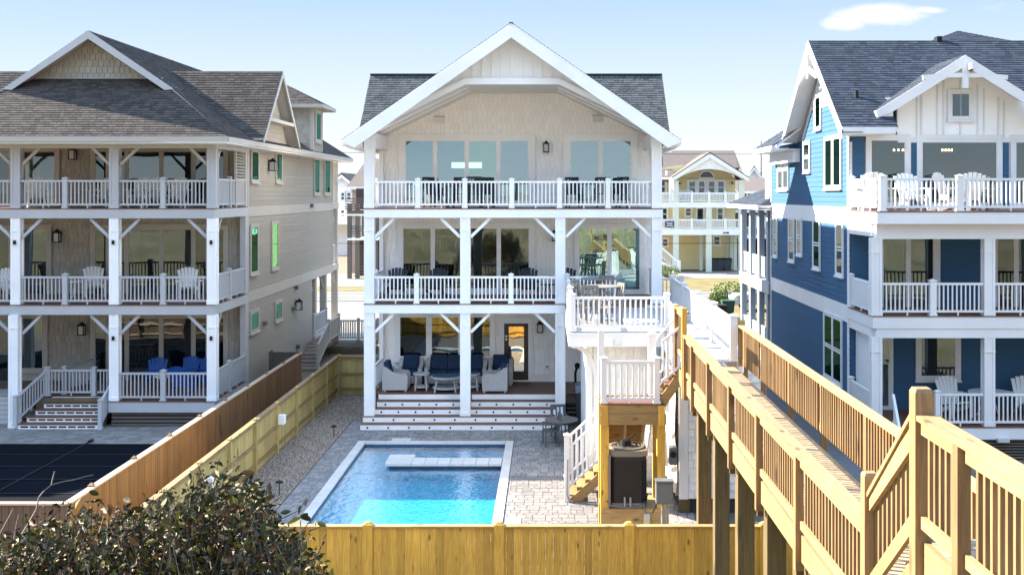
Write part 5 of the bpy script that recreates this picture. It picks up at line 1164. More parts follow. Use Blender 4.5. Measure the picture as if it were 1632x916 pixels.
# cross gable facing the side
cy_, chw, cz, cx_ = 41.6, 2.75, 11.92, -9.75
def cross(sx, ridge_in, xg, seed, rm=roof_brown):
    hw = chw; zE = 9.35
    A_, B_ = (xg, cy_ - hw, zE), (xg, cy_, cz)
    xi = RX - sx * -((RZ - zE) / (RZ - EZ) * (EX - RX)) if 0 else None
    xin = RX + sx * (RZ - cz) / (RZ - EZ) * (EX - RX); xlow = RX + sx * (RZ - zE) / (RZ - EZ) * (EX - RX)
    f = [(xlow, cy_ - hw, zE), (xg, cy_ - hw, zE), (xg, cy_, cz), (xin, cy_, cz)]; b = [(xg, cy_ + hw, zE), (xlow, cy_ + hw, zE), (xin, cy_, cz), (xg, cy_, cz)]
    if sx < 0: f = [f[1], f[0], f[3], f[2]]; b = [b[1], b[0], b[3], b[2]]
    roof_plane(gh, rm, f, .08, seed=seed, under=cream, lift=.02); roof_plane(gh, rm, b, .08, seed=seed + 1, under=cream, lift=.02)
    k = MB(); xw = xg - sx * .45; k.prism([(xw, cy_ - hw + .3, zE - .3), (xw, cy_ + hw - .3, zE - .3), (xw, cy_, cz - .2)], (-sx * .1, 0, 0)); gw_ = k.obj('gable_wall', beige, gh)
    siding(gw_, Fr((xw, 0, 0), (0, 1, 0), (sx, 0, 0)), [(cy_ - hw + .3, zE), (cy_ + hw - .3, zE), (cy_, cz - .25)], beige, .17, .02)
    k = MB(); 
    for s2 in (-1, 1): k.prism([(xg + sx * .02, cy_, cz + .02), (xg + sx * .02, cy_ + s2 * (hw + .05), zE - .03), (xg + sx * .02, cy_ + s2 * (hw + .05), zE - .2), (xg + sx * .02, cy_, cz - .2)], (-sx * .05, 0, 0))
    k.box(min(xw, xg), max(xw, xg), cy_ - 1.9, cy_ + 1.9, 10.0, 10.12) ; k.obj('rake_board', cream, gh)
cross(1, 0, cx_, 65); cross(-1, 0, 2 * RX - cx_, 67)
# little hip-roofed dormer tower
k = MB(); tx0, tx1, ty0, ty1, tz = -11.9, -10.05, 48.3, 50.3, 11.22; k.box(tx0, tx1, ty0, ty1, 9.2, tz); tw = k.obj('dormer_wall', beige, gh)
tabs('shingles', tw, beige_sh, (0, ty0, 0), (1, 0, 0), (0, 0, 1), [(tx0, 9.6), (tx1 - .1, 9.6), (tx1 - .1, tz - .05), (tx0, tz - .05)], .17, .2, .014, .007, .2, 69)
k = MB(); k.box(tx1 - .12, tx1 + .03, ty0 - .03, ty0 + .12, 9.3, tz); k.box(tx1 - .02, tx1 + .03, ty1 - .12, ty1, 9.3, tz); k.obj('corner_trim', cream, tw)
window(gh, sideR(tx1), ty0 + .55, ty1 - .5, 9.75, 10.95, 1, trim=.12, tm=cream, room=refl_teal, gm=g_green, c0=.01)
pc = ((tx0 + tx1) / 2 - .4, (ty0 + ty1) / 2, 12.15); e_ = .5
q = [(tx0 - e_ - 1, ty0 - e_, tz), (tx1 + e_, ty0 - e_, tz), (tx1 + e_, ty1 + e_, tz), (tx0 - e_ - 1, ty1 + e_, tz)]; pl = (pc[0] - 1.2, pc[1], pc[2])
roof_plane(gh, roof_brown, [q[0], q[1], pc, pl], .05, seed=70, under=cream); roof_plane(gh, roof_brown, [q[1], q[2], pc], .05, seed=71, under=cream); roof_plane(gh, roof_brown, [q[2], q[3], pl, pc], .05, seed=72, under=cream)
k = MB(); k.box(q[0][0], q[1][0], q[0][1] - .03, q[0][1] + .02, tz - .14, tz + .01); k.box(q[1][0] - .02, q[1][0] + .03, q[0][1], q[2][1], tz - .14, tz + .01); k.box(q[0][0], q[1][0], q[0][1], q[2][1], tz - .15, tz - .13); k.obj('eave_trim', cream, tw)
k = MB(); k.cyl((-11.0, 45.6, 9.9), (-11.0, 45.6, 10.5), .05, n=8); k.obj('vent_pipe', black, gh)
# rear porches
for i, d in enumerate((52.0, 54.4, 57.3)):
    k = MB(); k.box(GX - .3, GX, d - .16, d + .16, .95, 3.6); k.obj('column', cream, gh); braceY(GX - .15, d - .1, -1, 3.55, parent=gh, m=cream)
for z in (3.6, 6.67): k = MB(); k.box(GL, GX, GB, 57.6, z, z + .3); k.obj('fascia', cream, gh)
for z0, z1 in ((3.9, 6.67), (6.97, 9.0)):
    k = MB(); k.box(GX - .3, GX, 57.1, 57.4, z0, z1); k.obj('column', cream, gh); braceY(GX - .15, 57.1, -1, z1 - .05, parent=gh, m=cream)
    railing(gh, (GX - .1, GB + .1, z0), (GX - .1, 57.1, z0), .95, pitch=.14, m=whiteL)
k = MB(); k.box(GL, GX + .1, 51.2, 57.6, .62, .95); k.obj('rear_porch_floor', cream, gh)
railing(gh, (GX, 51.3, .95), (GX, 54.2, .95), .95, pitch=.13, ends=(True, True), pw=.16, m=whiteL)
# rear stair coming down beside the house
rs_ = thing('rear_stairs', 'pale grey stairs and railed deck behind the grey-beige house', 'stairs', (-10, 53, 0))
k = MB(); k.box(-10.5, -7.9, 52.6, 55.4, .45, .62); k.obj('deck_floor', cream, rs_)
for i in range(6): pbox('skirt_slat', greywood, rs_, -10.4, -7.9, 52.55, 52.6, .02 + .08 * i, .07 + .08 * i)
for i in range(7): z = .84 - i * .12; pbox('riser', cream, rs_, -10.6, -9.75, 49.6 - .3 * i, 49.63 - .3 * i, z - .12, z); pbox('tread', deckm, rs_, -10.6, -9.75, 49.6 - .3 * i, 49.9 - .3 * i, z - .03, z + .0)
k = MB(); k.box(-10.6, -9.75, 49.9, 52.7, .6, .84); k.obj('deck_floor', deckm, rs_)
railing(rs_, (-9.7, 47.6, .1), (-9.7, 50.0, .84), .95, ends=(True, True), m=cream, pitch=.13)
railing(rs_, (-9.7, 50.2, .84), (-9.7, 52.4, .84), .95, m=cream, pitch=.13, ends=(False, True))
railing(rs_, (-9.7, 52.5, .62), (-7.9, 52.5, .62), .95, m=cream, pitch=.11, posts=[.9], ends=(False, True), bal=.06)
railing(rs_, (-7.9, 52.5, .62), (-7.9, 55.3, .62), .95, m=cream, pitch=.11, ends=(False, True), bal=.06)
# chairs on its porches
aw = adirondack(whitechair); u_ = [False]
for px, d, z, a, lab in ((150, 38.9, G2, 25, 'white adirondack chair left of centre on the middle porch of the grey-beige house'), (300, 38.3, G2, 20, 'white adirondack chair at the right end of the middle porch, grey-beige house'), (225, 38.2, G3, 0, 'white adirondack chair left in the row on the top porch of the grey-beige house'), (248, 38.2, G3, 5, 'white adirondack chair middle of the row on the top porch of the grey-beige house'), (280, 38.2, G3, -5, 'white adirondack chair right in the row on the top porch of the grey-beige house'), (60, 38.2, G3, 30, 'white adirondack chair at the far left of the top porch, grey-beige house'), (165, 38.4, G3, -10, 'white adirondack chair beside the second column, top porch of the grey-beige house'), (3, 38.0, G2, 0, 'white adirondack chair cut by the left edge on the middle porch')):
    place(aw, u_, (X(px, d), d, z), R(a), lab, 'white adirondack chairs on the grey-beige house')
metal_table('porch_table', 'white table beside the white chair on the middle porch of the grey-beige house', .5, .55, (X(118, 38.6), 38.8, G2), whitechair)
metal_table('porch_table', 'low white table among the blue chairs on the ground porch', .45, .5, (X(270, 38.2), 38.0, G1), whitechair)
ab = adirondack(bluechair); u_ = [False]
for px, d, a, lab in ((249, 38.6, 10, 'blue adirondack chair left of the three on the ground porch'), (298, 38.9, -10, 'blue adirondack chair at the back of the three on the ground porch'), (290, 37.3, 175, 'blue adirondack chair with its back to the railing on the ground porch'), (322, 38.7, -20, 'blue adirondack chair half hidden by the corner column of the ground porch')):
    place(ab, u_, (X(px, d), d, G1), R(a), lab, 'blue adirondack chairs on the ground porch', .95)
ht = thing('storage_box', 'pale slatted storage box at the far left foot of the grey-beige house', 'storage box', (-17.6, 36.8, 0)); k = MB(); k.box(-18.2, -17.25, 36.4, 37.1, 0, .95); k.obj('cabinet', mat('pale_resin', (.45, .46, .46), .6), ht)
for i in range(6): pbox('slat', MATS['pale_resin'], ht, -18.2, -17.25, 36.37, 36.4, .04 + .15 * i, .17 + .15 * i)
k = MB(); k.box(-18.25, -17.2, 36.33, 37.15, .95, 1.02); k.obj('lid', mat('pale_resin2', (.3, .31, .32), .6), ht)
# ================================================================== BLUE HOUSE (right)
bh = thing('house', 'three-storey blue clapboard house with white trim and stacked balconies, right', 'house', (12, 33, 0))
BX, BP, BW, BB = 9.15, 31.6, 34.2, 46.2; B1, B2, B3 = .92, 4.02, 6.95; BR = 21.0
bf = front(BW); bs = sideL(BX)
k = MB(); k.box(BX, BR, BW + .005, BB, 0, 9.3); bwl = k.obj('wall', blue, bh)
for (z0, z1) in ((.05, 3.52), (B2 + .02, 6.5), (B3 + .06, 9.3)): siding(bwl, bs, [(BW, z0), (BB, z0), (BB, z1), (BW, z1)], blue, .165, .02, split=7)
for z0, z1 in ((3.52, 4.04), (6.48, 7.02)): k = MB(); bs.box(k, BW, BB, z0, z1, 0, .035); k.obj('band_board', whiteB, bwl)
k = MB(); bs.box(k, BW, BW + .17, 0, 9.2, 0, .04); k.obj('corner_trim', whiteB, bwl); k = MB(); bs.box(k, BB - .12, BB, 0, 9.2, 0, .04); k.obj('corner_trim', whiteB, bwl)
# side gable
GY, GZ, HW = 37.1, 12.45, 4.25; ZE = 9.36
siding(bwl, bs, [(GY - 2.9, 9.3), (GY + 3.3, 9.3), (GY + 1.9, 10.35), (GY - 1.75, 10.35)], blue, .165, .02)
k = MB(); k.prism([(BX, GY - 3.3, 9.3), (BX, GY + 3.7, 9.3), (BX, GY, GZ - .15)], (.15, 0, 0)); gb = k.obj('gable_wall', whiteB, bh)
siding(gb, bs, [(GY - 1.85, 10.3), (GY + 1.85, 10.3), (GY, 12.0)], whiteB, .165, .022)
sxr = 8.55
slope = (GZ - ZE) / HW
xc_ = X(1432, 32.85); yc_ = BW + .02; zc_ = GZ - (GY - yc_) * slope
roof_plane(bh, roof_blue, [(sxr, GY - HW, ZE), (xc_, GY - HW, ZE), (xc_, GY, GZ), (sxr, GY, GZ)], .08, seed=81, under=whiteB)
roof_plane(bh, roof_blue, [(xc_, yc_, zc_), (24, yc_, zc_), (24, GY, GZ), (xc_, GY, GZ)], .08, seed=80, under=whiteB)
roof_plane(bh, roof_blue, [(24, GY + HW, ZE), (sxr, GY + HW, ZE), (sxr, GY, GZ), (24, GY, GZ)], .08, seed=82, under=whiteB)
for s_ in (-1, 1):
    y1 = GY + s_ * (HW + (.05 if s_ < 0 else -.6)); z1 = GZ - (HW + (.05 if s_ < 0 else -.6)) * slope
    k = MB(); k.prism([(sxr - .02, GY, GZ - .02), (sxr - .02, y1, z1 - .02), (sxr - .02, y1, z1 - .3), (sxr - .02, GY, GZ - .32)], (.05, 0, 0)); k.obj('rake_board', whiteB, bh)
    k = MB(); k.prism([(sxr, GY, GZ - .09), (sxr, y1, z1 - .09), (sxr, y1, z1 - .12), (sxr, GY, GZ - .12)], (.6, 0, 0)); k.obj('soffit', whiteB, bh)
k = MB(); k.box(sxr - .05, sxr - .0, GY - .05, GY + .05, 11.2, 12.35); k.beam((sxr - .02, GY - 1.3, 11.15), (sxr - .02, GY, 11.55), .08, .14, side=(1, 0, 0)); k.beam((sxr - .02, GY + 1.3, 11.15), (sxr - .02, GY, 11.55), .08, .14, side=(1, 0, 0)); k.obj('gable_ornament', whiteB, bh)
# lower eave towards the back and the cornice
roof_plane(bh, roof_blue, [(8.3, 45.6, 9.2), (8.3, 40.9, 9.2), (9.3, 40.5, 10.0), (9.3, 43.6, 10.0)], .08, seed=83, under=whiteB)
k = MB(); k.box(8.28, 8.33, 40.9, 45.6, 9.02, 9.2); k.box(8.33, BX, 40.9, 45.6, 9.02, 9.06); k.obj('eave_trim', whiteB, bh)
k = MB(); k.box(8.9, BX, 40.95, 45.3, 8.72, 9.02); k.box(8.86, BX, 40.9, 45.35, 8.58, 8.72); k.obj('frieze', whiteB, bh)
# front eave, gutter
k = MB(); k.box(sxr, X(1428, 32.8), GY - HW - .05, GY - HW, ZE - .18, ZE + .01); k.obj('gutter', whiteB, bh)
k = MB(); k.box(sxr + .05, X(1428, 32.8), GY - HW, BW, ZE - .2, ZE - .17); k.obj('soffit', whiteB, bh)
# vent stack
k = MB(); k.cyl((X(1365, 34.2), 34.2, 9.75), (X(1365, 34.2), 34.2, 10.55), .06, n=10); k.cyl((X(1365, 34.2), 34.2, 9.9), (X(1365, 34.2), 34.2, 10.05), .16, .07, 10); k.obj('vent_pipe', black, bh)
k = MB(); k.box(X(1492, 37.1), X(1500, 37.1), 37.0, 37.3, GZ - .1, GZ + .14); k.obj('vent_cap', black, bh)
# front gable with its own roof
fx, fzp, fy_ = X(1536, 33.4), 11.52, 33.3; fhw = 2.62; fze = 9.88
for s_ in (-1, 1):
    ex = fx + s_ * fhw; bxk = GY - HW + (fzp - ZE) / slope; bek = GY - HW + (fze - ZE) / slope
    p = [(ex, bek, fze), (ex, fy_, fze), (fx, fy_, fzp), (fx, bxk, fzp)] if s_ < 0 else [(ex, fy_, fze), (ex, bek, fze), (fx, bxk, fzp), (fx, fy_, fzp)]
    roof_plane(bh, roof_blue, p, .07, seed=85 + s_, under=whiteB, lift=.006)
    k = MB(); k.prism([(fx, fy_ - .04, fzp), (ex - s_ * .0, fy_ - .04, fze), (ex - s_ * .02, fy_ - .04, fze - .22), (ex - s_ * .45, fy_ - .04, fze - .05), (fx, fy_ - .04, fzp - .33)], (0, .06, 0)); k.obj('rake_board', whiteB, bh)
    k = MB(); k.box(min(ex, ex - s_ * .5), max(ex, ex - s_ * .5), fy_, BW, fze - .22, fze - .05); k.obj('eave_return', whiteB, bh)
k = MB(); k.prism([(X(1430, BW), BW - .03, 9.1), (X(1632, BW) + .3, BW - .03, 9.1), (X(1632, BW) + .3, BW - .03, 10.0), (fx + .15, BW - .03, fzp - .2), (fx - .15, BW - .03, fzp - .2), (X(1430, BW), BW - .03, 10.0)], (0, .1, 0)); fg = k.obj('gable_wall', panelw, bh)
for px in (1461, 1468, 1493, 1503, 1530, 1557, 1567, 1590, 1599):
    x = X(px, BW); zt = fzp - .35 - abs(x - fx) * .62; pbox('batten', whiteB, fg, x - .02, x + .02, BW - .075, BW - .031, 9.15, min(zt, 10.85))
k = MB(); k.box(X(1430, BW), 18, BW - .06, BW - .03, 8.98, 9.14); k.obj('band_board', whiteB, bh)
k = MB(); z_ = Z(124, fy_); k.beam((fx - 1.25, fy_, z_), (fx - .6, fy_, z_ + .07), .07, .13, side=(0, 1, 0)); k.beam((fx - .6, fy_, z_ + .07), (fx + .6, fy_, z_ + .07), .07, .13, side=(0, 1, 0)); k.beam((fx + .6, fy_, z_ + .07), (fx + 1.25, fy_, z_), .07, .13, side=(0, 1, 0)); k.box(fx - .09, fx + .09, fy_ - .045, fy_ + .045, Z(141, fy_), fzp - .25); k.obj('gable_ornament', whiteB, bh)
k = MB(); k.cyl((fx + .12, fy_ - .05, Z(102, fy_)), (fx + .12, fy_ - .2, Z(104, fy_)), .05, n=8); k.cyl((fx + .12, fy_ - .2, Z(103, fy_)), (fx + .12, fy_ - .2, Z(112, fy_)), .09, n=12); o = k.obj('camera_housing', whiteB, bh); k = MB(); k.cyl((fx + .12, fy_ - .2, Z(112, fy_)), (fx + .12, fy_ - .2, Z(114, fy_)), .06, .03, 12); k.obj('camera_dome', black, o)
window(bh, bf, X(1514, BW), X(1545, BW), Z(188, BW), Z(148, BW), 1, trim=.1, gm=g_main, room=inter, c0=.05, tm=whiteB)
# small rear peak above the ridge
ppx, ppz = X(1527, 40), Z(50, 40); w_ = 2.6
roof_plane(bh, roof_blue, [(ppx - w_, 37.6, 12.2), (ppx + w_, 37.6, 12.2), (ppx, 40, ppz)], .05, seed=88); roof_plane(bh, roof_blue, [(ppx - w_, 42.4, 12.2), (ppx - w_, 37.6, 12.2), (ppx, 40, ppz)], .05, seed=89); roof_plane(bh, roof_blue, [(ppx + w_, 37.6, 12.2), (ppx + w_, 42.4, 12.2), (ppx, 40, ppz)], .05, seed=90)
# third-floor front wall
k = MB(); k.box(BX, BR, BW - .02, BW + .005, B3, 9.0); w3b = k.obj('front_wall', whiteB, bh)
for p0, p1 in ((1358, 1378), (1452, 1461), (1598, 1607)):
    z0, z1 = B3 + .05, Z(219, BW); n = 13
    for i in range(n): k = MB(); a = z0 + (z1 - z0) * i / n; b = z0 + (z1 - z0) * (i + 1) / n; k.hexa([(X(p0, BW), BW - .055, a), (X(p1, BW), BW - .055, a), (X(p1, BW), BW - .02, a), (X(p0, BW), BW - .02, a), (X(p0, BW), BW - .035, b), (X(p1, BW), BW - .035, b), (X(p1, BW), BW - .02, b), (X(p0, BW), BW - .02, b)]); k.obj('plank', blue, w3b)
for p0, p1 in ((1386, 1443), (1467, 1589), (1616, 1680)):
    w_ = window(bh, bf, X(p0, BW), X(p1, BW), Z(325, BW), Z(222, BW), 1, trim=.13, gm=g_main, room=inter, c0=.03, sill=False, tm=whiteB, name='window')
    n0, n1 = (1424, 1438) if p0 == 1386 else (1501, 1516)
    if p0 < 1600:
        for j in range(3 if p0 == 1386 else 4):
            x = X(n0 + (n1 - n0) * j / (2 if p0 == 1386 else 3), BW); k = MB(); k.cyl((x, BW - .048, Z(239.5, BW) - .025), (x, BW - .048, Z(239.5, BW) + .03), .028, .02, 8); k.obj('pendant_lamp', lamp_glow, w_)
# balcony floors
def bfloor(z, x0, y0, fas=.35):
    k = MB(); k.box(x0 + .02, BR, y0 + .05, BW, z - fas + .05, z - .03); k.obj('porch_ceiling', ceil, bh)
    k = MB(); k.box(x0, BR, y0, y0 + .05, z - fas, z - .03); k.box(x0, x0 + .05, y0 + .05, BW, z - fas, z - .03); k.obj('fascia', whiteB, bh)
    n = int((BW - y0) / .145)
    for i in range(n): a = y0 - .02 + (BW - y0 + .02) * i / n; pbox('deck_board', deckm, bh, x0 - .02, BR, a + .003, a + (BW - y0) / n - .003, z - .028, z)
bfloor(B3, 9.12, 31.3); bfloor(B2, 9.1, BP); bfloor(B1, 9.1, BP)
k = MB(); k.box(9.2, BR, BP + .03, BP + .3, B3 - .78, B3 - .352); k.box(9.12, 9.22, BP + .3, BW, B3 - .72, B3 - .352); k.obj('header_beam', whiteB, bh)
k = MB(); k.box(9.2, BR, BP + .03, BP + .3, B2 - .62, B2 - .352); k.box(9.12, 9.22, BP + .3, BW, B2 - .62, B2 - .352); k.obj('header_beam', whiteB, bh)
bc = (9.22, 12.38, 15.5)
for x in bc:
    column(x, B1, B2 - .6, m=whiteB, y=BP + .02, w=.30, parent=bh); column(x, B2, B3 - .75, m=whiteB, y=BP + .02, w=.30, parent=bh)
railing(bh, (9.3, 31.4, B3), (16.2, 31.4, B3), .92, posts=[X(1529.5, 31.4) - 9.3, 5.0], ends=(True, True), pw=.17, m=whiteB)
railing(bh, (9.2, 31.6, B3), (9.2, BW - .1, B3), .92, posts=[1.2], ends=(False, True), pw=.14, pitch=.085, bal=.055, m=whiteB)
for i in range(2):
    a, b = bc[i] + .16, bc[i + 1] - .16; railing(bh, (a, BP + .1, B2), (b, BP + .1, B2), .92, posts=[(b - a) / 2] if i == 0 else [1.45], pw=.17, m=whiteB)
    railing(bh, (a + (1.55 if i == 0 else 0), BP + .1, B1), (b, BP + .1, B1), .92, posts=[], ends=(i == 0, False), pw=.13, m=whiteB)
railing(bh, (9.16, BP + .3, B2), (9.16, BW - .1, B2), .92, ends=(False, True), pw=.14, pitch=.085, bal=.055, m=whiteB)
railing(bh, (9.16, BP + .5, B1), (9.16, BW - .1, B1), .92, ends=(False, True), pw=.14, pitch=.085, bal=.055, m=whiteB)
railing(bh, (9.55, BP - 1.0, .1), (9.7, BP + .1, B1), .9, m=whiteB, pw=.12)
# lower front walls
k = MB(); k.box(BX + .02, BR, BW - .02, BW + .005, 0, B3 - .4); wlo = k.obj('front_wall', blue, bh)
for z0, z1 in ((B1, B2 - .35), (B2, B3 - .35)): siding(wlo, Fr((0, BW - .02, 0), (1, 0, 0), (0, -1, 0)), [(BX + .1, z0), (17, z0), (17, z1), (BX + .1, z1)], blue, .165, .02)
window(bh, bf, X(1405, BW), X(1488, BW), Z(492, BW), Z(364, BW), 2, trim=.12, gm=g_main, room=inter, c0=.045, sill=False, tm=whiteB, name='sliding_door', curtain=[(X(1409, BW), X(1440, BW), curtg)])
k = MB(); bf.box(k, X(1487, BW), X(1497, BW), B2, B3 - .35, .045, .1); k.obj('door_trim', whiteB, bh)
window(bh, bf, X(1586, BW), X(1650, BW), Z(492, BW), Z(364, BW), 2, trim=.12, gm=g_dark, room=inter, c0=.045, sill=False, tm=whiteB, name='sliding_door')
window(bh, bf, X(1465, BW), X(1523, BW), Z(600, BW), Z(532, BW), 1, trim=.13, gm=g_main, room=inter_warm, c0=.045, tm=whiteB)
dw = window(bh, bf, X(1402, BW), X(1417, BW), Z(648, BW), Z(540, BW), 1, trim=.1, gm=g_main, room=mat('white_door', (.7, .7, .7), .5), c0=.045, sill=False, tm=whiteB, name='door'); k = MB(); bf.box(k, X(1411, BW), X(1415, BW), Z(575, BW), Z(573, BW), .12, .16); k.obj('handle', black, dw)
bs2 = Fr((9.35, 0, 0), (0, 1, 0), (-1, 0, 0))
k = MB(); k.box(9.3, 9.34, BP + 1.2, BW - .1, B1, B2 - .4); o = k.obj('side_panel', whiteB, bh)
for j in range(7): pbox('lattice_slat', greywood, bh, 9.2, BR, BP + .1, BP + .13, .02 + .08 * j, .06 + .08 * j)
k = MB(); k.box(X(1588, BP), X(1606, BP), BP - .15, BP, Z(703, BP), Z(697, BP)); k.obj('wall_fitting', mat('pale_resin3', (.5, .5, .48), .5), bh)
# side windows
kw = dict(tm=whiteB, room=refl_green, gm=g_green)
swin(bs, BX, 1300.5, 1310.5, 150, 208, bh, **kw)
swin(bs, BX, 1316, 1343, 216, 302, bh, panes=2, mull=.16, **kw)
for a in ((1282, 1293, 225, 276), (1241, 1258.5, 236, 304), (1234, 1240.5, 343, 410), (1258.5, 1267.5, 345, 418), (1271.5, 1280, 346, 408), (1297.5, 1309, 348, 430), (1334, 1346, 352, 441)):
    swin(bs, BX, *a, bh, tm=whiteB, room=inter, gm=g_dark if a[0] != 1297.5 else g_green, panes=2 if a[0] == 1241 else 1, hung=True, trim=.08)
swin(bs, BX, 1315, 1344, 500, 608, bh, panes=2, hung=True, mull=.12, tm=whiteB, room=inter_yel, gm=g_green)
# rear porch wing
k = MB(); rx0, rx1, ry0, ry1 = 9.2, 13.5, BB + .05, 53.2
k.box(rx0 + 1.2, rx1, ry0 + 1.5, ry1, 0, 6.7); k.obj('rear_wing_wall', blue, bh)
roof_plane(bh, roof_blue, [(8.55, 53.9, 6.95), (8.55, 45.9, 6.95), (10.9, 47.8, 8.0), (10.9, 52.0, 8.0)], .08, seed=91, under=whiteB)
roof_plane(bh, roof_blue, [(8.55, 45.9, 6.95), (14, 45.9, 6.95), (14, 47.8, 8.0), (10.9, 47.8, 8.0)], .08, seed=92, under=whiteB)
k = MB(); k.box(8.52, 8.56, 45.9, 53.9, 6.78, 6.95); k.box(8.56, 9.4, 45.9, 53.9, 6.76, 6.8); k.obj('eave_trim', whiteB, bh)
k = MB(); k.box(9.15, 9.75, 46.7, 47.5, 7.0, 8.15); k.obj('chimney_box', whiteB, bh)
pg_ = mat('porch_grey', (.33, .36, .40), .6, .05)
for d in (46.8, 48.7, 50.8, 53.0):
    k = MB(); k.box(rx0 - .12, rx0 + .12, d - .15, d + .15, .6, 6.8); k.obj('column', pg_, bh)
for z in (3.3, .35): k = MB(); k.box(rx0 - .16, rx1, ry0, ry1 + .1, z, z + .5); k.obj('rear_porch_floor', pg_, bh)
for z in (3.8,): railing(bh, (rx0, ry0, z), (rx0, ry1, z), .95, m=pg_, pitch=.1, bal=.06)
railing(bh, (rx0, ry0, .85), (rx0, ry1, .85), .95, m=pg_, pitch=.1, bal=.06)
# chairs
u_ = [False]; aw2 = adirondack(whitechair)
for px, d, z, a, lab in ((1390, 33.0, B3, 170, 'white adirondack chair at the left end of the top balcony of the blue house'), (1454, 33.3, B3, 10, 'white adirondack chair second from the left on the top balcony of the blue house'), (1517, 32.6, B3, 95, 'white adirondack chair seen from the side in the middle of the blue house top balcony'), (1543, 32.9, B3, 175, 'white adirondack chair right of the railing post on the top balcony of the blue house'), (1521, 33.2, B1, 15, 'white adirondack chair left of the round table on the blue house ground porch'), (1636, 33.2, B1, -15, 'white adirondack chair right of the round table on the blue house ground porch')):
    place(aw2, u_, (X(px, d), d, z), R(a), lab, 'white adirondack chairs on the blue house', 1.08)
ao = adirondack(olivechair); place(ao, [False], (X(1562, 33.4), 33.4, B3), R(-10), 'olive green adirondack chair on the top balcony of the blue house', sc=1.05)
metal_table('porch_table', 'round white table between two white chairs on the blue house ground porch', .62, .72, (X(1580, 33.0), 33.1, B1), whitechair, 24)
# ================================================================== HOUSES ACROSS THE ROAD
yh = thing('house', 'yellow three-storey house on pale green posts across the road', 'house', (14, 107, 0))
YD = 107.0; yf_ = front(YD + 3.4); ym = lambda p, d=YD: X(p, d); yz = lambda p, d=YD: Z(p, d)
YL, YR = ym(985), ym(1188)
def yfloor(py0, py1): k = MB(); k.box(YL, YR, YD, YD + 3.5, yz(py1), yz(py0)); k.obj('deck_fascia', white, yh)
yfloor(322.5, 331); yfloor(365, 374.5)
k = MB(); k.box(YL, YR - .4, YD + 3.4, YD + 13, 0, yz(284, YD + 3.4)); k.prism([(YL, YD + 3.4, yz(284)), (YR - .4, YD + 3.4, yz(284)), (ym(1160), YD + 3.4, yz(262)), (ym(1085), YD + 3.4, yz(262))], (0, 3, 0)); yw = k.obj('wall', yellow, yh)
# arched gable
apx, apz = ym(1131), yz(247); el, er = ym(1070), ym(1193); ez = yz(284)
N_ = 12; L_pts = [(el + .4, ez)]; arch = []
x0a, x1a = ym(1078), ym(1184); zc = yz(286); zt = yz(269.5)
for i in range(N_ + 1):
    t_ = i / N_; arch.append((x0a + (x1a - x0a) * t_, zc + (zt - zc) * math.sin(math.pi * t_) ** .8))
k = MB()
for i in range(N_):
    (xa, za), (xb, zb_) = arch[i], arch[i + 1]; rz_ = lambda x: apz - abs(x - apx) * (apz - ez) / (apx - el)
    k.prism([(xa, YD, za), (xb, YD, zb_), (xb, YD, max(zb_ + .02, rz_(xb))), (xa, YD, max(za + .02, rz_(xa)))], (0, .3, 0))
k.obj('arched_gable', white, yh)
for s_, ex in ((-1, el), (1, er)):
    k = MB(); k.prism([(apx, YD - .3, apz + .15), (ex, YD - .3, ez + .0), (ex, YD - .3, ez - .35), (apx, YD - .3, apz - .3)], (0, .3, 0)); k.obj('rake_board', white, yh)
    k = MB(); k.prism([(apx, YD - .3, apz + .16), (ex, YD - .3, ez + .01), (ex, YD - .3, ez + .1), (apx, YD - .3, apz + .28)], (0, 6, 0)); k.obj('roof', roof_far, yh)
k = MB(); rz0, rz1 = yz(285, 108), yz(240, 114.5); rzm = rz0 + (rz1 - rz0) * 2.3 / 6.1; k.prism([(ym(960, 108), 108.4, rz0), (ym(1076, 108) , 108.4, rz0), (ym(1076, 108), 114.5, rz1), (ym(960, 114.5), 114.5, rz1)], (0, .3, -.3)); k.prism([(ym(1076, 108), 110.7, rzm), (ym(1190, 108) - .3, 110.7, rzm), (ym(1170, 114.5), 114.5, rz1), (ym(1076, 108), 114.5, rz1)], (0, .3, -.3)); k.prism([(ym(1190, 108), 108.4, rz0), (ym(1190, 108), 120, rz0), (ym(1170, 114.5), 114.5, rz1)], (-.3, 0, -.1)); k.obj('roof', roof_far, yh)
k = MB(); k.box(YL, ym(1072), 107.9, 108.3, yz(286, 108), yz(283, 108)); k.obj('gutter', white, yh)
k = MB(); k.cyl((ym(1065), 108.6, yz(279)), (ym(1065), 108.6, yz(272)), .1, n=8); k.obj('vent_pipe', white, yh)
for (p0, p1, q0, q1) in ((1098, 1108, 289, 307), (1113.5, 1123, 289, 307), (1129, 1139, 289, 307), (1144, 1154, 289, 307), (1053, 1060, 288, 306)):
    window(yh, yf_, X(p0, YD + 3.4), X(p1, YD + 3.4), Z(q1 + 12 if 0 else q1 + 1, YD + 3.4), Z(q0, YD + 3.4), 1, trim=.16, gm=g_dark, room=far_glass, hung=True, sash=.04, mull=.04)
k = MB(); pts = [(X(1126 + 12 * math.cos(a), YD + 3.4), YD + 3.35, Z(284 - 11.5 * math.sin(a), YD + 3.4)) for a in [math.pi * i / 12 for i in range(13)]]; k.prism(pts, (0, .05, 0)); o = k.obj('arched_window', far_glass, yh)
k = MB()
for i in range(12): a, b = Vector(pts[i]), Vector(pts[i + 1]); k.beam(a - Vector((0, .03, 0)), b - Vector((0, .03, 0)), .1, .16, side=(0, 1, 0))
k.beam(Vector(pts[0]) - Vector((0, .03, 0)), Vector(pts[12]) - Vector((0, .03, 0)), .1, .16, side=(0, 1, 0)); k.obj('window_frame', white, o)
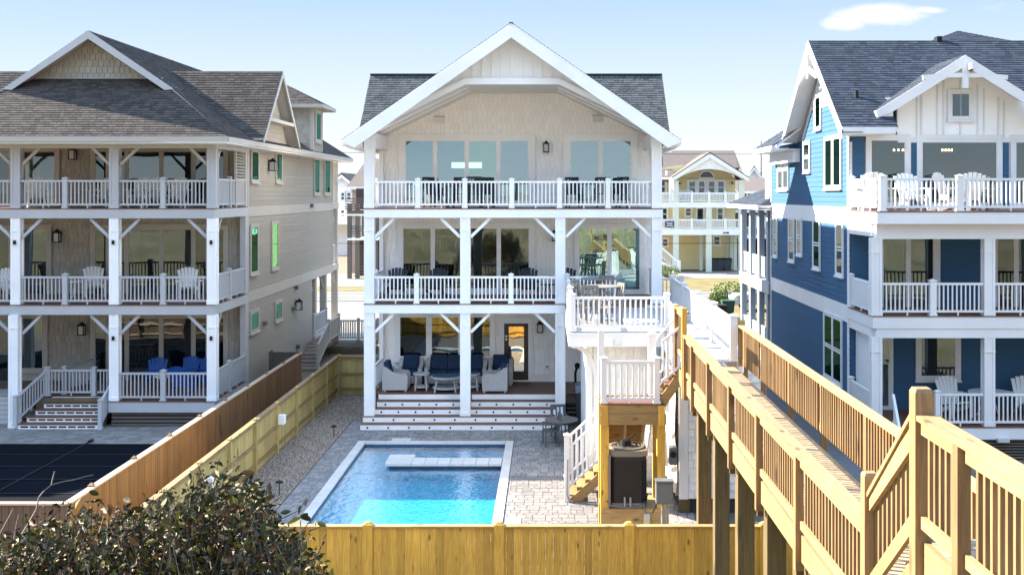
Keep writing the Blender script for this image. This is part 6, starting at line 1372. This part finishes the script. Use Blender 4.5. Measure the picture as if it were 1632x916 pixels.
for (p0, p1, q0, q1, nm) in ((1093, 1101, 332, 344, 'window'), (1111, 1121, 332, 352, 'door'), (1143.5, 1152, 332, 350, 'window'), (1056, 1063, 332, 350, 'window'), (1138, 1147, 377, 390, 'window'), (1056, 1064, 381, 392, 'window')):
    window(yh, yf_, X(p0, YD + 3.4), X(p1, YD + 3.4), Z(q1, YD + 3.4), Z(q0, YD + 3.4), 1, trim=.14, gm=g_dark, room=far_glass, hung=nm == 'window', name=nm, sash=.04)
for px in (1077.5, 1130, 1182):
    for z0, z1 in ((yz(434) , yz(374.5)), (yz(365), yz(331)), (yz(322.5), yz(288))):
        if px == 1130 and z1 > yz(300): continue
        k = MB(); k.box(ym(px) - .26, ym(px) + .26, YD + .05, YD + .5, z0 if z0 > .2 else 0, z1); k.obj('post', palegreen, yh)
pbox('post', white, yh, ym(1071) - .2, ym(1071) + .2, YD + .6, YD + 1, yz(322.5), yz(286))
for px in (1122, 1126, 1168, 1174, 1178): pbox('post', palegreen, yh, ym(px) - .15, ym(px) + .15, YD + 1.5 + (px % 7) * .3, YD + 1.8 + (px % 7) * .3, 0, yz(375))
railing(yh, (YL, YD + .1, yz(322.5)), (ym(1182), YD + .1, yz(322.5)), .92, posts=[ym(p) - YL for p in (1103, 1130, 1156)], joined=True, pitch=.14, pw=.22, bal=.05, toph=.12)
railing(yh, (YL, YD + .1, yz(365)), (ym(1182), YD + .1, yz(365)), .92, posts=[ym(p) - YL for p in (1103, 1156)], joined=True, pitch=.14, pw=.22, bal=.05, toph=.12)
railing(yh, (ym(1052), YD - 1, yz(405) - .3), (ym(1080), YD - 1, yz(434)), 1.1, joined=True, pitch=.16, ends=(False, True), pw=.3, toph=.2)
k = MB(); k.sbeam((ym(1052), YD - 1, yz(412) - .3), (ym(1080), YD - 1, .15), .3, .3); k.obj('stair_stringer', white, yh)
sg = MB(); sg.box(ym(1060), ym(1074), YD - .1, YD - .02, yz(362), yz(352.5)); so = sg.obj('sign', navy2, yh)
k = MB()
for (a, b, c) in ((1062, 1065.5, 355), (1066.5, 1068, 355), (1068.8, 1072, 355), (1063.5, 1071, 357.3), (1061.5, 1066, 359.7), (1066.8, 1072.5, 359.7)): k.box(ym(a), ym(b), YD - .12, YD - .1, yz(c + .5), yz(c - .5))
k.obj('sign_lettering', white, so)
k = MB()
for j, a in enumerate((1152, 1153.6, 1155.2, 1156.8)): k.box(ym(a), ym(a + 1.0), YD - .03, YD - .001, yz(372.2), yz(369.8))
k.cyl((ym(1160), YD - .03, yz(371)), (ym(1160), YD, yz(371)), .1, n=8); k.obj('house_number', black, yh)
for px, py in ((1084, 292.5), (1168, 292)): k = MB(); k.box(X(px - 1, YD + 3), X(px + 1, YD + 3), YD + 3.2, YD + 3.4, Z(py + 1.5, YD + 3), Z(py - 1.5, YD + 3)); k.obj('wall_lamp', black, yh)
for i, (a, lab) in enumerate(((1133, 'dark wheeled bin leftmost of the three under the yellow house'), (1143, 'dark wheeled bin in the middle of the three under the yellow house'), (1155, 'dark wheeled bin rightmost of the three under the yellow house'))):
    t = thing('trash_bin', lab, 'bin', (ym(a + 4), YD + 3, 0), 'bins under the yellow house'); k = MB(); x = X(a + 4, YD + 2.5); k.hexa([(x - .3, YD + 2.2, 0), (x + .3, YD + 2.2, 0), (x + .3, YD + 2.9, 0), (x - .3, YD + 2.9, 0), (x - .4, YD + 2.1, 1.05), (x + .4, YD + 2.1, 1.05), (x + .4, YD + 3, 1.05), (x - .4, YD + 3, 1.05)]); k.obj('body', binm, t); k = MB(); k.box(x - .42, x + .42, YD + 2.08, YD + 3, 1.05, 1.15); k.obj('lid', black, t)
u_ = [False]; aw3 = adirondack(whitechair)
for px, lab in ((1086, 'white chair left on the top balcony of the yellow house'), (1100, 'white chair nearer the door on the top balcony of the yellow house')): place(aw3, u_, (ym(px), YD + 1.5, yz(322.5)), 0, lab, 'white chairs on the yellow house', 1.2)
# generic far house
def far_house(name, label, d, px0, px1, py_eave, py_ridge, wm_, rm, depth=10, gable='side', wins=(), base=0, cat='house', floors=(), hip=0.0):
    t = thing(name, label, cat, (X((px0 + px1) / 2, d), d, 0)); x0, x1 = X(px0, d), X(px1, d); ze, zr = Z(py_eave, d), Z(py_ridge, d); f = front(d)
    k = MB(); k.box(x0, x1, d, d + depth, base, ze)
    if gable == 'front': k.prism([(x0, d, ze), (x1, d, ze), ((x0 + x1) / 2, d, zr)], (0, .4, 0))
    k.obj('wall', wm_, t); k = MB(); o_ = .4; xm = (x0 + x1) / 2
    if gable == 'front':
        for s_, xe in ((-1, x0 - o_), (1, x1 + o_)): sl_ = (zr - ze) / (xm - x0); k.prism([(xm, d - o_, zr + .05), (xe, d - o_, ze - o_ * sl_), (xe, d - o_, ze - o_ * sl_ + .25), (xm, d - o_, zr + .3)], (0, depth + 2 * o_, 0))
    else:
        ym_ = d + depth / 2; h = hip * (x1 - x0)
        k.prism([(x0 - o_, d - o_, ze), (x1 + o_, d - o_, ze), (x1 + o_ - h, ym_, zr), (x0 - o_ + h, ym_, zr)], (0, .1, -.2)); k.prism([(x0 - o_, d + depth + o_, ze), (x1 + o_, d + depth + o_, ze), (x1 + o_ - h, ym_, zr), (x0 - o_ + h, ym_, zr)], (0, -.1, -.2))
        for xe, xr in ((x0 - o_ + .1, x0 - o_ + h + .1), (x1 + o_ - .1, x1 + o_ - h - .1)): k.prism([(xe, d - o_, ze), (xe, d + depth + o_, ze), (xr, ym_, zr)], (.02 if xe < xm else -.02, 0, 0))
    k.obj('roof', rm, t)
    k = MB(); k.box(x0 - o_, x1 + o_, d - o_ - .05, d - o_, ze - .25, ze + .02) if gable != 'front' else [k.prism([(xm, d - o_ - .05, zr + .05), (xe, d - o_ - .05, ze - .2), (xe, d - o_ - .05, ze - .5), (xm, d - o_ - .05, zr - .3)], (0, .05, 0)) for xe in (x0 - o_, x1 + o_)]
    k.obj('fascia', white, t)
    for (a, b, q0, q1) in wins: window(t, f, X(a, d), X(b, d), Z(q1, d), Z(q0, d), 1, trim=.15, gm=g_dark, room=far_glass, hung=True, sash=.04)
    for (q0, q1) in floors:
        k = MB(); k.box(x0, x1, d - 2.2, d - .02, Z(q1, d), Z(q0, d)); k.obj('balcony_floor', white, t)
        railing(t, (x0, d - 2.1, Z(q0, d)), (x1, d - 2.1, Z(q0, d)), .95, joined=True, pitch=.16, bal=.06, toph=.12)
    return t
far_house('house', 'white gabled house with green shutters glimpsed right of the yellow house', 150, 1180, 1222, 300, 267, whitesid, roof_grn, 14, 'front', wins=((1186, 1190, 303, 318), (1196, 1200, 303, 318)), floors=((330, 333),))
far_house('house', 'grey house with brown roof beyond the blue house porch', 128, 1180, 1240, 305, 282, greysid, roof_far, 12, wins=((1186, 1190, 308, 325), (1198, 1202, 308, 325), (1210, 1214, 308, 325)), floors=((345, 350), (385, 390)))
far_house('house', 'low dark brown house behind the blue house rear porch', 118, 1175, 1235, 335, 322, brownsid, roof_far, 10, wins=((1200, 1205, 345, 360), (1213, 1218, 345, 360)), floors=((375, 379),))
# left background
far_house('house', 'tan house with steep brown roof between the grey-beige and white houses', 106, 560, 640, 298, 250, pinksid, roof_far, 11, wins=((543.5, 549, 307, 319), (553, 559, 307, 319), (577, 581, 303, 319)), hip=.22)
far_house('house', 'white-gabled house farther off behind the tan house', 135, 520, 570, 300, 279, whitesid, roof_far, 12, 'front', wins=((543, 549, 307, 319), (553, 559, 307, 319), (543, 549, 335, 345)), floors=((327, 330), (353, 357)))
dh = thing('porch_tower', 'dark weathered porch structure with stairs beside the tan house', 'porch', (X(580, 98), 98, 0))
d = 98
for (q0, q1, m_) in ((335, 341, greywood), (341, 344, white), (379.5, 383, white)): k = MB(); k.box(X(553, d), X(612, d), d, d + 5, Z(q1, d), Z(q0, d)); k.obj('deck_floor', m_, dh)
for px in (556.5, 569, 584, 598, 610):
    k = MB(); k.box(X(px, d) - .18, X(px, d) + .18, d + .05, d + .4, 0, Z(325, d)); k.obj('post', greywood, dh)
k = MB(); k.box(X(555, d), X(612, d), d + 4, d + 5, 0, Z(300, d)); k.obj('back_wall', brownsid, dh)
for i in range(5): pbox('slat', greywood, dh, X(557, d), X(612, d), d + .0, d + .04, Z(378, d) + .22 * i, Z(378, d) + .22 * i + .1); pbox('slat', greywood, dh, X(551, d), X(612, d), d - .3, d - .26, Z(334, d) + .22 * i, Z(334, d) + .22 * i + .1)
for i in range(12): pbox('stair_tread', greywood, dh, X(559, d), X(578, d), d + 1.0 + .25 * i, d + 1.3 + .25 * i, .25 * (i + 1) - .05, .25 * (i + 1))
for i, px in enumerate((562, 572)): pbox('column', white, dh, X(px, d) - .12, X(px, d) + .12, d + .45, d + .7, Z(379, d), Z(344, d))
# masts
for px, pt, lab, d in ((1213, 225, 'thin radio mast beyond the house right of the yellow house', 260), (583.5, 226, 'thin radio mast rising beside the white house, left', 260)):
    t = thing('radio_mast', lab, 'mast', (X(px, d), d, 0)); k = MB(); k.cyl((X(px, d), d, 0), (X(px, d), d, Z(pt, d)), .22, .12, 8); k.obj('pole', greywood, t)
    k = MB(); [k.box(X(px, d) - .3, X(px, d) + .3, d - .3, d + .3, z, z + .15) for z in (6, 12, 17)]; k.obj('bracket', greywood, t)
for d, za, zb, lab in ((93, 3.75, 3.85, 'thin overhead wire crossing in front of the yellow house, lower one'), (96, 11.6, 11.0, 'thin overhead wire crossing the sky beside the white house, upper one')):
    t = thing('overhead_wire', lab, 'wire', (0, d, 0)); k = MB(); n = 24; P = [(-70 + 140 * i / n, d, za + (zb - za) * i / n - .5 * math.sin(math.pi * i / n)) for i in range(n + 1)]; k.tube(P, .022, 5); k.obj('cable', black, t)
# car and bins on the verge
car = thing('parked_car', 'silver sport utility vehicle parked by the road, mostly hidden by the blue house', 'car', (14, 72, 0))
cd = 71.0; c0x = X(1169, cd); prof = [(0, .45), (.02, .85), (.25, 1.02), (1.25, 1.12), (2.0, 1.68), (4.2, 1.72), (4.75, 1.15), (4.8, .45)]
k = MB(); k.prism([(c0x + a, cd, b) for a, b in prof], (0, 1.85, 0)); body = k.obj('body', silver, car)
k = MB(); k.prism([(c0x + a, cd - .012, b) for a, b in ((1.5, 1.14), (2.1, 1.60), (4.1, 1.62), (4.5, 1.16))], (0, .01, 0)); k.obj('side_window', far_glass, car)
k = MB(); k.prism([(c0x + 1.3, cd + .08, 1.15), (c0x + 1.3, cd + 1.77, 1.15), (c0x + 1.98, cd + 1.7, 1.67), (c0x + 1.98, cd + .15, 1.67)], (-.02, 0, .01)); k.obj('windscreen', far_glass, car)
k = MB(); k.box(c0x - .01, c0x + .25, cd - .01, cd + .3, .72, .88); k.obj('headlight', frost, car); k = MB(); k.box(c0x - .01, c0x + .25, cd + 1.55, cd + 1.86, .72, .88); k.obj('headlight', frost, car)
for (wx, wy) in ((.95, 0), (3.8, 0), (.95, 1.85), (3.8, 1.85)):
    s_ = -1 if wy == 0 else 1; k = MB(); k.cyl((c0x + wx, cd + wy - s_ * .2, .36), (c0x + wx, cd + wy + s_ * .03, .36), .37, n=20); w_ = k.obj('wheel', rubber, car)
    k = MB(); k.cyl((c0x + wx, cd + wy + s_ * .03, .36), (c0x + wx, cd + wy + s_ * .035, .36), .26, n=16)
    for i in range(5): a = i * 1.257; k.beam((c0x + wx, cd + wy + s_ * .045, .36), (c0x + wx + .25 * math.cos(a), cd + wy + s_ * .045, .36 + .25 * math.sin(a)), .02, .07, side=(0, 1, 0))
    k.obj('rim', chrome, w_)
for px, d, r_, lab in ((1161, 67, .95, 'dark green wheeled bin in front of the parked silver car'), (1150, 66, .8, 'smaller black bin beside the green bin by the parked car')):
    x = X(px, d); t = thing('trash_bin', lab, 'bin', (x, d, 0)); k = MB(); k.hexa([(x - .3 * r_, d, 0), (x + .3 * r_, d, 0), (x + .3 * r_, d + .6, 0), (x - .3 * r_, d + .6, 0), (x - .38 * r_, d - .1, 1.05 * r_), (x + .38 * r_, d - .1, 1.05 * r_), (x + .38 * r_, d + .7, 1.05 * r_), (x - .38 * r_, d + .7, 1.05 * r_)]); k.obj('body', bingreen if r_ > .9 else black, t); k = MB(); k.box(x - .4 * r_, x + .4 * r_, d - .14, d + .7, 1.05 * r_, 1.15 * r_); k.obj('lid', bingreen if r_ > .9 else black, t)
    for s_ in (-1, 1): k = MB(); k.cyl((x + s_ * .3 * r_, d + .6, .12), (x + s_ * .36 * r_, d + .6, .12), .12, n=12); k.obj('wheel', rubber, t)

# ================================================================== PLANTS
def leaf_cloud(mb, c, rx, ry, rz, n, size, rng, flat=.3):
    for _ in range(n):
        while True:
            p = Vector((rng.uniform(-1, 1), rng.uniform(-1, 1), rng.uniform(-1, 1)))
            if p.length < 1 and p.length > .35: break
        P = Vector((c[0] + p.x * rx, c[1] + p.y * ry, c[2] + p.z * rz)); leaf(mb, P, size * rng.uniform(.7, 1.35), rng)
def leaf(mb, P, s, rng, dirv=None):
    n = Vector((rng.gauss(0, 1), rng.gauss(0, 1), rng.gauss(.3, 1))).normalized(); u = n.orthogonal().normalized(); u.rotate(Quaternion(n, rng.random() * 6.28)); v = n.cross(u); b = n * s * .12
    mb.add([P - u * s * .5, P + v * s * .24 + b, P + u * s * .5, P - v * s * .24 + b, P + u * s * .1], [(0, 1, 4), (1, 2, 4), (2, 3, 4), (3, 0, 4)], 0, rng.random())
rng = random.Random(21)
for (px, d, w, h, lab) in ((1145, 76, 1.2, .8, 'low green juniper bush left of the green bin by the silver car'), (1164, 77, 2.4, 1.35, 'spreading green juniper bush rising behind the green bin and the silver car'), (1085, 60, .8, .9, 'small dark green shrub behind the white deck railing'), (1062, 100, 2.4, 1.0, 'low shrub on the verge left of the yellow house stairs')):
    x = X(px, d); t = thing('bush', lab, 'bush', (x, d, 0)); k = MB()
    for i in range(6): a = rng.random() * 6.28; k.tube([(x, d, 0), (x + w * .4 * math.cos(a), d + .4 * math.sin(a), h * .8)], [.03, .01], 5)
    k.obj('stems', bark, t); k = MB(); leaf_cloud(k, (x, d, h * .55), w * .55, w * .5, h * .55, 900, .16, rng); tag(k.obj('foliage', mat('juniper', (.12, .17, .03), .6, .3, 3, tint=.5), t, tint=True), kind='stuff')
far_house('house', 'unseen house added beyond the left edge to shade the covered pool yard', 34, -1230, -560, 222, 60, beige, roof_brown, 16, hip=.0)  # out-of-view house added to cast shadow over the covered pool
# far tree line
k = MB(); rng = random.Random(4)
for i in range(500):
    x = rng.uniform(-420, 420); y = rng.uniform(330, 480); h = rng.uniform(4, 9.5) ; r = rng.uniform(5, 12); nseg = 7; base = len(k.v)
    ring = []
    for j in range(4):
        z = h * (0, .55, .9, 1)[j]; rr = r * (1, .9, .5, .08)[j]
        for q in range(nseg): a = 6.283 * q / nseg; k.v.append((x + rr * math.cos(a) * rng.uniform(.7, 1.2), y + rr * math.sin(a) * rng.uniform(.7, 1.2), z * rng.uniform(.85, 1.12)))
    for j in range(3):
        for q in range(nseg): a = base + j * nseg + q; b = base + j * nseg + (q + 1) % nseg; k.f.append((a, b, b + nseg, a + nseg)); k.m.append(0); k.t.append(.5)
tag(k.obj('tree_line', treegreen, None, recenter=False), 'dark green line of trees along the far horizon', 'trees', kind='stuff')
# dune grass tufts behind and beside the camera (seen in the window reflections)
k = MB(); rng = random.Random(8)
for i in range(9000):
    x = rng.uniform(-22, 20); y = rng.uniform(-34, 17)
    if x > 2 and y > 5: continue
    z = hgt(x, y) - .02
    if z > CAM_H - max(.1, y) * .36 and y > 0: continue
    a = rng.random() * 6.28; h = rng.uniform(.25, .6); w = .012; lx, ly = math.cos(a) * h * .35, math.sin(a) * h * .35
    k.add([(x - w, y, z), (x + w, y, z), (x + lx, y + ly, z + h)], [(0, 1, 2)], 0, rng.random())
tag(k.obj('dune_grass', mat('dune_grass', (.42, .33, .15), .8, .2, 2, tint=.5), None, tint=True, recenter=False), 'dry golden grass growing over the dune', 'grass', kind='stuff')
# ------------------------------------------------------------------ foreground shrub
sb_ = thing('shrub', 'big leafy shrub with brown and green leaves filling the lower left corner', 'shrub', (-3.4, 10.5, hgt(-3.4, 10.5)))
rng = random.Random(12)
outline = [(-60, 905), (0, 860), (60, 845), (110, 822), (160, 830), (215, 815), (262, 800), (300, 785), (345, 760), (378, 752), (405, 765), (420, 800), (440, 835), (470, 850), (500, 878), (530, 905)]
def top_py(px):
    for i in range(len(outline) - 1):
        if outline[i][0] <= px <= outline[i + 1][0]:
            (a, b), (c, e) = outline[i], outline[i + 1]; return b + (e - b) * (px - a) / (c - a)
    return 930
leaves = {m: MB() for m in ('leaf', 'leaf_yellow_green', 'leaf_russet', 'leaf_dry_tan')}; wood = MB(); pale = MB()
pick = lambda: rng.choices(('leaf', 'leaf_yellow_green', 'leaf_russet', 'leaf_dry_tan'), (5.2, 2.2, 1.3, 2.0))[0]
big = []
for i in range(900):      # branches: stem from the dune up to a tip inside the crown
    px = rng.uniform(-60, 525); d = 9.7 + rng.uniform(-1.1, 1.6); tp = top_py(px) + 12 * math.sin(px * .09) + 9 * math.sin(px * .23 + 1) + abs(rng.gauss(0, 1)) * 55 + (rng.uniform(-42, -5) if rng.random() < .12 else rng.uniform(-4, 14))
    tip = Vector((X(px, d), d, Z(tp, d))); root = Vector((tip.x + rng.uniform(-.5, .5), d + rng.uniform(-.3, .3), min(tip.z - .4, tip.z - rng.uniform(.6, 1.4))))
    mid = root.lerp(tip, .55) + Vector((rng.uniform(-.1, .1), rng.uniform(-.1, .1), 0)); (pale if rng.random() < .22 else wood).tube([root, mid, tip], [.011, .007, .003], 4)
    for j in range(rng.randint(26, 42)):
        t_ = rng.random() ** .7; P = (root.lerp(mid, t_ / .55) if t_ < .55 else mid.lerp(tip, (t_ - .55) / .45)) + Vector((rng.gauss(0, .055), rng.gauss(0, .06), rng.gauss(0, .05)))
        leaf(leaves[pick()], P, rng.uniform(.035, .10), rng)
for i in range(12): 
    px = rng.uniform(150, 460); d = 9.2; p0 = Vector((X(px, d), d, Z(930, d))); pts = [p0]
    for j in range(4): pts.append(pts[-1] + Vector((rng.uniform(-.06, .06), rng.uniform(-.05, .05), rng.uniform(.10, .17))))
    pale.tube(pts, [.016, .014, .011, .008, .004], 5)
    for j in (2, 3): pale.tube([pts[j], pts[j] + Vector((rng.uniform(-.15, .15), 0, .14))], [.007, .003], 4)
# bare branch reaching over the dark cover
d = 9.6; bp = [(105, 900), (130, 850), (155, 822), (208, 762 + 20), (214, 762), (218, 748)]
def P_(px, py, d=9.6): return Vector((X(px, d), d, Z(py, d)))
pale.tube([P_(36, 850), P_(58, 812), P_(62, 792), P_(70, 782), P_(82, 772)], [.010, .008, .007, .006, .005], 5); pale.tube([P_(82, 772), P_(84, 762), P_(87, 751)], [.006, .006, .004], 5); pale.tube([P_(82, 772), P_(100, 767), P_(118, 764), P_(135, 759), P_(149, 756)], [.006, .004, .004, .003, .003], 5)
pale.tube([P_(0, 850), P_(12, 828), P_(21, 810)], [.006, .005, .003], 5); pale.tube([P_(22, 860), P_(26, 835), P_(30, 820)], [.005, .004, .003], 5)
for (x0, y0, x1, y1) in ((470, 880, 492, 846), (492, 846, 512, 838), (420, 815, 448, 790), (500, 900, 520, 850), (360, 770, 392, 748), (150, 830, 160, 795), (440, 830, 478, 812), (478, 812, 492, 784)): wood.tube([P_(x0, y0), P_(x1, y1)], [.006, .003], 5)
wood.obj('stems', bark, sb_); pale.obj('bare_twigs', twig, sb_)
for m_, mb_ in leaves.items(): tag(mb_.obj('foliage', MATS[m_], sb_, tint=True), kind='stuff')
# the biggest leaves, one by one
lm_ = {}
for m_ in leaves:
    k = MB(); L = 1.0; pts = [(-.5, 0, 0), (-.25, .2, .05), (.1, .26, .06), (.38, .14, .03), (.5, 0, 0), (.38, -.14, .03), (.1, -.26, .06), (-.25, -.2, .05)]; k.add(pts + [(0, 0, -.02)], [(i, (i + 1) % 8, 8) for i in range(8)], 0, .5)
    me = bpy.data.meshes.new('leaf_' + m_); me.from_pydata(k.v, [], k.f); me.materials.append(MATS[m_]); at = me.attributes.new('tint', 'FLOAT', 'FACE'); at.data.foreach_set('value', [.5] * 8); lm_[m_] = me
spots = [(110, 842), (127, 845), (150, 785), (154, 798), (160, 818), (143, 830), (168, 812), (188, 803), (190, 812), (204, 806), (202, 796), (352, 760), (345, 757), (366, 752), (375, 762), (430, 793), (425, 800), (478, 812), (484, 822), (489, 826), (470, 830), (503, 832), (513, 835), (496, 855), (262, 800), (270, 812), (334, 800), (338, 812), (300, 812), (308, 818), (395, 770), (400, 790), (488, 800), (455, 815)]
for i in range(250):
    px, py = spots[i] if i < len(spots) else (rng.uniform(0, 520), None)
    if py is None: py = top_py(px) + rng.uniform(-8, 90)
    d = 8.9 + rng.uniform(-.25, .5); o = bpy.data.objects.new('leaf', lm_[pick() if i > 20 else rng.choice(('leaf', 'leaf_yellow_green', 'leaf'))]); lk(o, sb_, (X(px, d), d, Z(py, d)))
    s_ = rng.uniform(.075, .12) if i < len(spots) else rng.uniform(.055, .095); o.scale = (s_, s_, s_); o.rotation_euler = (rng.uniform(.6, 2.4), rng.uniform(-.6, .6), rng.uniform(0, 6.28))
bpy.context.view_layer.update()
print('objects', len(bpy.data.objects))
